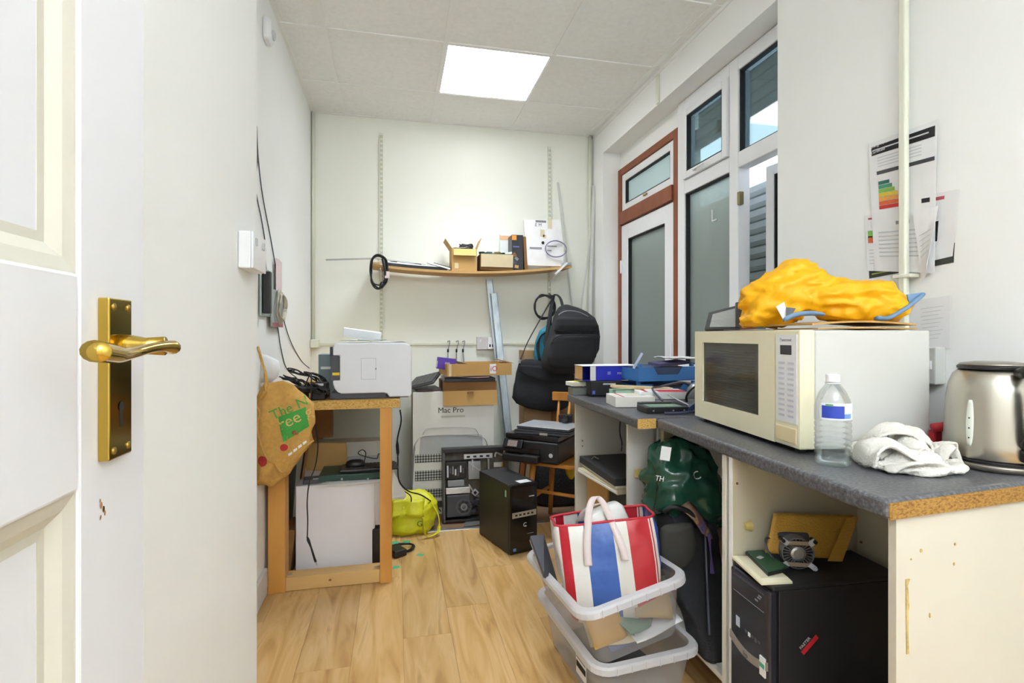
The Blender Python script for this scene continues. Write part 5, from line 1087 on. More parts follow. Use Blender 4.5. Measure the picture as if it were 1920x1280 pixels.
# ---- green polythene bag, suitcase bag, glossy magazine
GB = mat('green_polythene', '#22503f', 0.16, var=0.15, scale=8, bump=0.5, bscale=22)
gb2 = TW('green_plastic_bag', 'shiny dark green plastic bag with white lettering under the worktop', 'bag', P(1285, 985, y=1.80))
gbo = softbag(gb2, 'bag_body', [(827,1262,1282,.02,0),(835,1248,1300,.05,0),(850,1234,1318,.08,0),(870,1226,1334,.10,0),(900,1218,1344,.12,0),(930,1220,1350,.125,0),(955,1222,1352,.12,0),(972,1232,1352,.10,0),(984,1240,1350,.07,0),(990,1260,1340,.02,0)], 1.86, GB, 0.014, 2.4, seed=5, scale=8, n=96, sub=8, cr=(0.040, 8))
q = P(1248, 850, y=1.74); MB().ob(q, (0.035, 0.002, 0.05), (0, 8, -20)).build('paper_label', PAPER, gb2)
wrap(text('lettering', 'TH', 0.026, PAPER, gb2, P(1228, 900, y=1.70), rot=(90, 12, 0), ext=0), gbo, 'z', 0.002)
wrap(text('lettering', 'C', 0.042, PAPER, gb2, P(1312, 906, y=1.70), rot=(90, -20, 0), ext=0), gbo, 'z', 0.002)
wh = tag(MB().box(1.08, 1.30, 2.03, 2.042, 0.55, 0.855).build('spare_unit_board', CARC, None, bevel=0.004), 'loose white board behind the green plastic bag', 'board')
sb = TW('black_suitcase_bag', 'black padded shoulder case standing in the middle bay', 'bag', P(1300, 1230, y=1.62))
softbag(sb, 'bag_body', [(950,1262,1296,.03,0),(958,1246,1312,.06,0),(975,1238,1326,.085,0),(1005,1238,1334,.095,0),(1050,1244,1340,.09,-.03),(1110,1262,1344,.085,-.10),(1160,1290,1348,.08,-.18),(1215,1306,1350,.07,-.24),(1240,1312,1348,.05,-.25)], 1.80, BLKF, 0.006, 3.2, zmin=0.171)
softbag(sb, 'round_flap', [(985,1246,1296,.012,0),(992,1240,1300,.02,0),(1020,1238,1303,.024,0),(1045,1240,1300,.024,0),(1062,1250,1290,.018,0),(1068,1262,1280,.006,0)], 1.675, mat('flap_olive', '#3a3934', 0.8), 0.003, 2.4)
MB().tube(spl([P(1245,960,y=1.72), P(1262,950,y=1.7), P(1290,958,y=1.69), P(1300,970,y=1.69)], 5), 0.009, 8).build('handle', BLK, sb, smooth=True)
MB().tube([P(1322,1000,y=1.69), P(1326,1100,y=1.61), P(1330,1190,y=1.50)], 0.004, 6).build('zip', DGREY, sb)
MAG = ramp_mat('glossy_magazine', [(0.2,'#4a3a5c'),(0.4,'#7a6a8c'),(0.5,'#8a5a50'),(0.62,'#c2a878'),(0.8,'#6b5a7a')], 0.2, 9, dist=1.5, bump=0)
mg = TW('glossy_magazine', 'glossy purple magazine draped over the black shoulder case', 'magazine', P(1310, 1000, y=1.60))
c4 = [P(1272, 952, y=1.71), P(1292, 938, y=1.75), P(1338, 1012, y=1.68), P(1316, 1000, y=1.665)]
MB().grid(lambda a_, b_: c4[0].lerp(c4[1], b_).lerp(c4[3].lerp(c4[2], b_), a_)+Vector((0, -0.012*math.sin(a_*3.1), 0.012*math.sin(a_*3.1))), 10, 4).build('cover', MAG, mg, solid=0.003, smooth=True)
MB().tube([P(1329,1000,y=1.665), P(1333,1040,y=1.655), P(1336,1075,y=1.63)], 0.008, 6, flat=0.3).build('ribbon', mat('violet_ribbon', '#5b4a86', 0.5), mg)
# ================================================================ tower in the front unit and what lies on it
h0 = 0.1685
hp = T('cabinet_tower_computer', 'black tower computer with silver curve inside the front base unit', 'computer', (0.950, 1.19, h0), -2)
HH = 0.393
MB().box(0.03, 0.41, 0, 0.174, 0.0, HH-0.012).build('case', mat('tower_black', '#232325', 0.5), hp, bevel=0.002)
MB().box(0.012, 0.41, -0.001, 0.175, HH-0.0115, HH).build('top_cover', mat('tower_black', '#232325', 0.5), hp, bevel=0.004)
MB().box(0.0, 0.0295, 0.002, 0.172, 0.0, HH-0.012).build('front_bezel', mat('bezel_navy', '#24262f', 0.25), hp, bevel=0.008)
def fq(y0, y1, z0, z1, name, m, d=0.0008): return MB().box(-d-0.0004, -0.0002, y0, y1, z0, z1).build(name, m, hp)
fq(0.02, 0.155, 0.318, 0.3195, 'drive_line', MGREY); fq(0.02, 0.155, 0.365, 0.3665, 'drive_line', DGREY)
for y_, z_ in ((.03,.352),(.045,.335),(.035,.345)): fq(y_, y_+.012, z_, z_+.004, 'button', MGREY)
for k in range(5): fq(0.035+0.014*k, 0.045+0.014*k, 0.225-0.004*(k % 2), 0.232, 'port', LGREY if k == 3 else DGREY)
fq(0.125, 0.142, 0.222, 0.25, 'badge', mat('badge_silver', '#b9c2cc', 0.3))
MB().loft([[Vector((-0.003, y_, z_-0.011)), Vector((0.0, y_, z_-0.011)), Vector((0.0, y_, z_+0.011)), Vector((-0.003, y_, z_+0.011))] for y_, z_ in [(0.004+0.0166*k, 0.165+0.02*(k/10-0.5)**2*4) for k in range(11)]]).build('silver_curve', mat('curve_silver', '#a79e94', 0.35, 0.5), hp)
text('logo', 'hp', 0.02, DGREY, hp, (-0.0034, 0.105, 0.158), rot=(90, 0, -90))
fq(0.012, 0.034, 0.15, 0.20, 'energy_sticker', PAPER, 0.0036); fq(0.013, 0.033, 0.172, 0.184, 'sticker_band', mat('teal_band', '#4fb39a', .6), 0.0042)
st2 = MB().ob((0.118, -0.0012, 0.235), (0.062, 0.001, 0.034), (0, -42, 0)).build('red_sticker', BLK, hp)
MB().ob((0.119, -0.0022, 0.234), (0.060, 0.001, 0.012), (0, -42, 0)).build('red_band', RED, hp)
text('sticker_text', 'FASTER', 0.012, LGREY, hp, (0.092, -0.0024, 0.224), rot=(90, -42, 0))
zt = h0+HH+0.0006
pts = [P(1372,1046,z=zt), P(1428,1097,z=zt), P(1486,1094,z=zt), P(1428,1048,z=zt)]
bpz = TW('cream_blanking_plate', 'cream plastic plate lying on the cabinet tower', 'plate', (pts[0]+pts[2])/2)
ctr = sum(pts, Vector())/4
MB().loft([[p + Vector((0,0,0)) for p in pts], [p + Vector((0,0,.006)) for p in pts], [ctr+(p-ctr)*0.85+Vector((0,0,.013)) for p in pts]]).build('plate', CREAM, bpz)
hdq = [P(1398,1038,z=zt+.014), P(1440,1080,z=zt+.014), P(1482,1070,z=zt+.014), P(1430,1036,z=zt+.014)]
hdd = TW('hard_drive', 'bare hard drive with green circuit board on the cream plate', 'hard drive', hdq[0])
MB().loft([[p for p in hdq], [p+Vector((0,0,.007)) for p in hdq]]).build('case', BLK, hdd)
hc = sum(hdq, Vector())/4
MB().loft([[hc+(p-hc)*0.94+Vector((0,0,.0072)) for p in hdq], [hc+(p-hc)*0.94+Vector((0,0,.0105)) for p in hdq]]).build('circuit_board', mat('pcb_green', '#2e5a40', 0.45, var=0.35, scale=150), hdd)
MB().ob(hc+Vector((-0.01,0.012,.012)), (0.018,0.012,0.002), (0,0,20)).build('chip', LGREY, hdd)
cq = P(1500, 1072, z=zt)
cf = T('cpu_cooler', 'round aluminium processor cooler with fan on the cabinet tower', 'cooler', (cq.x+0.012, cq.y+0.03, zt), -20)
for k in range(26):
    a = k*2*math.pi/26
    MB().ob((0.031*math.cos(a), 0, 0.045+0.031*math.sin(a)), (0.022, 0.030, 0.0030), (0, -math.degrees(a), 0)).build('fin', mat('fin_grey', '#7d7f82', 0.4, .6), cf)
RX = Matrix.Rotation(R_(90), 4, 'X')
MB().lathe([(0.0435, 0), (0.0435, .034), (0.041, .034), (0.041, 0)], 32).xf(Matrix.Translation((0, 0.016, 0.045)) @ RX).build('outer_ring', mat('ring_grey', '#6d6f73', .45), cf)
MB().lathe([(0.020, 0), (0.020, .004), (0.014, .006)], 24).xf(Matrix.Translation((0, -0.016, 0.045)) @ RX).build('copper_core', ALU, cf)
MB().box(-0.046, 0.046, 0.0165, 0.034, 0.002, 0.09).build('fan_frame', DGREY, cf, bevel=0.010)
PLT = mat('bracket_tan', '#b8a58c', .4, .5)
for sz in (-1, 1): MB().ob((0, -0.0195, 0.045+sz*.030), (0.066, 0.004, 0.011), (0, 0, 0)).build('retention_plate', PLT, cf, bevel=.001)
for sx, sz in ((-1,-1),(1,-1),(-1,1),(1,1)):
    MB().ob((sx*.036, -0.020, .045+sz*.033), (0.020, 0.007, 0.014), (0, -sx*sz*38, 0)).build('mounting_arm', LGREY, cf, bevel=.001)
    MB().tube([(sx*.042, -0.028, .045+sz*.037), (sx*.042, 0.0, .045+sz*.037)], 0.0055, 10).build('push_pin', BLK if sz > 0 else LGREY, cf)
MB().tube(spl([(-.04,.02,.06),(-.075,.01,.075),(-.08,-.01,.05),(-.06,-.02,.02),(-.05,-.03,.004)], 6), 0.003, 6).build('fan_cable', DGREY, cf, smooth=True)
ev = TW('padded_envelope', 'yellow padded envelope leaning behind the processor cooler', 'envelope', P(1510, 1045, z=zt))
e4 = [P(1452, 962, y=1.335), P(1600, 966, y=1.30), P(1570, 1048, y=1.275), P(1436, 1036, y=1.31)]
ENVM = mat('padded_gold', '#c8983c', 0.5, var=0.06, bump=0.4, bscale=180)
e4[2].z = max(e4[2].z, zt+.002); e4[3].z = max(e4[3].z, zt+.002)
MB().grid(lambda a_, b_: e4[0].lerp(e4[1], a_).lerp(e4[3].lerp(e4[2], a_), b_)+Vector((0, -0.010*math.sin(a_*3.14)*math.sin(b_*3.14)+0.003*math.sin(a_*9), 0)), 20, 12).build('envelope', ENVM, ev, solid=0.008, smooth=True)
MB().grid(lambda a_, b_: e4[1].lerp(e4[1].lerp(e4[0], 0.16), a_).lerp(e4[2].lerp(e4[2].lerp(e4[3], .22), a_), b_)+Vector((0, -0.016-0.006*a_, 0)), 6, 8).build('flap', ENVM, ev, solid=0.003)
tag(MB().loft([sring(P(1625, 1290, z=0.19).x, 0.99, z, rx, .03, 2.5, 20) for z, rx in ((.1685,.05),(.19,.055),(.2,.04),(.205,.01))]).build('purple_packet', mat('violet_packet', '#3a2f7a', 0.3), None, smooth=True), 'purple packet low in front of the cabinet tower', 'packet')
# ================================================================ microwave
mw = T('microwave_oven', 'old cream and white microwave oven on the front worktop', 'microwave', (1.052, 1.20, 0.9), -6.2)
MWW, MWH, MWD = 0.613, 0.336, 0.385
MB().box(0.0455, MWD, 0.002, MWW-0.002, 0.014, MWH-0.003).build('casing', mat('casing_white', '#d2d1cb', 0.38, var=0.01), mw, bevel=0.004)
YB1 = 0.1116
MB().box(0.0, 0.045, 0.0, YB1-0.001, 0.014, MWH-0.001).build('control_surround', CREAM, mw, bevel=0.005)
dr = MB()
gy0, gy1, gz0, gz1 = 0.192, 0.552, 0.077, 0.294
dr.box(0, 0.045, YB1+0.0005, gy0, 0.014, MWH-0.001).box(0, 0.045, gy1, MWW, 0.014, MWH-0.001).box(0, 0.045, gy0, gy1, 0.014, gz0).box(0, 0.045, gy0, gy1, gz1, MWH-0.001)
door = dr.build('door', CREAM, mw)
MB().box(0.006, 0.010, gy0+0.0005, gy1-0.0005, gz0+0.0005, gz1-0.0005).build('door_window', mat('smoked_glass', '#45453e', 0.08), door)
m = MB()
for k in range(22): m.box(0.0048, 0.0056, gy0+0.03, gy1-0.03, gz0+0.012+0.0088*k, gz0+0.0135+0.0088*k)
m.build('window_mesh', mat('mesh_line', '#3a3a35', 0.4), door)['kind'] = 'stuff'
cpn = MB().box(-0.002, -0.0002, 0.010, 0.100, 0.080, 0.322).build('control_panel', mat('panel_white', '#eeeef0', 0.35), mw)
MB().box(-0.0032, -0.0022, 0.032, 0.080, 0.267, 0.293).build('display', mat('display_dark', '#23242c', 0.12), cpn)
text('lettering', 'Panasonic', 0.013, INKG, cpn, (-0.0024, 0.082, 0.304), rot=(90, 0, -90))
for r_ in range(11):
    for c_ in range(2):
        MB().box(-0.0028, -0.0021, 0.022+0.040*c_, 0.048+0.040*c_, 0.095+0.0145*r_, 0.1015+0.0145*r_).build('button', mat('button_pale', '#cdced6', 0.5), cpn)
MB().box(-0.004, -0.0002, 0.010, 0.100, 0.026, 0.068).build('door_button', mat('button_peach', '#efdcae', 0.4), mw, bevel=0.003)
for x_, y_ in ((.03,.04),(.03,.57),(.35,.04),(.35,.57)): MB().lathe([(0.014,0.0005),(0.014,0.0135)], 12, (x_, y_, 0)).build('foot', BLK, mw)
for k in range(10): MB().box(0.20+0.014*k, 0.206+0.014*k, 0.0005, 0.0018, 0.03, 0.06).build('vent_slot', MGREY, mw)
ZM = 0.9+MWH
# ---- cardboard mailers on the microwave
def mwp(lx, ly, z=0):
    a = R_(-6.2); return Vector((1.052+lx*math.cos(a)-ly*math.sin(a), 1.20+lx*math.sin(a)+ly*math.cos(a), ZM+z))
for k, (lx0, lx1, ly0, ly1, z0, t, lab) in enumerate(((0.06,0.365,0.01,0.22,0.0005,0.004,'lower brown cardboard mailer on the microwave'), (0.05,0.37,0.02,0.24,0.012,0.005,'upper brown cardboard mailer under the orange garment'))):
    c4 = [mwp(lx0,ly0), mwp(lx1,ly0+.01), mwp(lx1-.01,ly1), mwp(lx0+.005,ly1)]
    tag(MB().grid(lambda a_, b_: c4[0].lerp(c4[1], a_).lerp(c4[3].lerp(c4[2], a_), b_)+Vector((0,0,z0+t/2+0.008*math.sin(a_*3.14)*(k*.7+.3))), 12, 6).build('cardboard_mailer', CARD, None, solid=t), lab, 'mailer', 'cardboard mailers on the microwave')
# ---- orange garment
ORG = mat('orange_nylon', '#ffb800', 0.55, var=0.06, scale=14, bump=0.35, bscale=30)
og = TW('orange_rain_jacket', 'crumpled orange waterproof garment with blue trim on the microwave', 'jacket', mwp(0.2, 0.15, 0.02))
L0, L1 = Vector((1.085, 1.50)), Vector((1.455, 1.225))
def line_at(u):
    xc = (u-960)/FPX; rx, ry = _c*xc+_s, _c-_s*xc
    d_ = L1-L0; den = rx*d_.y - ry*d_.x; t = (ry*L0.x - rx*L0.y)/den
    return L0 + d_*t
sec = [(1389,572,606,.02),(1394,556,613,.045),(1404,545,615,.06),(1420,531,615,.07),(1440,516,614,.078),(1462,500,611,.08),(1480,491,606,.075),(1496,488,596,.07),(1512,495,588,.065),(1528,508,588,.065),(1545,522,594,.07),(1565,530,598,.075),(1590,531,601,.08),(1620,531,602,.08),(1648,533,600,.075),(1670,540,596,.065),(1688,552,590,.05),(1698,562,582,.025)]
dn = Vector((L1.y-L0.y, -(L1.x-L0.x))).normalized()
rings = []
for u, v0, v1, t in sec:
    p = line_at(u); z1 = P(u, v0, y=p.y).z; z0 = max(P(u, v1, y=p.y).z, ZM+0.004); n = 96; ring = []
    if u > 1500: z0 = max(z0, ZM+0.026)
    for k in range(n):
        an = 2*math.pi*k/n; ca, sa = math.cos(an), math.sin(an)
        w = t*math.copysign(abs(ca)**0.8, ca); h = math.copysign(abs(sa)**0.75, sa)
        ring.append(Vector((p.x+dn.x*w, p.y+dn.y*w, (z0+z1)/2+(z1-z0)/2*h)))
    rings.append(ring)
fine = []
for i_ in range(len(rings)-1):
    for k in range(6): fine.append([rings[i_][j].lerp(rings[i_+1][j], k/6) for j in range(96)])
m = MB().loft(fine+[rings[-1]]).jitter(0.010, 13, 6).crease(0.022, 9, 3, (.8,.8,2.0))
m.v = [Vector((p.x, p.y, max(p.z, ZM+0.002))) for p in m.v]
m.build('garment', ORG, og, smooth=True)
BTR = mat('steel_blue_trim', '#7394b4', 0.5)
MB().tube(spl([P(1470,600,y=1.30), P(1492,590,y=1.295), P(1520,587,y=1.285), P(1545,590,y=1.28)], 5), [0.008,0.011,0.012,0.012,0.012,0.012,0.012,0.012,0.012,0.012,0.012,0.011,0.011,0.010,0.009,0.006][:16], 8, flat=0.6).build('blue_trim', BTR, og, smooth=True)
MB().tube(spl([P(1645,596,y=1.20), P(1665,596,y=1.20), P(1695,580,y=1.195), P(1715,565,y=1.19), P(1729,552,y=1.19)], 5), 0.012, 8, flat=0.5).build('blue_trim', BTR, og, smooth=True)
MB().add([P(1700,552,y=1.20), P(1728,548,y=1.19), P(1726,560,y=1.19), P(1705,572,y=1.198)], [(0,1,2,3)]).build('collar', BTR, og, solid=0.004)
MB().add([P(1455,575,y=1.345), P(1470,566,y=1.34), P(1478,592,y=1.325), P(1470,602,y=1.325)], [(0,1,2,3)]).build('white_lining', PAPER, og, solid=0.002)
MB().add([P(1474,576,y=1.325), P(1492,578,y=1.315), P(1480,598,y=1.315), P(1474,594,y=1.32)], [(0,1,2,3)]).build('grey_patch', DGREY, og, solid=0.003)
# ---- dark tablet screen standing behind
ts = TW('tablet_screen', 'dark framed screen leaning behind the orange garment', 'screen', mwp(0.2, 0.5))
s4 = [P(1330,588,y=1.78), P(1384,574,y=1.70), P(1388,612,y=1.66), P(1322,613,y=1.74)]
for q in s4[2:]: q.z = ZM+0.003
MB().grid(lambda a_, b_: s4[0].lerp(s4[1], a_).lerp(s4[3].lerp(s4[2], a_), b_), 2, 2).build('frame', mat('frame_slate', '#4b4e4e', 0.4), ts, solid=0.014)
cc_ = sum(s4, Vector())/4
MB().grid(lambda a_, b_: (lambda q: cc_+(q-cc_)*0.78+Vector((-0.004,-0.0095,0.003)))(s4[0].lerp(s4[1], a_).lerp(s4[3].lerp(s4[2], a_), b_)), 2, 2).build('screen', mat('screen_grey', '#a8aca8', 0.2), ts, solid=0.001)
tag(MB().add([P(1379,568,y=1.60), P(1391,566,y=1.59), P(1391,612,y=1.58), P(1379,612,y=1.59)], [(0,1,2,3)]).build('grey_case', DGREY, None, solid=0.02), 'dark grey slim case standing left of the orange garment', 'case')
tag(MB().loft([sring(P(1402,550,y=1.72).x, 1.72, ZM+z, r, r, 2, 18) for z, r in ((.001,.03),(.08,.036),(.105,.038),(.108,.034))]).build('red_cup', mat('red_cup', '#c4756a', 0.5), None, smooth=True), 'dull red cup behind the orange garment', 'cup')
tag(sheet(mwp(.06,.42).x, mwp(.22,.42).x, mwp(.1,.36).y, mwp(.1,.50).y, ZM+0.0008, 0.003, 4).build('paper_sheet', PAPER, None, solid=0.001), 'white paper lying on the far side of the microwave top', 'paper')
# ================================================================ water bottle
CL = glass('clear_plastic', '#fbfdfd', 0.16, 0.04)
wb_ = T('water_bottle', 'clear plastic water bottle with blue label before the microwave', 'bottle', (1.053, 1.093, 0.9005))
prof = [(0.030,0.0),(0.037,0.004),(0.0405,0.012)]
for k in range(7):
    z = 0.02+0.014*k; prof += [(0.0405, z), (0.0375, z+0.004), (0.0405, z+0.008)]
prof += [(0.0405,0.118),(0.0400,0.145),(0.037,0.162),(0.029,0.182),(0.018,0.197),(0.0135,0.203),(0.0135,0.214)]
MB().lathe(prof, 32, cap=False).build('shell', CL, wb_, smooth=True)
MB().lathe([(0.001,0.0006),(0.030,0.0008),(0.0362,0.0050),(0.0366,0.04),(0.0366,0.0405),(0.001,0.041)], 32).build('water', glass('water', '#f6fafa', 0.08, 0.02), wb_, smooth=True)
MB().lathe([(0.0150,0.205),(0.0158,0.2055),(0.0158,0.222),(0.0145,0.2245),(0.001,0.225)], 28).build('cap', UPVC, wb_)
MB().lathe([(0.0172,0.2015),(0.0172,0.2035)], 24).build('neck_ring', UPVC, wb_)
def lab(a0, a1, z0, z1, m, name, r=0.0409):
    n = 14; mm = MB(); mm.grid(lambda a_, b_: Vector((r*math.cos(R_(a0+(a1-a0)*a_)), r*math.sin(R_(a0+(a1-a0)*a_)), z0+(z1-z0)*b_)), n, 1); mm.build(name, m, wb_, smooth=True)
lab(190, 330, 0.116, 0.156, mat('label_clearwhite', '#e6eaf2', 0.4), 'label')
lab(192, 262, 0.120, 0.150, mat('label_blue', '#2f49b4', 0.35), 'label_blue_panel', 0.0412)
lab(262, 290, 0.120, 0.131, mat('label_sky', '#6f97d8', 0.35), 'label_blue_band', 0.0412)
lab(205, 228, 0.149, 0.154, mat('label_green', '#6aa06a', 0.4), 'label_green_mark', 0.0414)
lab(322, 328, 0.128, 0.136, mat('label_green', '#6aa06a', 0.4), 'label_green_dot', 0.0414)
# ================================================================ towel
TWL = mat('towel_cloth', '#e6e2d8', 0.95, var=0.05, scale=60, bump=0.5, bscale=160)
tw_ = TW('tea_towel', 'crumpled off-white towel between the bottle and kettle', 'towel', (1.245, 1.085, 0.9))
def tfold(pts, w, hgt, seed, name='fold'):
    pts = spl(pts, 12); m = MB(); rg = []; n_ = len(pts); rn = random.Random(seed)
    for i_, p in enumerate(pts):
        d_ = (pts[min(i_+1,n_-1)]-pts[max(i_-1,0)]).normalized(); sx = Vector((-d_.y, d_.x, 0)).normalized()
        e_ = math.sin(math.pi*(0.08+0.84*i_/(n_-1)))**0.5
        rg.append([p+sx*w*e_*math.cos(k*.19635)*(1+0.12*math.sin(i_*.5+k*.5)) + Vector((0,0,1))*hgt*e_*(math.sin(k*.19635)) for k in range(32)])
    m.loft(rg).jitter(0.004, 30, seed).crease(0.007, 32, seed)
    m.v = [Vector((q.x, q.y, max(q.z, 0.9012))) for q in m.v]
    m.build(name, TWL, tw_, smooth=True)
def sh(l): return [(x-0.02, y-0.045, z) for x, y, z in l]
tfold(sh([(1.14,1.085,.912),(1.16,1.04,.912),(1.22,1.015,.910),(1.29,1.02,.912),(1.335,1.06,.914)]), .026, .011, 1)
tfold(sh([(1.17,1.18,.92),(1.25,1.185,.925),(1.33,1.14,.92)]), .030, .020, 6)
tfold(sh([(1.15,1.12,.925),(1.20,1.09,.93),(1.27,1.07,.925),(1.32,1.08,.92)]), .035, .022, 2)
def ribbon(pts, wv, name='fold', t=0.006, seed=0):
    pts = spl(sh(pts), 8); n_ = len(pts); wv = Vector(wv)
    def fn(a_, b_):
        i_ = min(int(a_*(n_-1)+1e-6), n_-1); p = pts[i_]
        q = p + wv*(b_-.5)*(1+.25*math.sin(a_*7+seed)) + Vector((0,0,0.010*math.sin(b_*6+a_*5+seed)))
        return Vector((q.x, q.y, max(q.z, 0.905)))
    MB().grid(fn, n_-1, 10).jitter(0.005, 28, seed).build(name, TWL, tw_, solid=t, smooth=True)
ribbon([(1.125,1.10,.905),(1.13,1.09,.945),(1.165,1.075,.962),(1.20,1.06,.945),(1.215,1.05,.91)], (.035,.085,.0), seed=1)
ribbon([(1.18,1.15,.91),(1.19,1.14,.965),(1.225,1.12,.992),(1.26,1.105,.975),(1.27,1.10,.93)], (.03,.07,.0), seed=2)
ribbon([(1.245,1.15,.92),(1.26,1.13,.972),(1.285,1.105,.982),(1.305,1.09,.955),(1.30,1.075,.915)], (.05,.05,.01), seed=3)
ribbon([(1.27,1.05,.91),(1.275,1.04,.942),(1.30,1.045,.955),(1.32,1.06,.935),(1.315,1.075,.912)], (.03,.06,.0), seed=4)
ribbon([(1.31,1.12,.91),(1.325,1.11,.945),(1.345,1.09,.945),(1.355,1.07,.91)], (.01,.09,.0), seed=5)
ribbon([(1.135,1.06,.906),(1.16,1.035,.925),(1.21,1.02,.935),(1.26,1.02,.925),(1.29,1.035,.908)], (.02,.055,.012), seed=6)
ribbon([(1.21,1.08,.92),(1.225,1.065,.955),(1.25,1.06,.962),(1.265,1.06,.93)], (.02,.055,.02), seed=7)
# ================================================================ kettle
kt = T('steel_kettle', 'brushed steel electric kettle with black handle at the right edge', 'kettle', (1.440, 1.004, 0.9005))
MB().lathe([(0.095,0.0),(0.104,0.002),(0.106,0.012),(0.104,0.016)], 48).build('power_base', mat('base_steel', '#8f8a80', 0.35, .9), kt, smooth=True)
MB().lathe([(0.100,0.0165),(0.101,0.022),(0.099,0.024)], 48).build('dark_ring', BLK, kt)
MB().lathe([(0.098,0.0245),(0.100,0.028),(0.099,0.06),(0.097,0.12),(0.094,0.17),(0.089,0.20),(0.080,0.225),(0.068,0.237)], 48).build('body', STEEL, kt, smooth=True)
MB().lathe([(0.072,0.2375),(0.073,0.243),(0.069,0.247)], 40).build('lid_ring', BLK, kt)
MB().lathe([(0.0685,0.2475),(0.066,0.251),(0.04,0.255),(0.001,0.256)], 40).build('lid', mat('lid_steel', '#a8a49a', 0.3, 1.0), kt, smooth=True)
aw = R_(188)
def kw(a, r, z): return Vector((r*math.cos(a), r*math.sin(a), z))
m = MB()
rg = []
for k in range(13):
    z = 0.055+0.11*k/12; e_ = 0.0085*math.sin(math.pi*(0.04+0.92*k/12))**0.35
    rr_ = 0.0995-0.0018*(z-.06)/.06
    if z > .12: rr_ -= 0.0006*((z-.12)/.02)
    rg.append([kw(aw+e_/0.098*math.cos(t*.785), rr_+0.0008+0.0016*math.sin(t*.785), z) for t in range(8)])
m.loft(rg).build('water_gauge', mat('gauge_pale', '#dfe3d6', 0.25), kt, smooth=True)
for z in (.075, .098, .122): MB().ob(kw(aw, 0.1010-0.0018*(z-.06)/.06, z), (0.003, 0.003, 0.003), (0,0,8)).build('gauge_mark', INK, kt)
ah = R_(247)
MB().tube([kw(ah, .082, .232), kw(ah, .105, .236), kw(ah, .125, .228), kw(ah, .133, .20), kw(ah, .132, .15), kw(ah, .126, .10), kw(ah, .112, .072), kw(ah, .098, .068)], [.015,.018,.018,.017,.016,.016,.016,.014], 12, flat=0.8).build('handle', BLK, kt, smooth=True)
MB().ob(kw(ah, .106, .045), (0.02, 0.026, 0.03), (0, 0, 247)).build('switch', BLK, kt, bevel=0.005)
# red funnel handle behind the towel
rf = TW('red_funnel', 'red plastic funnel half hidden behind the towel and kettle', 'funnel', (1.47, 1.17, 0.9))
MB().lathe([(0.001,0.0),(0.012,0.001),(0.012,0.05),(0.02,0.06),(0.045,0.10),(0.047,0.104),(0.043,0.102)], 28).xf(Matrix.Translation((1.405, 1.13, 0.972)) @ Matrix.Rotation(R_(80), 4, 'Y') @ Matrix.Rotation(R_(20), 4, 'X')).build('cone', RED, rf, smooth=True)
MB().box(1.415, 1.44, 1.13, 1.15, 0.9005, 0.965).build('tab', RED, rf, bevel=0.004)
# socket on the right wall
rs2 = TW('switched_socket', 'grey wall socket between microwave and kettle', 'socket', (XR, 1.27, 1.1))
MB().box(XR-0.04, XR-0.0005, 1.235, 1.32, 1.075, 1.185).build('pattress', mat('socket_stone', '#c5c6c0', 0.4), rs2, bevel=0.004)
MB().box(XR-0.046, XR-0.0405, 1.245, 1.262, 1.12, 1.145).build('rocker_switch', PAPER, rs2)
MB().box(XR-0.075, XR-0.0405, 1.27, 1.315, 1.03, 1.09).build('black_plug', BLK, rs2, bevel=0.005)
# ================================================================ papers pinned to the right wall
def wallpaper(name, c4, label, off=0.002, curl=0.0, m=PAPER, cat='paper', grp='papers on the right wall'):
    t = TW(name, label, cat, P(*c4[3], x=XR), grp)
    q = [P(u, v, x=XR-off) for u, v in c4]
    o = MB().grid(lambda a_, b_: q[0].lerp(q[1], a_).lerp(q[3].lerp(q[2], a_), b_)+Vector((-curl*(a_**2)*b_, 0, 0)), 8, 8).build('sheet', m, t, solid=0.0008)
    def deco(nm, f4, mm, d=0.0009):
        def pt(a_, b_): return q[0].lerp(q[1], a_).lerp(q[3].lerp(q[2], a_), b_)+Vector((-curl*(a_**2)*b_-d, 0, 0))
        (a0, b0), (a1, b1) = f4
        MB().add([pt(a0,b0), pt(a1,b0), pt(a1,b1), pt(a0,b1)], [(0,1,2,3)]).build(nm, mm, t)
    return t, deco, q
_, dk1, _ = wallpaper('black_leaflet', [(1628,480),(1790,455),(1788,492),(1630,522)], 'black leaflet edge showing lowest behind the pinned certificate', 0.0012, m=mat('leaflet_black', '#3a3b36', 0.6))
dk1('green_text', ((.04,.80),(.30,.86)), mat('lime_print', '#a8b84a', .7)); dk1('green_text', ((.92,.35),(.99,.5)), mat('lime_print', '#a8b84a', .7))
_, dk2, _ = wallpaper('red_headed_letter', [(1700,372),(1800,354),(1786,480),(1700,500)], 'letter with red heading behind the certificate at the right', 0.003)
dk2('red_heading', ((.55,.06),(.74,.11)), mat('ink_red','#b9525a',.7)); dk2('black_numeral', ((.55,.42),(.66,.72)), INK)
_, dk3, _ = wallpaper('recycling_leaflet', [(1622,404),(1700,398),(1700,506),(1626,508)], 'leaflet with red triangle and green block below the certificate', 0.0045)
dk3('green_block', ((.06,.28),(.30,.40)), mat('leaf_green','#7ab84e',.7)); dk3('red_block', ((.06,.38),(.20,.50)), mat('leaf_red','#c8603a',.7)); dk3('red_mark', ((.08,.05),(.22,.08)), mat('ink_red','#b9525a',.7))
for k in range(5): dk3('text_line', ((.08,.62+.06*k),(.8,.635+.06*k)), mat('ink_light', '#cdced3', .7))
t4, dk4, q4 = wallpaper('energy_certificate', [(1628,270),(1757,224),(1755,512),(1640,508)], 'energy performance certificate with coloured rating bars on the right wall', 0.007, 0.006)
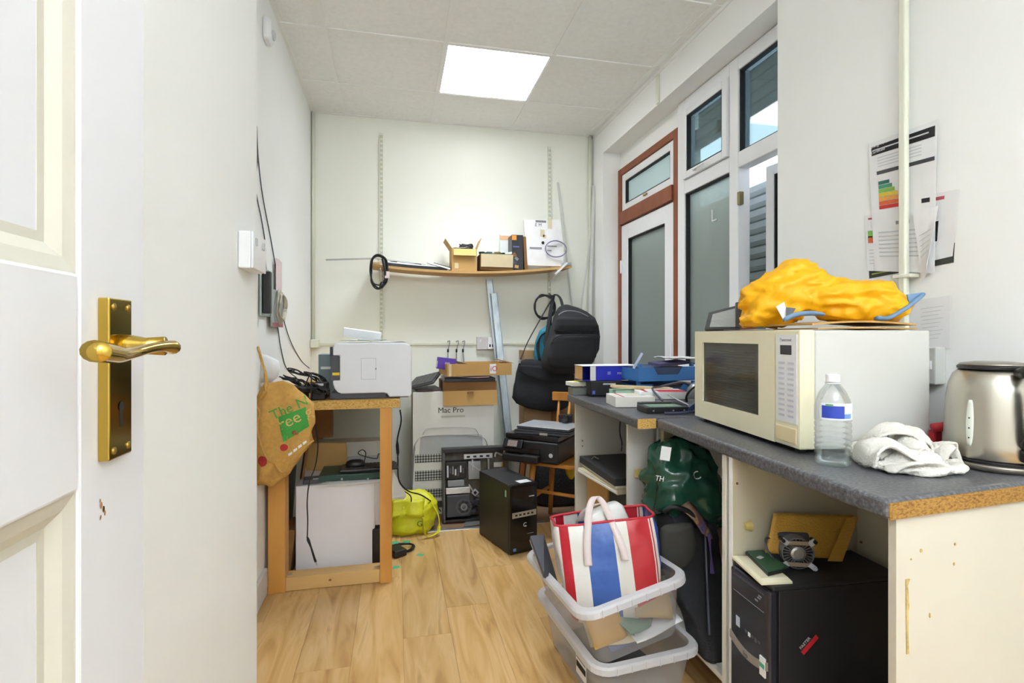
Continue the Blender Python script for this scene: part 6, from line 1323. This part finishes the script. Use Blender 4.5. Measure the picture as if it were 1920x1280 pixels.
dk4('title_band', ((.05,.035),(.98,.105)), INK, .0012); dk4('section_band', ((.12,.235),(.98,.262)), mat('ink_dark','#4a4b50',.7), .0012)
EPC = ['#2f6f66','#4fa07a','#8fc24e','#e6c83a','#e8a24a','#d8622e','#c9342c']
for k, h in enumerate(EPC): dk4('rating_bar', ((.14, .315+.031*k), (.32+.04*k, .342+.031*k)), mat('rating_'+str(k), h, .7), .0014)
for k in range(4): dk4('text_line', ((.14,.13+.022*k),(.8,.137+.022*k)), mat('ink_light', '#cdced3', .7))
for k in range(7): dk4('text_line', ((.10,.70+.03*k),(.85,.71+.03*k)), mat('ink_light', '#cdced3', .7))
dk4('logo', ((.72,.66),(.92,.69)), mat('ink_red','#b9525a',.7)); dk4('stamp', ((.8,.50),(.92,.53)), INK); dk4('grey_stamp', ((.40,.63),(.62,.655)), INKG)
dk4('white_title_rule', ((.07,.062),(.9,.072)), mat('ink_light', '#cdced3', .7), .0018)
def certtext(body_, a, b, size, mm):
    pt = q4[0].lerp(q4[1], a).lerp(q4[3].lerp(q4[2], a), b)+Vector((-0.0105, 0, 0))
    text('lettering', body_, size, mm, t4, pt, rot=(90, 0, -90), ext=0.0001)
certtext('Energy Performance', .08, .052, 0.012, PAPER); certtext('Certificate', .08, .098, 0.012, PAPER)
_, dk5, _ = wallpaper('curled_letter', [(1712,400),(1760,385),(1752,500),(1728,528)], 'curled letter hanging over the certificate beside the conduit', 0.016, 0.03)
for k in range(5): dk5('text_line', ((.15,.35+.08*k),(.8,.362+.08*k)), mat('ink_light', '#cdced3', .7))
_, dk6, _ = wallpaper('typed_notice', [(1698,566),(1783,553),(1781,652),(1700,660)], 'typed notice low on the right wall above the microwave', 0.004)
for k in range(9): dk6('text_line', ((.35+.04*(k % 2),.18+.075*k),(.85-.05*(k % 3),.19+.075*k)), mat('ink_light', '#cdced3', .7))
# ================================================================ clutter on the rear worktop
Z9 = 0.9005
def wbox(name, label, cat, u0, u1, v0, v1, y, d, m, z0=None, rz=0, group=None, bev=0.002, part='case'):
    x0, x1, zt, zb = RY(u0, u1, v0, v1, y)
    zb = z0 if z0 is not None else zb
    t = T(name, label, cat, ((x0+x1)/2, y, zb), rz, group)
    w = (x1-x0)/2
    MB().box(-w, w, 0, d, 0.0004, zt-zb).build(part, m, t, bevel=bev)
    return t, w, zt-zb
t, w, h = wbox('glass_ashtray', 'clear tray at the far front corner of the rear worktop', 'tray', 1074, 1106, 727, 747, 2.66, 0.08, glass('tray_clear', '#c9cdd0', .2, .05, haze=.4), Z9)
t, w, h = wbox('yellow_white_packet', 'yellow and white packet on the clear tray', 'packet', 1072, 1103, 716, 728, 2.665, 0.08, mat('packet_white', '#e9e8d8', .6), Z9+0.048, 8)
MB().box(-w*.5, w, 0.002, 0.07, h+0.0004, h+0.0012).build('yellow_print', mat('lemon', '#e0dc50', .6), t)
t, w, h = wbox('black_modem', 'black modem under the blue carton on the rear worktop', 'modem', 1108, 1165, 714, 742, 2.58, 0.13, BLK, Z9, -4, bev=0.006)
MB().box(-w+.01, -w+.025, -0.0012, -0.0003, 0.012, 0.03).build('blue_tag', mat('tag_blue', '#4a63c8', .5), t); MB().box(-w*.2, w*.6, -0.0012, -0.0003, h-0.02, h-0.012).build('silver_line', LGREY, t)
zc = Z9+h+0.001
x0, x1, zt, zb = RY(1117, 1196, 686, 712, 2.60)
bc2 = T('blue_white_carton', 'bright blue and white carton open at its left end', 'box', ((x0+x1)/2, 2.60, zc), 0)
w = (x1-x0)/2; h = zt-zc
MB().box(-w, w, 0.0, 0.003, 0.0005, h).box(-w-.07, w, 0.13, 0.133, 0.0005, h).box(-w-.07, w, 0.003, 0.13, 0.0005, 0.003).box(w-.003, w, 0.003, 0.13, 0.003, h).build('carton', mat('carton_blue', '#2a33bd', 0.4), bc2)
MB().box(-w-.03, -w+.0, -0.0006, 0.002, 0.0005, h).build('white_end', PAPER, bc2)
MB().box(-w-.072, w+.004, -0.006, 0.133, h+.0006, h+.0036).build('top_flap', PAPER, bc2)
MB().box(-w-.07, -w-.066, 0.02, 0.128, 0.004, h-.001).build('inner_flap', CARD, bc2)
text('lettering', 'mobile', 0.022, PAPER, bc2, (0.0, -0.001, h*.42)); MB().box(-w*.45, -w*.3, -0.0012, -0.0003, h*.40, h*.62).build('logo_square', mat('logo_pale', '#7d86dd', .5), bc2)
# blue letter trays
for k, (u0, u1, v0, v1, y, z0, rz, lab) in enumerate(((1196, 1306, 690, 722, 2.42, Z9+0.0, -6, 'lower blue letter tray on the rear worktop'), (1196, 1308, 672, 692, 2.43, Z9+0.088, 3, 'upper blue letter tray stacked on the lower one'))):
    x0, x1, zt, zb = RY(u0, u1, v0, v1, y); tt = T('letter_tray', lab, 'letter tray', ((x0+x1)/2, y, z0), rz, 'stacked blue letter trays'); w = (x1-x0)/2; h = 0.072; d_ = 0.25
    MB().box(-w, w, 0, d_, 0.0006, 0.004).build('base', BLUE, tt)
    MB().prism([(-w, 0.0045), (w, 0.0045), (w, h), (w*.5, h), (w*.35, h*.45), (-w*.35, h*.45), (-w*.5, h), (-w, h)], 0, 0.004, 'y').build('front_wall', BLUE, tt)
    MB().box(-w, w, d_-.004, d_, .0045, h).build('back_wall', BLUE, tt)
    for sx in (-1, 1): MB().box(sx*w-.002, sx*w+.002, .0045, d_-.0045, .0045, h*.9).build('side_wall', BLUE, tt)
    for sx in (-1, 1): MB().box(sx*w*.9-.008, sx*w*.9+.008, .01, .03, h+.0002, h+.0155).build('stacking_post', BLUE, tt)
    MB().box(-w*.8, w*.8, .01, d_-.02, .0046, .0046+(.05 if k == 0 else .064)).build('paper_stack', mat('tray_papers', '#3c4a66' if k == 0 else '#7fa2cf', .6), tt)
x0 = P(1215, 680, y=2.42).x
tag(MB().ob((x0+0.16, 2.50, Z9+0.176), (0.20, 0.09, 0.014), (4, -3, 12)).build('dark_folder', mat('folder_plum', '#4a4668', .6), None), 'plum coloured folder on the upper blue letter tray', 'folder')
tag(sheet(P(1252,665,y=2.45).x, P(1305,665,y=2.45).x, 2.40, 2.60, Z9+0.19, 0.012, 6).build('paper_sheet', PAPER, None, solid=0.004), 'crumpled white papers on top of the blue letter trays', 'paper')
tag(MB().ob(P(1196, 676, y=2.46), (0.012, 0.004, 0.09), (0, 32, 0)).build('white_ruler', mat('ruler_blue', '#c8d3ee', .4), None), 'pale blue ruler sticking up from the blue letter trays', 'ruler')
# cartons and drives at the front
wr = T('white_red_carton', 'white carton with a red line at the front of the rear worktop', 'box', (1.035, 2.16, Z9), -8)
MB().box(-0.085, 0.095, 0, 0.16, 0.0004, 0.046).build('carton', mat('carton_offwhite', '#e6e2da', .6), wr, bevel=0.0015)
MB().box(-0.05, -0.042, 0.001, 0.159, 0.0462, 0.0468).build('red_line', RED, wr); MB().box(-0.02, 0.07, 0.06, 0.062, 0.0462, 0.0468).build('seam', INKG, wr); MB().box(0.0, 0.05, 0.10, 0.13, 0.0462, 0.0468).build('printed_patch', CARDL, wr)
wr2 = T('red_cover_carton', 'white carton with red cover print beside the grey webcam', 'box', (1.20, 2.20, Z9+0.026), -14)
MB().box(-0.11, 0.11, 0, 0.15, 0.0004, 0.034).build('carton', PAPER, wr2, bevel=0.0015)
MB().box(-0.02, 0.108, 0.002, 0.10, 0.0342, 0.0348).build('red_cover', mat('cover_red', '#cf4048', .5), wr2); MB().box(-0.085, -0.07, 0.002, 0.148, 0.0342, 0.0348).build('red_edge', RED, wr2); MB().box(-0.10, -0.06, 0.11, 0.14, 0.0342, 0.0348).build('orange_mark', mat('orange_print', '#e5923a', .6), wr2)
for k, (x, y, z, rz, w, d_, lab) in enumerate(((1.185, 2.185, Z9, -10, .26, .17, 'black drive caddy beneath the red cover carton'), (1.10, 2.02, Z9, -4, .19, .11, 'black bare hard drive at the front edge of the rear worktop'), (1.245, 2.06, Z9+.0, 8, .13, .10, 'small black hard drive between bare drive and blue disc'))):
    t = T('hard_drive', lab, 'hard drive', (x, y, z), rz, 'hard drives on the rear worktop')
    MB().box(-w/2, w/2, -d_/2, d_/2, 0.0004, 0.0245).build('case', BLK, t, bevel=0.003)
    MB().box(-w/2+.02, w/2-.03, -d_/2+.015, d_/2-.015, 0.0247, 0.0256).build('label', [BLKG, mat('pcb_pale', '#7d9a84', .5, var=.4, scale=120), DGREY][k], t)
    for q in (-.35, .1, .35): MB().box(w*q-.003, w*q+.003, -d_/2-.001, -d_/2-.0002, 0.008, 0.014).build('screw', ALU, t)
tag(MB().ob((1.17, 2.36, Z9+0.066), (0.30, 0.045, 0.012), (0, 3, -6)).build('wooden_batten', mat('pale_wood', '#dcc498', .7), None), 'pale wooden batten lying across the rear worktop clutter', 'batten')
tag(MB().box(1.03, 1.17, 2.345, 2.43, Z9, Z9+0.056).build('green_white_box', mat('mint_box', '#a8c4ac', .6), None, bevel=.002), 'mint and white box under the wooden batten', 'box')
tag(MB().box(1.20, 1.36, 2.33, 2.41, Z9, Z9+0.053).build('grey_switch_box', DGREY, None, bevel=.003), 'dark grey switch box under the right end of the batten', 'box')
wbm = T('webcam_motor', 'grey ball-shaped webcam with cables beside the microwave', 'webcam', (1.325, 2.12, Z9), 0)
MB().loft([sring(0, 0, z, r, r, 2, 24) for z, r in ((.0004,.045),(.03,.05),(.055,.05),(.08,.046),(.10,.032),(.11,.01))]).build('body', mat('webcam_grey', '#85898c', .35, .4), wbm, smooth=True)
MB().lathe([(0.026,0),(0.026,.012),(0.02,.016)], 20).xf(Matrix.Translation((-0.012,-0.046,.05)) @ Matrix.Rotation(R_(90), 4, 'X')).build('lens_ring', BLK, wbm)
MB().tube(spl([(-.06,-.02,.004),(-.075,-.03,.05),(-.05,-.045,.09),(0,-.05,.10),(.04,-.05,.06),(.05,-.055,.01)], 6), .005, 6).build('cable', BLK, wbm, smooth=True)
MB().ob((-.05,-.04,.02), (.03,.03,.035), (0,0,20)).build('bracket', ALU, wbm)
bd = T('blue_disc_case', 'dark blue disc case standing by the microwave corner', 'disc', (1.235, 1.965, Z9), -5)
MB().prism([(0.06*math.cos(R_(a)), 0.042*math.sin(R_(a))) for a in range(0, 181, 15)], -0.012, 0.012, 'y').build('shell', mat('disc_blue', '#3c4c70', .35), bd, bevel=.002); MB().box(-.012, .012, -.0135, -.0125, .012, .026).build('label', mat('disc_label', '#4a78b4', .5), bd)
cable('blue_cable', [(1.06,1.935,Z9+.006),(1.12,1.925,Z9+.006),(1.18,1.93,Z9+.008),(1.24,1.925,Z9+.006),(1.30,1.93,Z9+.006)], .006, 'dark blue cable along the front of the rear worktop', mat('cable_navy', '#3f4660', .5))
cable('grey_lead', [(1.14,2.10,Z9+.034),(1.17,2.25,Z9+.07),(1.24,2.30,Z9+.075),(1.30,2.22,Z9+.10),(1.36,2.24,Z9+.08)], .005, 'grey lead curling over the red cover carton', DGREY)
cable('thin_white_lead', [(1.17,2.11,Z9+.06),(1.19,2.05,Z9+.04),(1.20,1.99,Z9+.027),(1.205,1.95,Z9+.005)], .0025, 'thin white lead hanging down before the bare hard drive', LGREY)
# ================================================================ translucent tubs
TUB = glass('tub_plastic', '#fafbfc', 0.10, 0.25, haze=0.24, hazecol='#f6f8fc')
RIM = glass('tub_rim', '#f2f3f5', 0.15, 0.2, haze=0.85, hazecol='#fbfcff')
TUB2 = glass('tub_plastic_cloudy', '#fafbfc', 0.10, 0.3, haze=0.42, hazecol='#f8f9fc')
def tub(name, label, loc, rot, W_, L_, H_, TUB=TUB):
    t = T(name, label, 'storage box', loc, 0, None, rot=[R_(a) for a in rot])
    def ring(z, ins, r): return [Vector((x+W_/2, y+L_/2, z)) for x, y in rrect(W_-2*ins, L_-2*ins, r, 5)]
    MB().loft([ring(-0.004, .012, .045), ring(-0.03, .014, .045), ring(-H_+.012, .04, .04), ring(-H_, .052, .03)], cap=False).build('wall', TUB, t, smooth=True)
    MB().loft([ring(-H_, .052, .03), ring(-H_+.002, .056, .03)]).build('base', TUB, t)
    MB().loft([ring(0, .014, .045), ring(0, -.006, .06), ring(-.006, -.012, .064), ring(-.024, -.012, .064), ring(-.024, -.009, .062), ring(-.008, -.007, .06), ring(-.006, .010, .045)], closed=True).build('rim', RIM, t, smooth=False)
    n = 6
    for k in range(n):
        x = 0.06+(W_-.12)*k/(n-1)
        MB().box(x-.0015, x+.0015, -.0155, -.0125, -.024, -.002).build('rim_rib', RIM, t)
    return t
lo = tub('lower_storage_box', 'lower translucent plastic storage box with a label on its side', (0.600, 1.50, 0.205), (0, -1, 5), 0.37, 0.54, 0.203, TUB2)
MB().box(0.0165, 0.0172, 0.12, 0.20, -0.13, -0.05).build('side_label', PAPER, lo); MB().box(0.0155, 0.0163, 0.125, 0.195, -0.105, -0.085).build('label_print', INK, lo); MB().box(0.0155, 0.0163, 0.125, 0.195, -0.075, -0.070).build('label_print', INKG, lo)
up = tub('upper_storage_box', 'upper translucent plastic storage box tilted on the lower one', (0.545, 1.487, 0.385), (-2.2, -10.8, 5), 0.375, 0.53, 0.205)
up_m = Matrix.Translation(up.location) @ up.rotation_euler.to_matrix().to_4x4()
lo_m = Matrix.Translation(lo.location) @ lo.rotation_euler.to_matrix().to_4x4()
# contents of the upper box
rn = random.Random(21)
CONT = [('padded envelope', mat('env_gold', '#c99a3e', .6), .13, .10, 'yellow padded envelope inside the upper box'), ('envelope', mat('env_cream', '#d8c9a0', .7), .15, .11, 'cream envelope inside the upper box'), ('folder', mat('fold_green', '#5f8f78', .6), .16, .11, 'green folder inside the upper box'), ('paper', PAPER, .18, .12, 'white papers inside the upper box'), ('folder', mat('fold_blue', '#5a6f9a', .6), .16, .12, 'blue folder inside the upper box'), ('packet', mat('pack_tan', '#b09a6a', .7), .12, .08, 'tan packet inside the upper box')]
for k, (cat, m_, w, d_, lab_) in enumerate(CONT):
    pos = [(.10,.085,-.115), (.12,.115,-.155), (.22,.12,-.145), (.26,.10,-.165), (.18,.12,-.18), (.28,.09,-.11)][k]; rt_ = [(58,8,10), (10,4,-14), (16,10,20), (6,0,4), (4,0,-6), (40,10,-25)][k]
    o = MB().grid(lambda a_, b_: Vector(((a_-.5)*w, (b_-.5)*d_, .004*math.sin(a_*5+k)+.004*math.sin(b_*4))), 6, 6).build(cat.replace(' ', '_'), m_, None, solid=.004, smooth=True)
    o.matrix_world = up_m @ Matrix.Translation(pos) @ Euler([R_(a) for a in rt_]).to_matrix().to_4x4()
    tag(o, lab_, cat, 'papers in the upper box')
CON2 = [('folder', mat('fold_brown', '#8a7a5a', .7), 'brown folder inside the lower box'), ('paper', mat('pap_grey', '#cfcfc8', .7), 'grey papers inside the lower box'), ('folder', mat('fold_dark', '#4a4a48', .7), 'dark folder inside the lower box')]
for k, (cat, m_, lab_) in enumerate(CON2):
    o = MB().ob((0,0,0), (.26-.03*k, .34, .018)).build(cat, m_, None, bevel=.003)
    o.matrix_world = lo_m @ Matrix.Translation((.185, .24+.02*k, -.185+.021*k)) @ Euler((0,0,R_(6*k-5))).to_matrix().to_4x4()
    tag(o, lab_, cat, 'papers in the lower box')
# grey laptop sticking out of the upper box at its far end
lq = TW('laptop_in_box', 'grey laptop standing in the far left end of the upper box', 'laptop', P(1010, 1040, y=1.85))
l4 = [P(994, 1004, y=1.97), P(1020, 1001, y=1.98), P(1046, 1090, y=1.80), P(1020, 1075, y=1.76)]
ln = (l4[1]-l4[0]).cross(l4[3]-l4[0]).normalized()
MB().loft([[q for q in l4], [q+ln*0.016 for q in l4]]).build('base', DGREY, lq, bevel=.002); MB().loft([[q+ln*0.0165 for q in l4], [q+ln*0.023 for q in l4]]).build('lid', mat('laptop_grey', '#b4b6ba', .4), lq, bevel=.002)
# ================================================================ striped shopping bag
def stripe_mat():
    m = bpy.data.materials.new('woven_stripes'); m.use_nodes = True; nt = m.node_tree; N = nt.nodes; L = nt.links; b = N['Principled BSDF']
    b.inputs['Roughness'].default_value = 0.32
    tc = N.new('ShaderNodeTexCoord'); sp_ = N.new('ShaderNodeSeparateXYZ'); L.new(tc.outputs['Object'], sp_.inputs[0])
    mr = N.new('ShaderNodeMapRange'); mr.inputs['From Min'].default_value = -0.19; mr.inputs['From Max'].default_value = 0.19; L.new(sp_.outputs['X'], mr.inputs['Value'])
    rp = N.new('ShaderNodeValToRGB'); rp.color_ramp.interpolation = 'CONSTANT'
    cols = [(0.0,'#dcdfec'),(.03,'#e6e4e2'),(.075,'#c02030'),(.16,'#e8e5df'),(.30,'#3c66b4'),(.55,'#e6e3da'),(.68,'#c8333a'),(.885,'#ece4de'),(.897,'#c8333a'),(.91,'#ece6da'),(.935,'#4059b0')]
    els = rp.color_ramp.elements
    while len(els) < len(cols): els.new(0.5)
    for e, (p, c) in zip(els, cols): e.position = p; e.color = lin(c)
    L.new(mr.outputs[0], rp.inputs['Fac'])
    nz = N.new('ShaderNodeTexNoise'); nz.inputs['Scale'].default_value = 14; L.new(tc.outputs['Object'], nz.inputs['Vector'])
    wv = N.new('ShaderNodeTexChecker'); wv.inputs['Scale'].default_value = 420; L.new(tc.outputs['Object'], wv.inputs['Vector'])
    mx = N.new('ShaderNodeMixRGB'); mx.blend_type = 'MULTIPLY'; mx.inputs[0].default_value = 0.10; L.new(rp.outputs[0], mx.inputs[1]); L.new(wv.outputs['Color'], mx.inputs[2])
    L.new(mx.outputs[0], b.inputs['Base Color'])
    bp_ = N.new('ShaderNodeBump'); bp_.inputs['Strength'].default_value = 0.35; bp_.inputs['Distance'].default_value = 0.02; L.new(nz.outputs['Fac'], bp_.inputs['Height']); L.new(bp_.outputs[0], b.inputs['Normal'])
    return m
sbg = T('striped_shopping_bag', 'red white and blue striped woven bag in the upper box', 'bag', (0.745, 1.735, 0.262), 0, rot=(R_(-4), R_(-6), R_(-12)))
def bring(z, rx, ry, cx=0, cy=0, n=64): return sring(cx, cy, z, rx, ry, 7, n)
rows = [(0.0,.135,.10),(.012,.15,.115),(.08,.162,.12),(.16,.172,.118),(.24,.178,.105),(.30,.176,.085),(.315,.175,.08)]
rings = [bring(*r) for r in rows]; fine = []
for i_ in range(len(rings)-1):
    for k in range(4): fine.append([rings[i_][j].lerp(rings[i_+1][j], k/4) for j in range(64)])
fine.append(rings[-1])
m = MB().loft(fine, cap=False).jitter(0.009, 9, 8).crease(0.005, 9, 3)
m.add([q for q in rings[0]], [tuple(range(64))])
m.build('bag_body', stripe_mat(), sbg, smooth=True, solid=0.0015)
top = [q.copy() for q in MB().loft([rings[-1]], cap=False).jitter(0.009, 9, 8).v] if False else None
jr = MB(); jr.v = [q.copy() for q in rings[-1]]; jr.jitter(0.009, 9, 8)
MB().tube(jr.v, 0.005, 6, closed=True).build('red_piping', mat('piping_red', '#c42a38', .5), sbg, smooth=True)
STR = mat('strap_pinkwhite', '#e6d8d6', .6)
def strap(pts, w=0.024):
    pts = spl(pts, 8); n_ = len(pts)
    MB().grid(lambda a_, b_: pts[min(int(a_*(n_-1)+1e-6), n_-1)]+Vector(((b_-.5)*w, -0.004*(b_-.5), 0)), n_-1, 2).build('carry_handle', STR, sbg, solid=0.003, smooth=True)
strap([(-.078,-.128,.195),(-.075,-.122,.25),(-.062,-.098,.315),(-.045,-.07,.37),(-.020,-.055,.398),(.005,-.06,.372),(.022,-.085,.315),(.040,-.118,.25),(.046,-.128,.20)])
strap([(-.07,.085,.28),(-.05,.065,.32),(0,.05,.345),(.05,.065,.325),(.06,.085,.28)])
inn = TW('white_plastic_parcel', 'white plastic wrapped parcel poking out of the striped bag', 'parcel', (0.765, 1.75, 0.46))
q0 = Vector((0.765, 1.745, 0.0))
MB().loft([sring(0.765, 1.745, z, rx, ry, 4, 28, R_(12)) for z, rx, ry in ((.40,.07,.04),(.46,.085,.05),(.54,.082,.045),(.585,.075,.035),(.60,.06,.02))]).xf(Matrix.Translation(q0) @ Matrix.Rotation(R_(-14), 4, 'Y') @ Matrix.Translation(-q0) @ Matrix.Translation((0.10, 0, 0))).jitter(0.008, 18, 3).build('wrapping', mat('parcel_white', '#e6e6e0', .35), inn, smooth=True)
# ================================================================ sub-parts: pieces that belong to a part of their thing
def base(n): return n.split('.')[0]
def nest(thing, part, subs):
    for t in [o for o in COL.objects if o.parent is None and base(o.name) == thing]:
        kids = [o for o in COL.objects if o.parent == t]
        host = next((o for o in kids if base(o.name) == part), None)
        if host is None: continue
        for o in kids:
            if base(o.name) in subs and o is not host: o.parent = host; o.matrix_parent_inverse = Matrix.Identity(4)
nest('laser_printer', 'body', ('side_hatch',)); nest('laser_printer', 'front_panel', ('yellow_tab',))
nest('inkjet_printer', 'control_panel', ('touch_screen',)); nest('inkjet_printer', 'body', ('round_emblem',))
nest('tower_computer', 'front_bezel', ('silver_strip', 'port', 'drive_slot', 'eject_button', 'drive_door', 'logo', 'logo_tail', 'lower_mark', 'blue_sticker')); nest('tower_computer', 'case', ('side_sticker', 'top_label', 'foot'))
nest('cabinet_tower_computer', 'front_bezel', ('drive_line', 'button', 'port', 'badge', 'silver_curve', 'logo', 'energy_sticker', 'sticker_band')); nest('cabinet_tower_computer', 'case', ('red_sticker', 'red_band', 'sticker_text'))
nest('water_bottle', 'shell', ('label', 'label_blue_panel', 'label_blue_band', 'label_green_mark', 'label_green_dot', 'neck_ring'))
nest('steel_kettle', 'body', ('water_gauge', 'gauge_mark')); nest('steel_kettle', 'lid', ('lid_ring',))
nest('jute_shopping_bag', 'bag_body', ('green_print', 'lettering', 'ladybird_print', 'small_print', 'side_seam', 'base_seam'))
nest('computer_carton', 'carton', ('lettering', 'printed_case_top', 'printed_case_edge', 'printed_handle', 'printed_perforation', 'printed_base', 'printed_line'))
nest('white_lettered_carton', 'carton', ('lettering', 'print_block', 'print_dot'))
nest('wall_socket', 'pattress', ('rocker_switch',)); nest('wall_socket', 'plug_adapter', ('usb_port',))
for n_ in ('energy_certificate', 'typed_notice', 'curled_letter', 'recycling_leaflet', 'red_headed_letter', 'black_leaflet'):
    nest(n_, 'sheet', ('title_band', 'section_band', 'rating_bar', 'text_line', 'logo', 'stamp', 'grey_stamp', 'white_title_rule', 'lettering', 'green_block', 'red_block', 'red_mark', 'red_heading', 'black_numeral', 'green_text'))
nest('opened_computer', 'fan_module', ('fan_ring', 'fan_blade')); nest('opened_computer', 'top_bracket', ('bracket_hole',)); nest('opened_computer', 'drive_bracket', ('bracket_rib',))
nest('black_backpack', 'front_pocket', ('zip',)); nest('keyboard', 'case', ('key',))
nest('green_plastic_bag', 'bag_body', ('lettering', 'paper_label')); nest('flap_carton', 'hanging_flap', ('flap_slot',))
nest('shallow_open_carton', 'front_panel', ('red_white_label', 'red_symbol', 'tape_strip')); nest('microwave_oven', 'casing', ('vent_slot', 'foot'))
nest('lower_storage_box', 'wall', ('side_label', 'label_print')); nest('lower_storage_box', 'rim', ('rim_rib',)); nest('upper_storage_box', 'rim', ('rim_rib',))
for o in COL.objects:
    if '_w' in o.keys(): del o['_w']
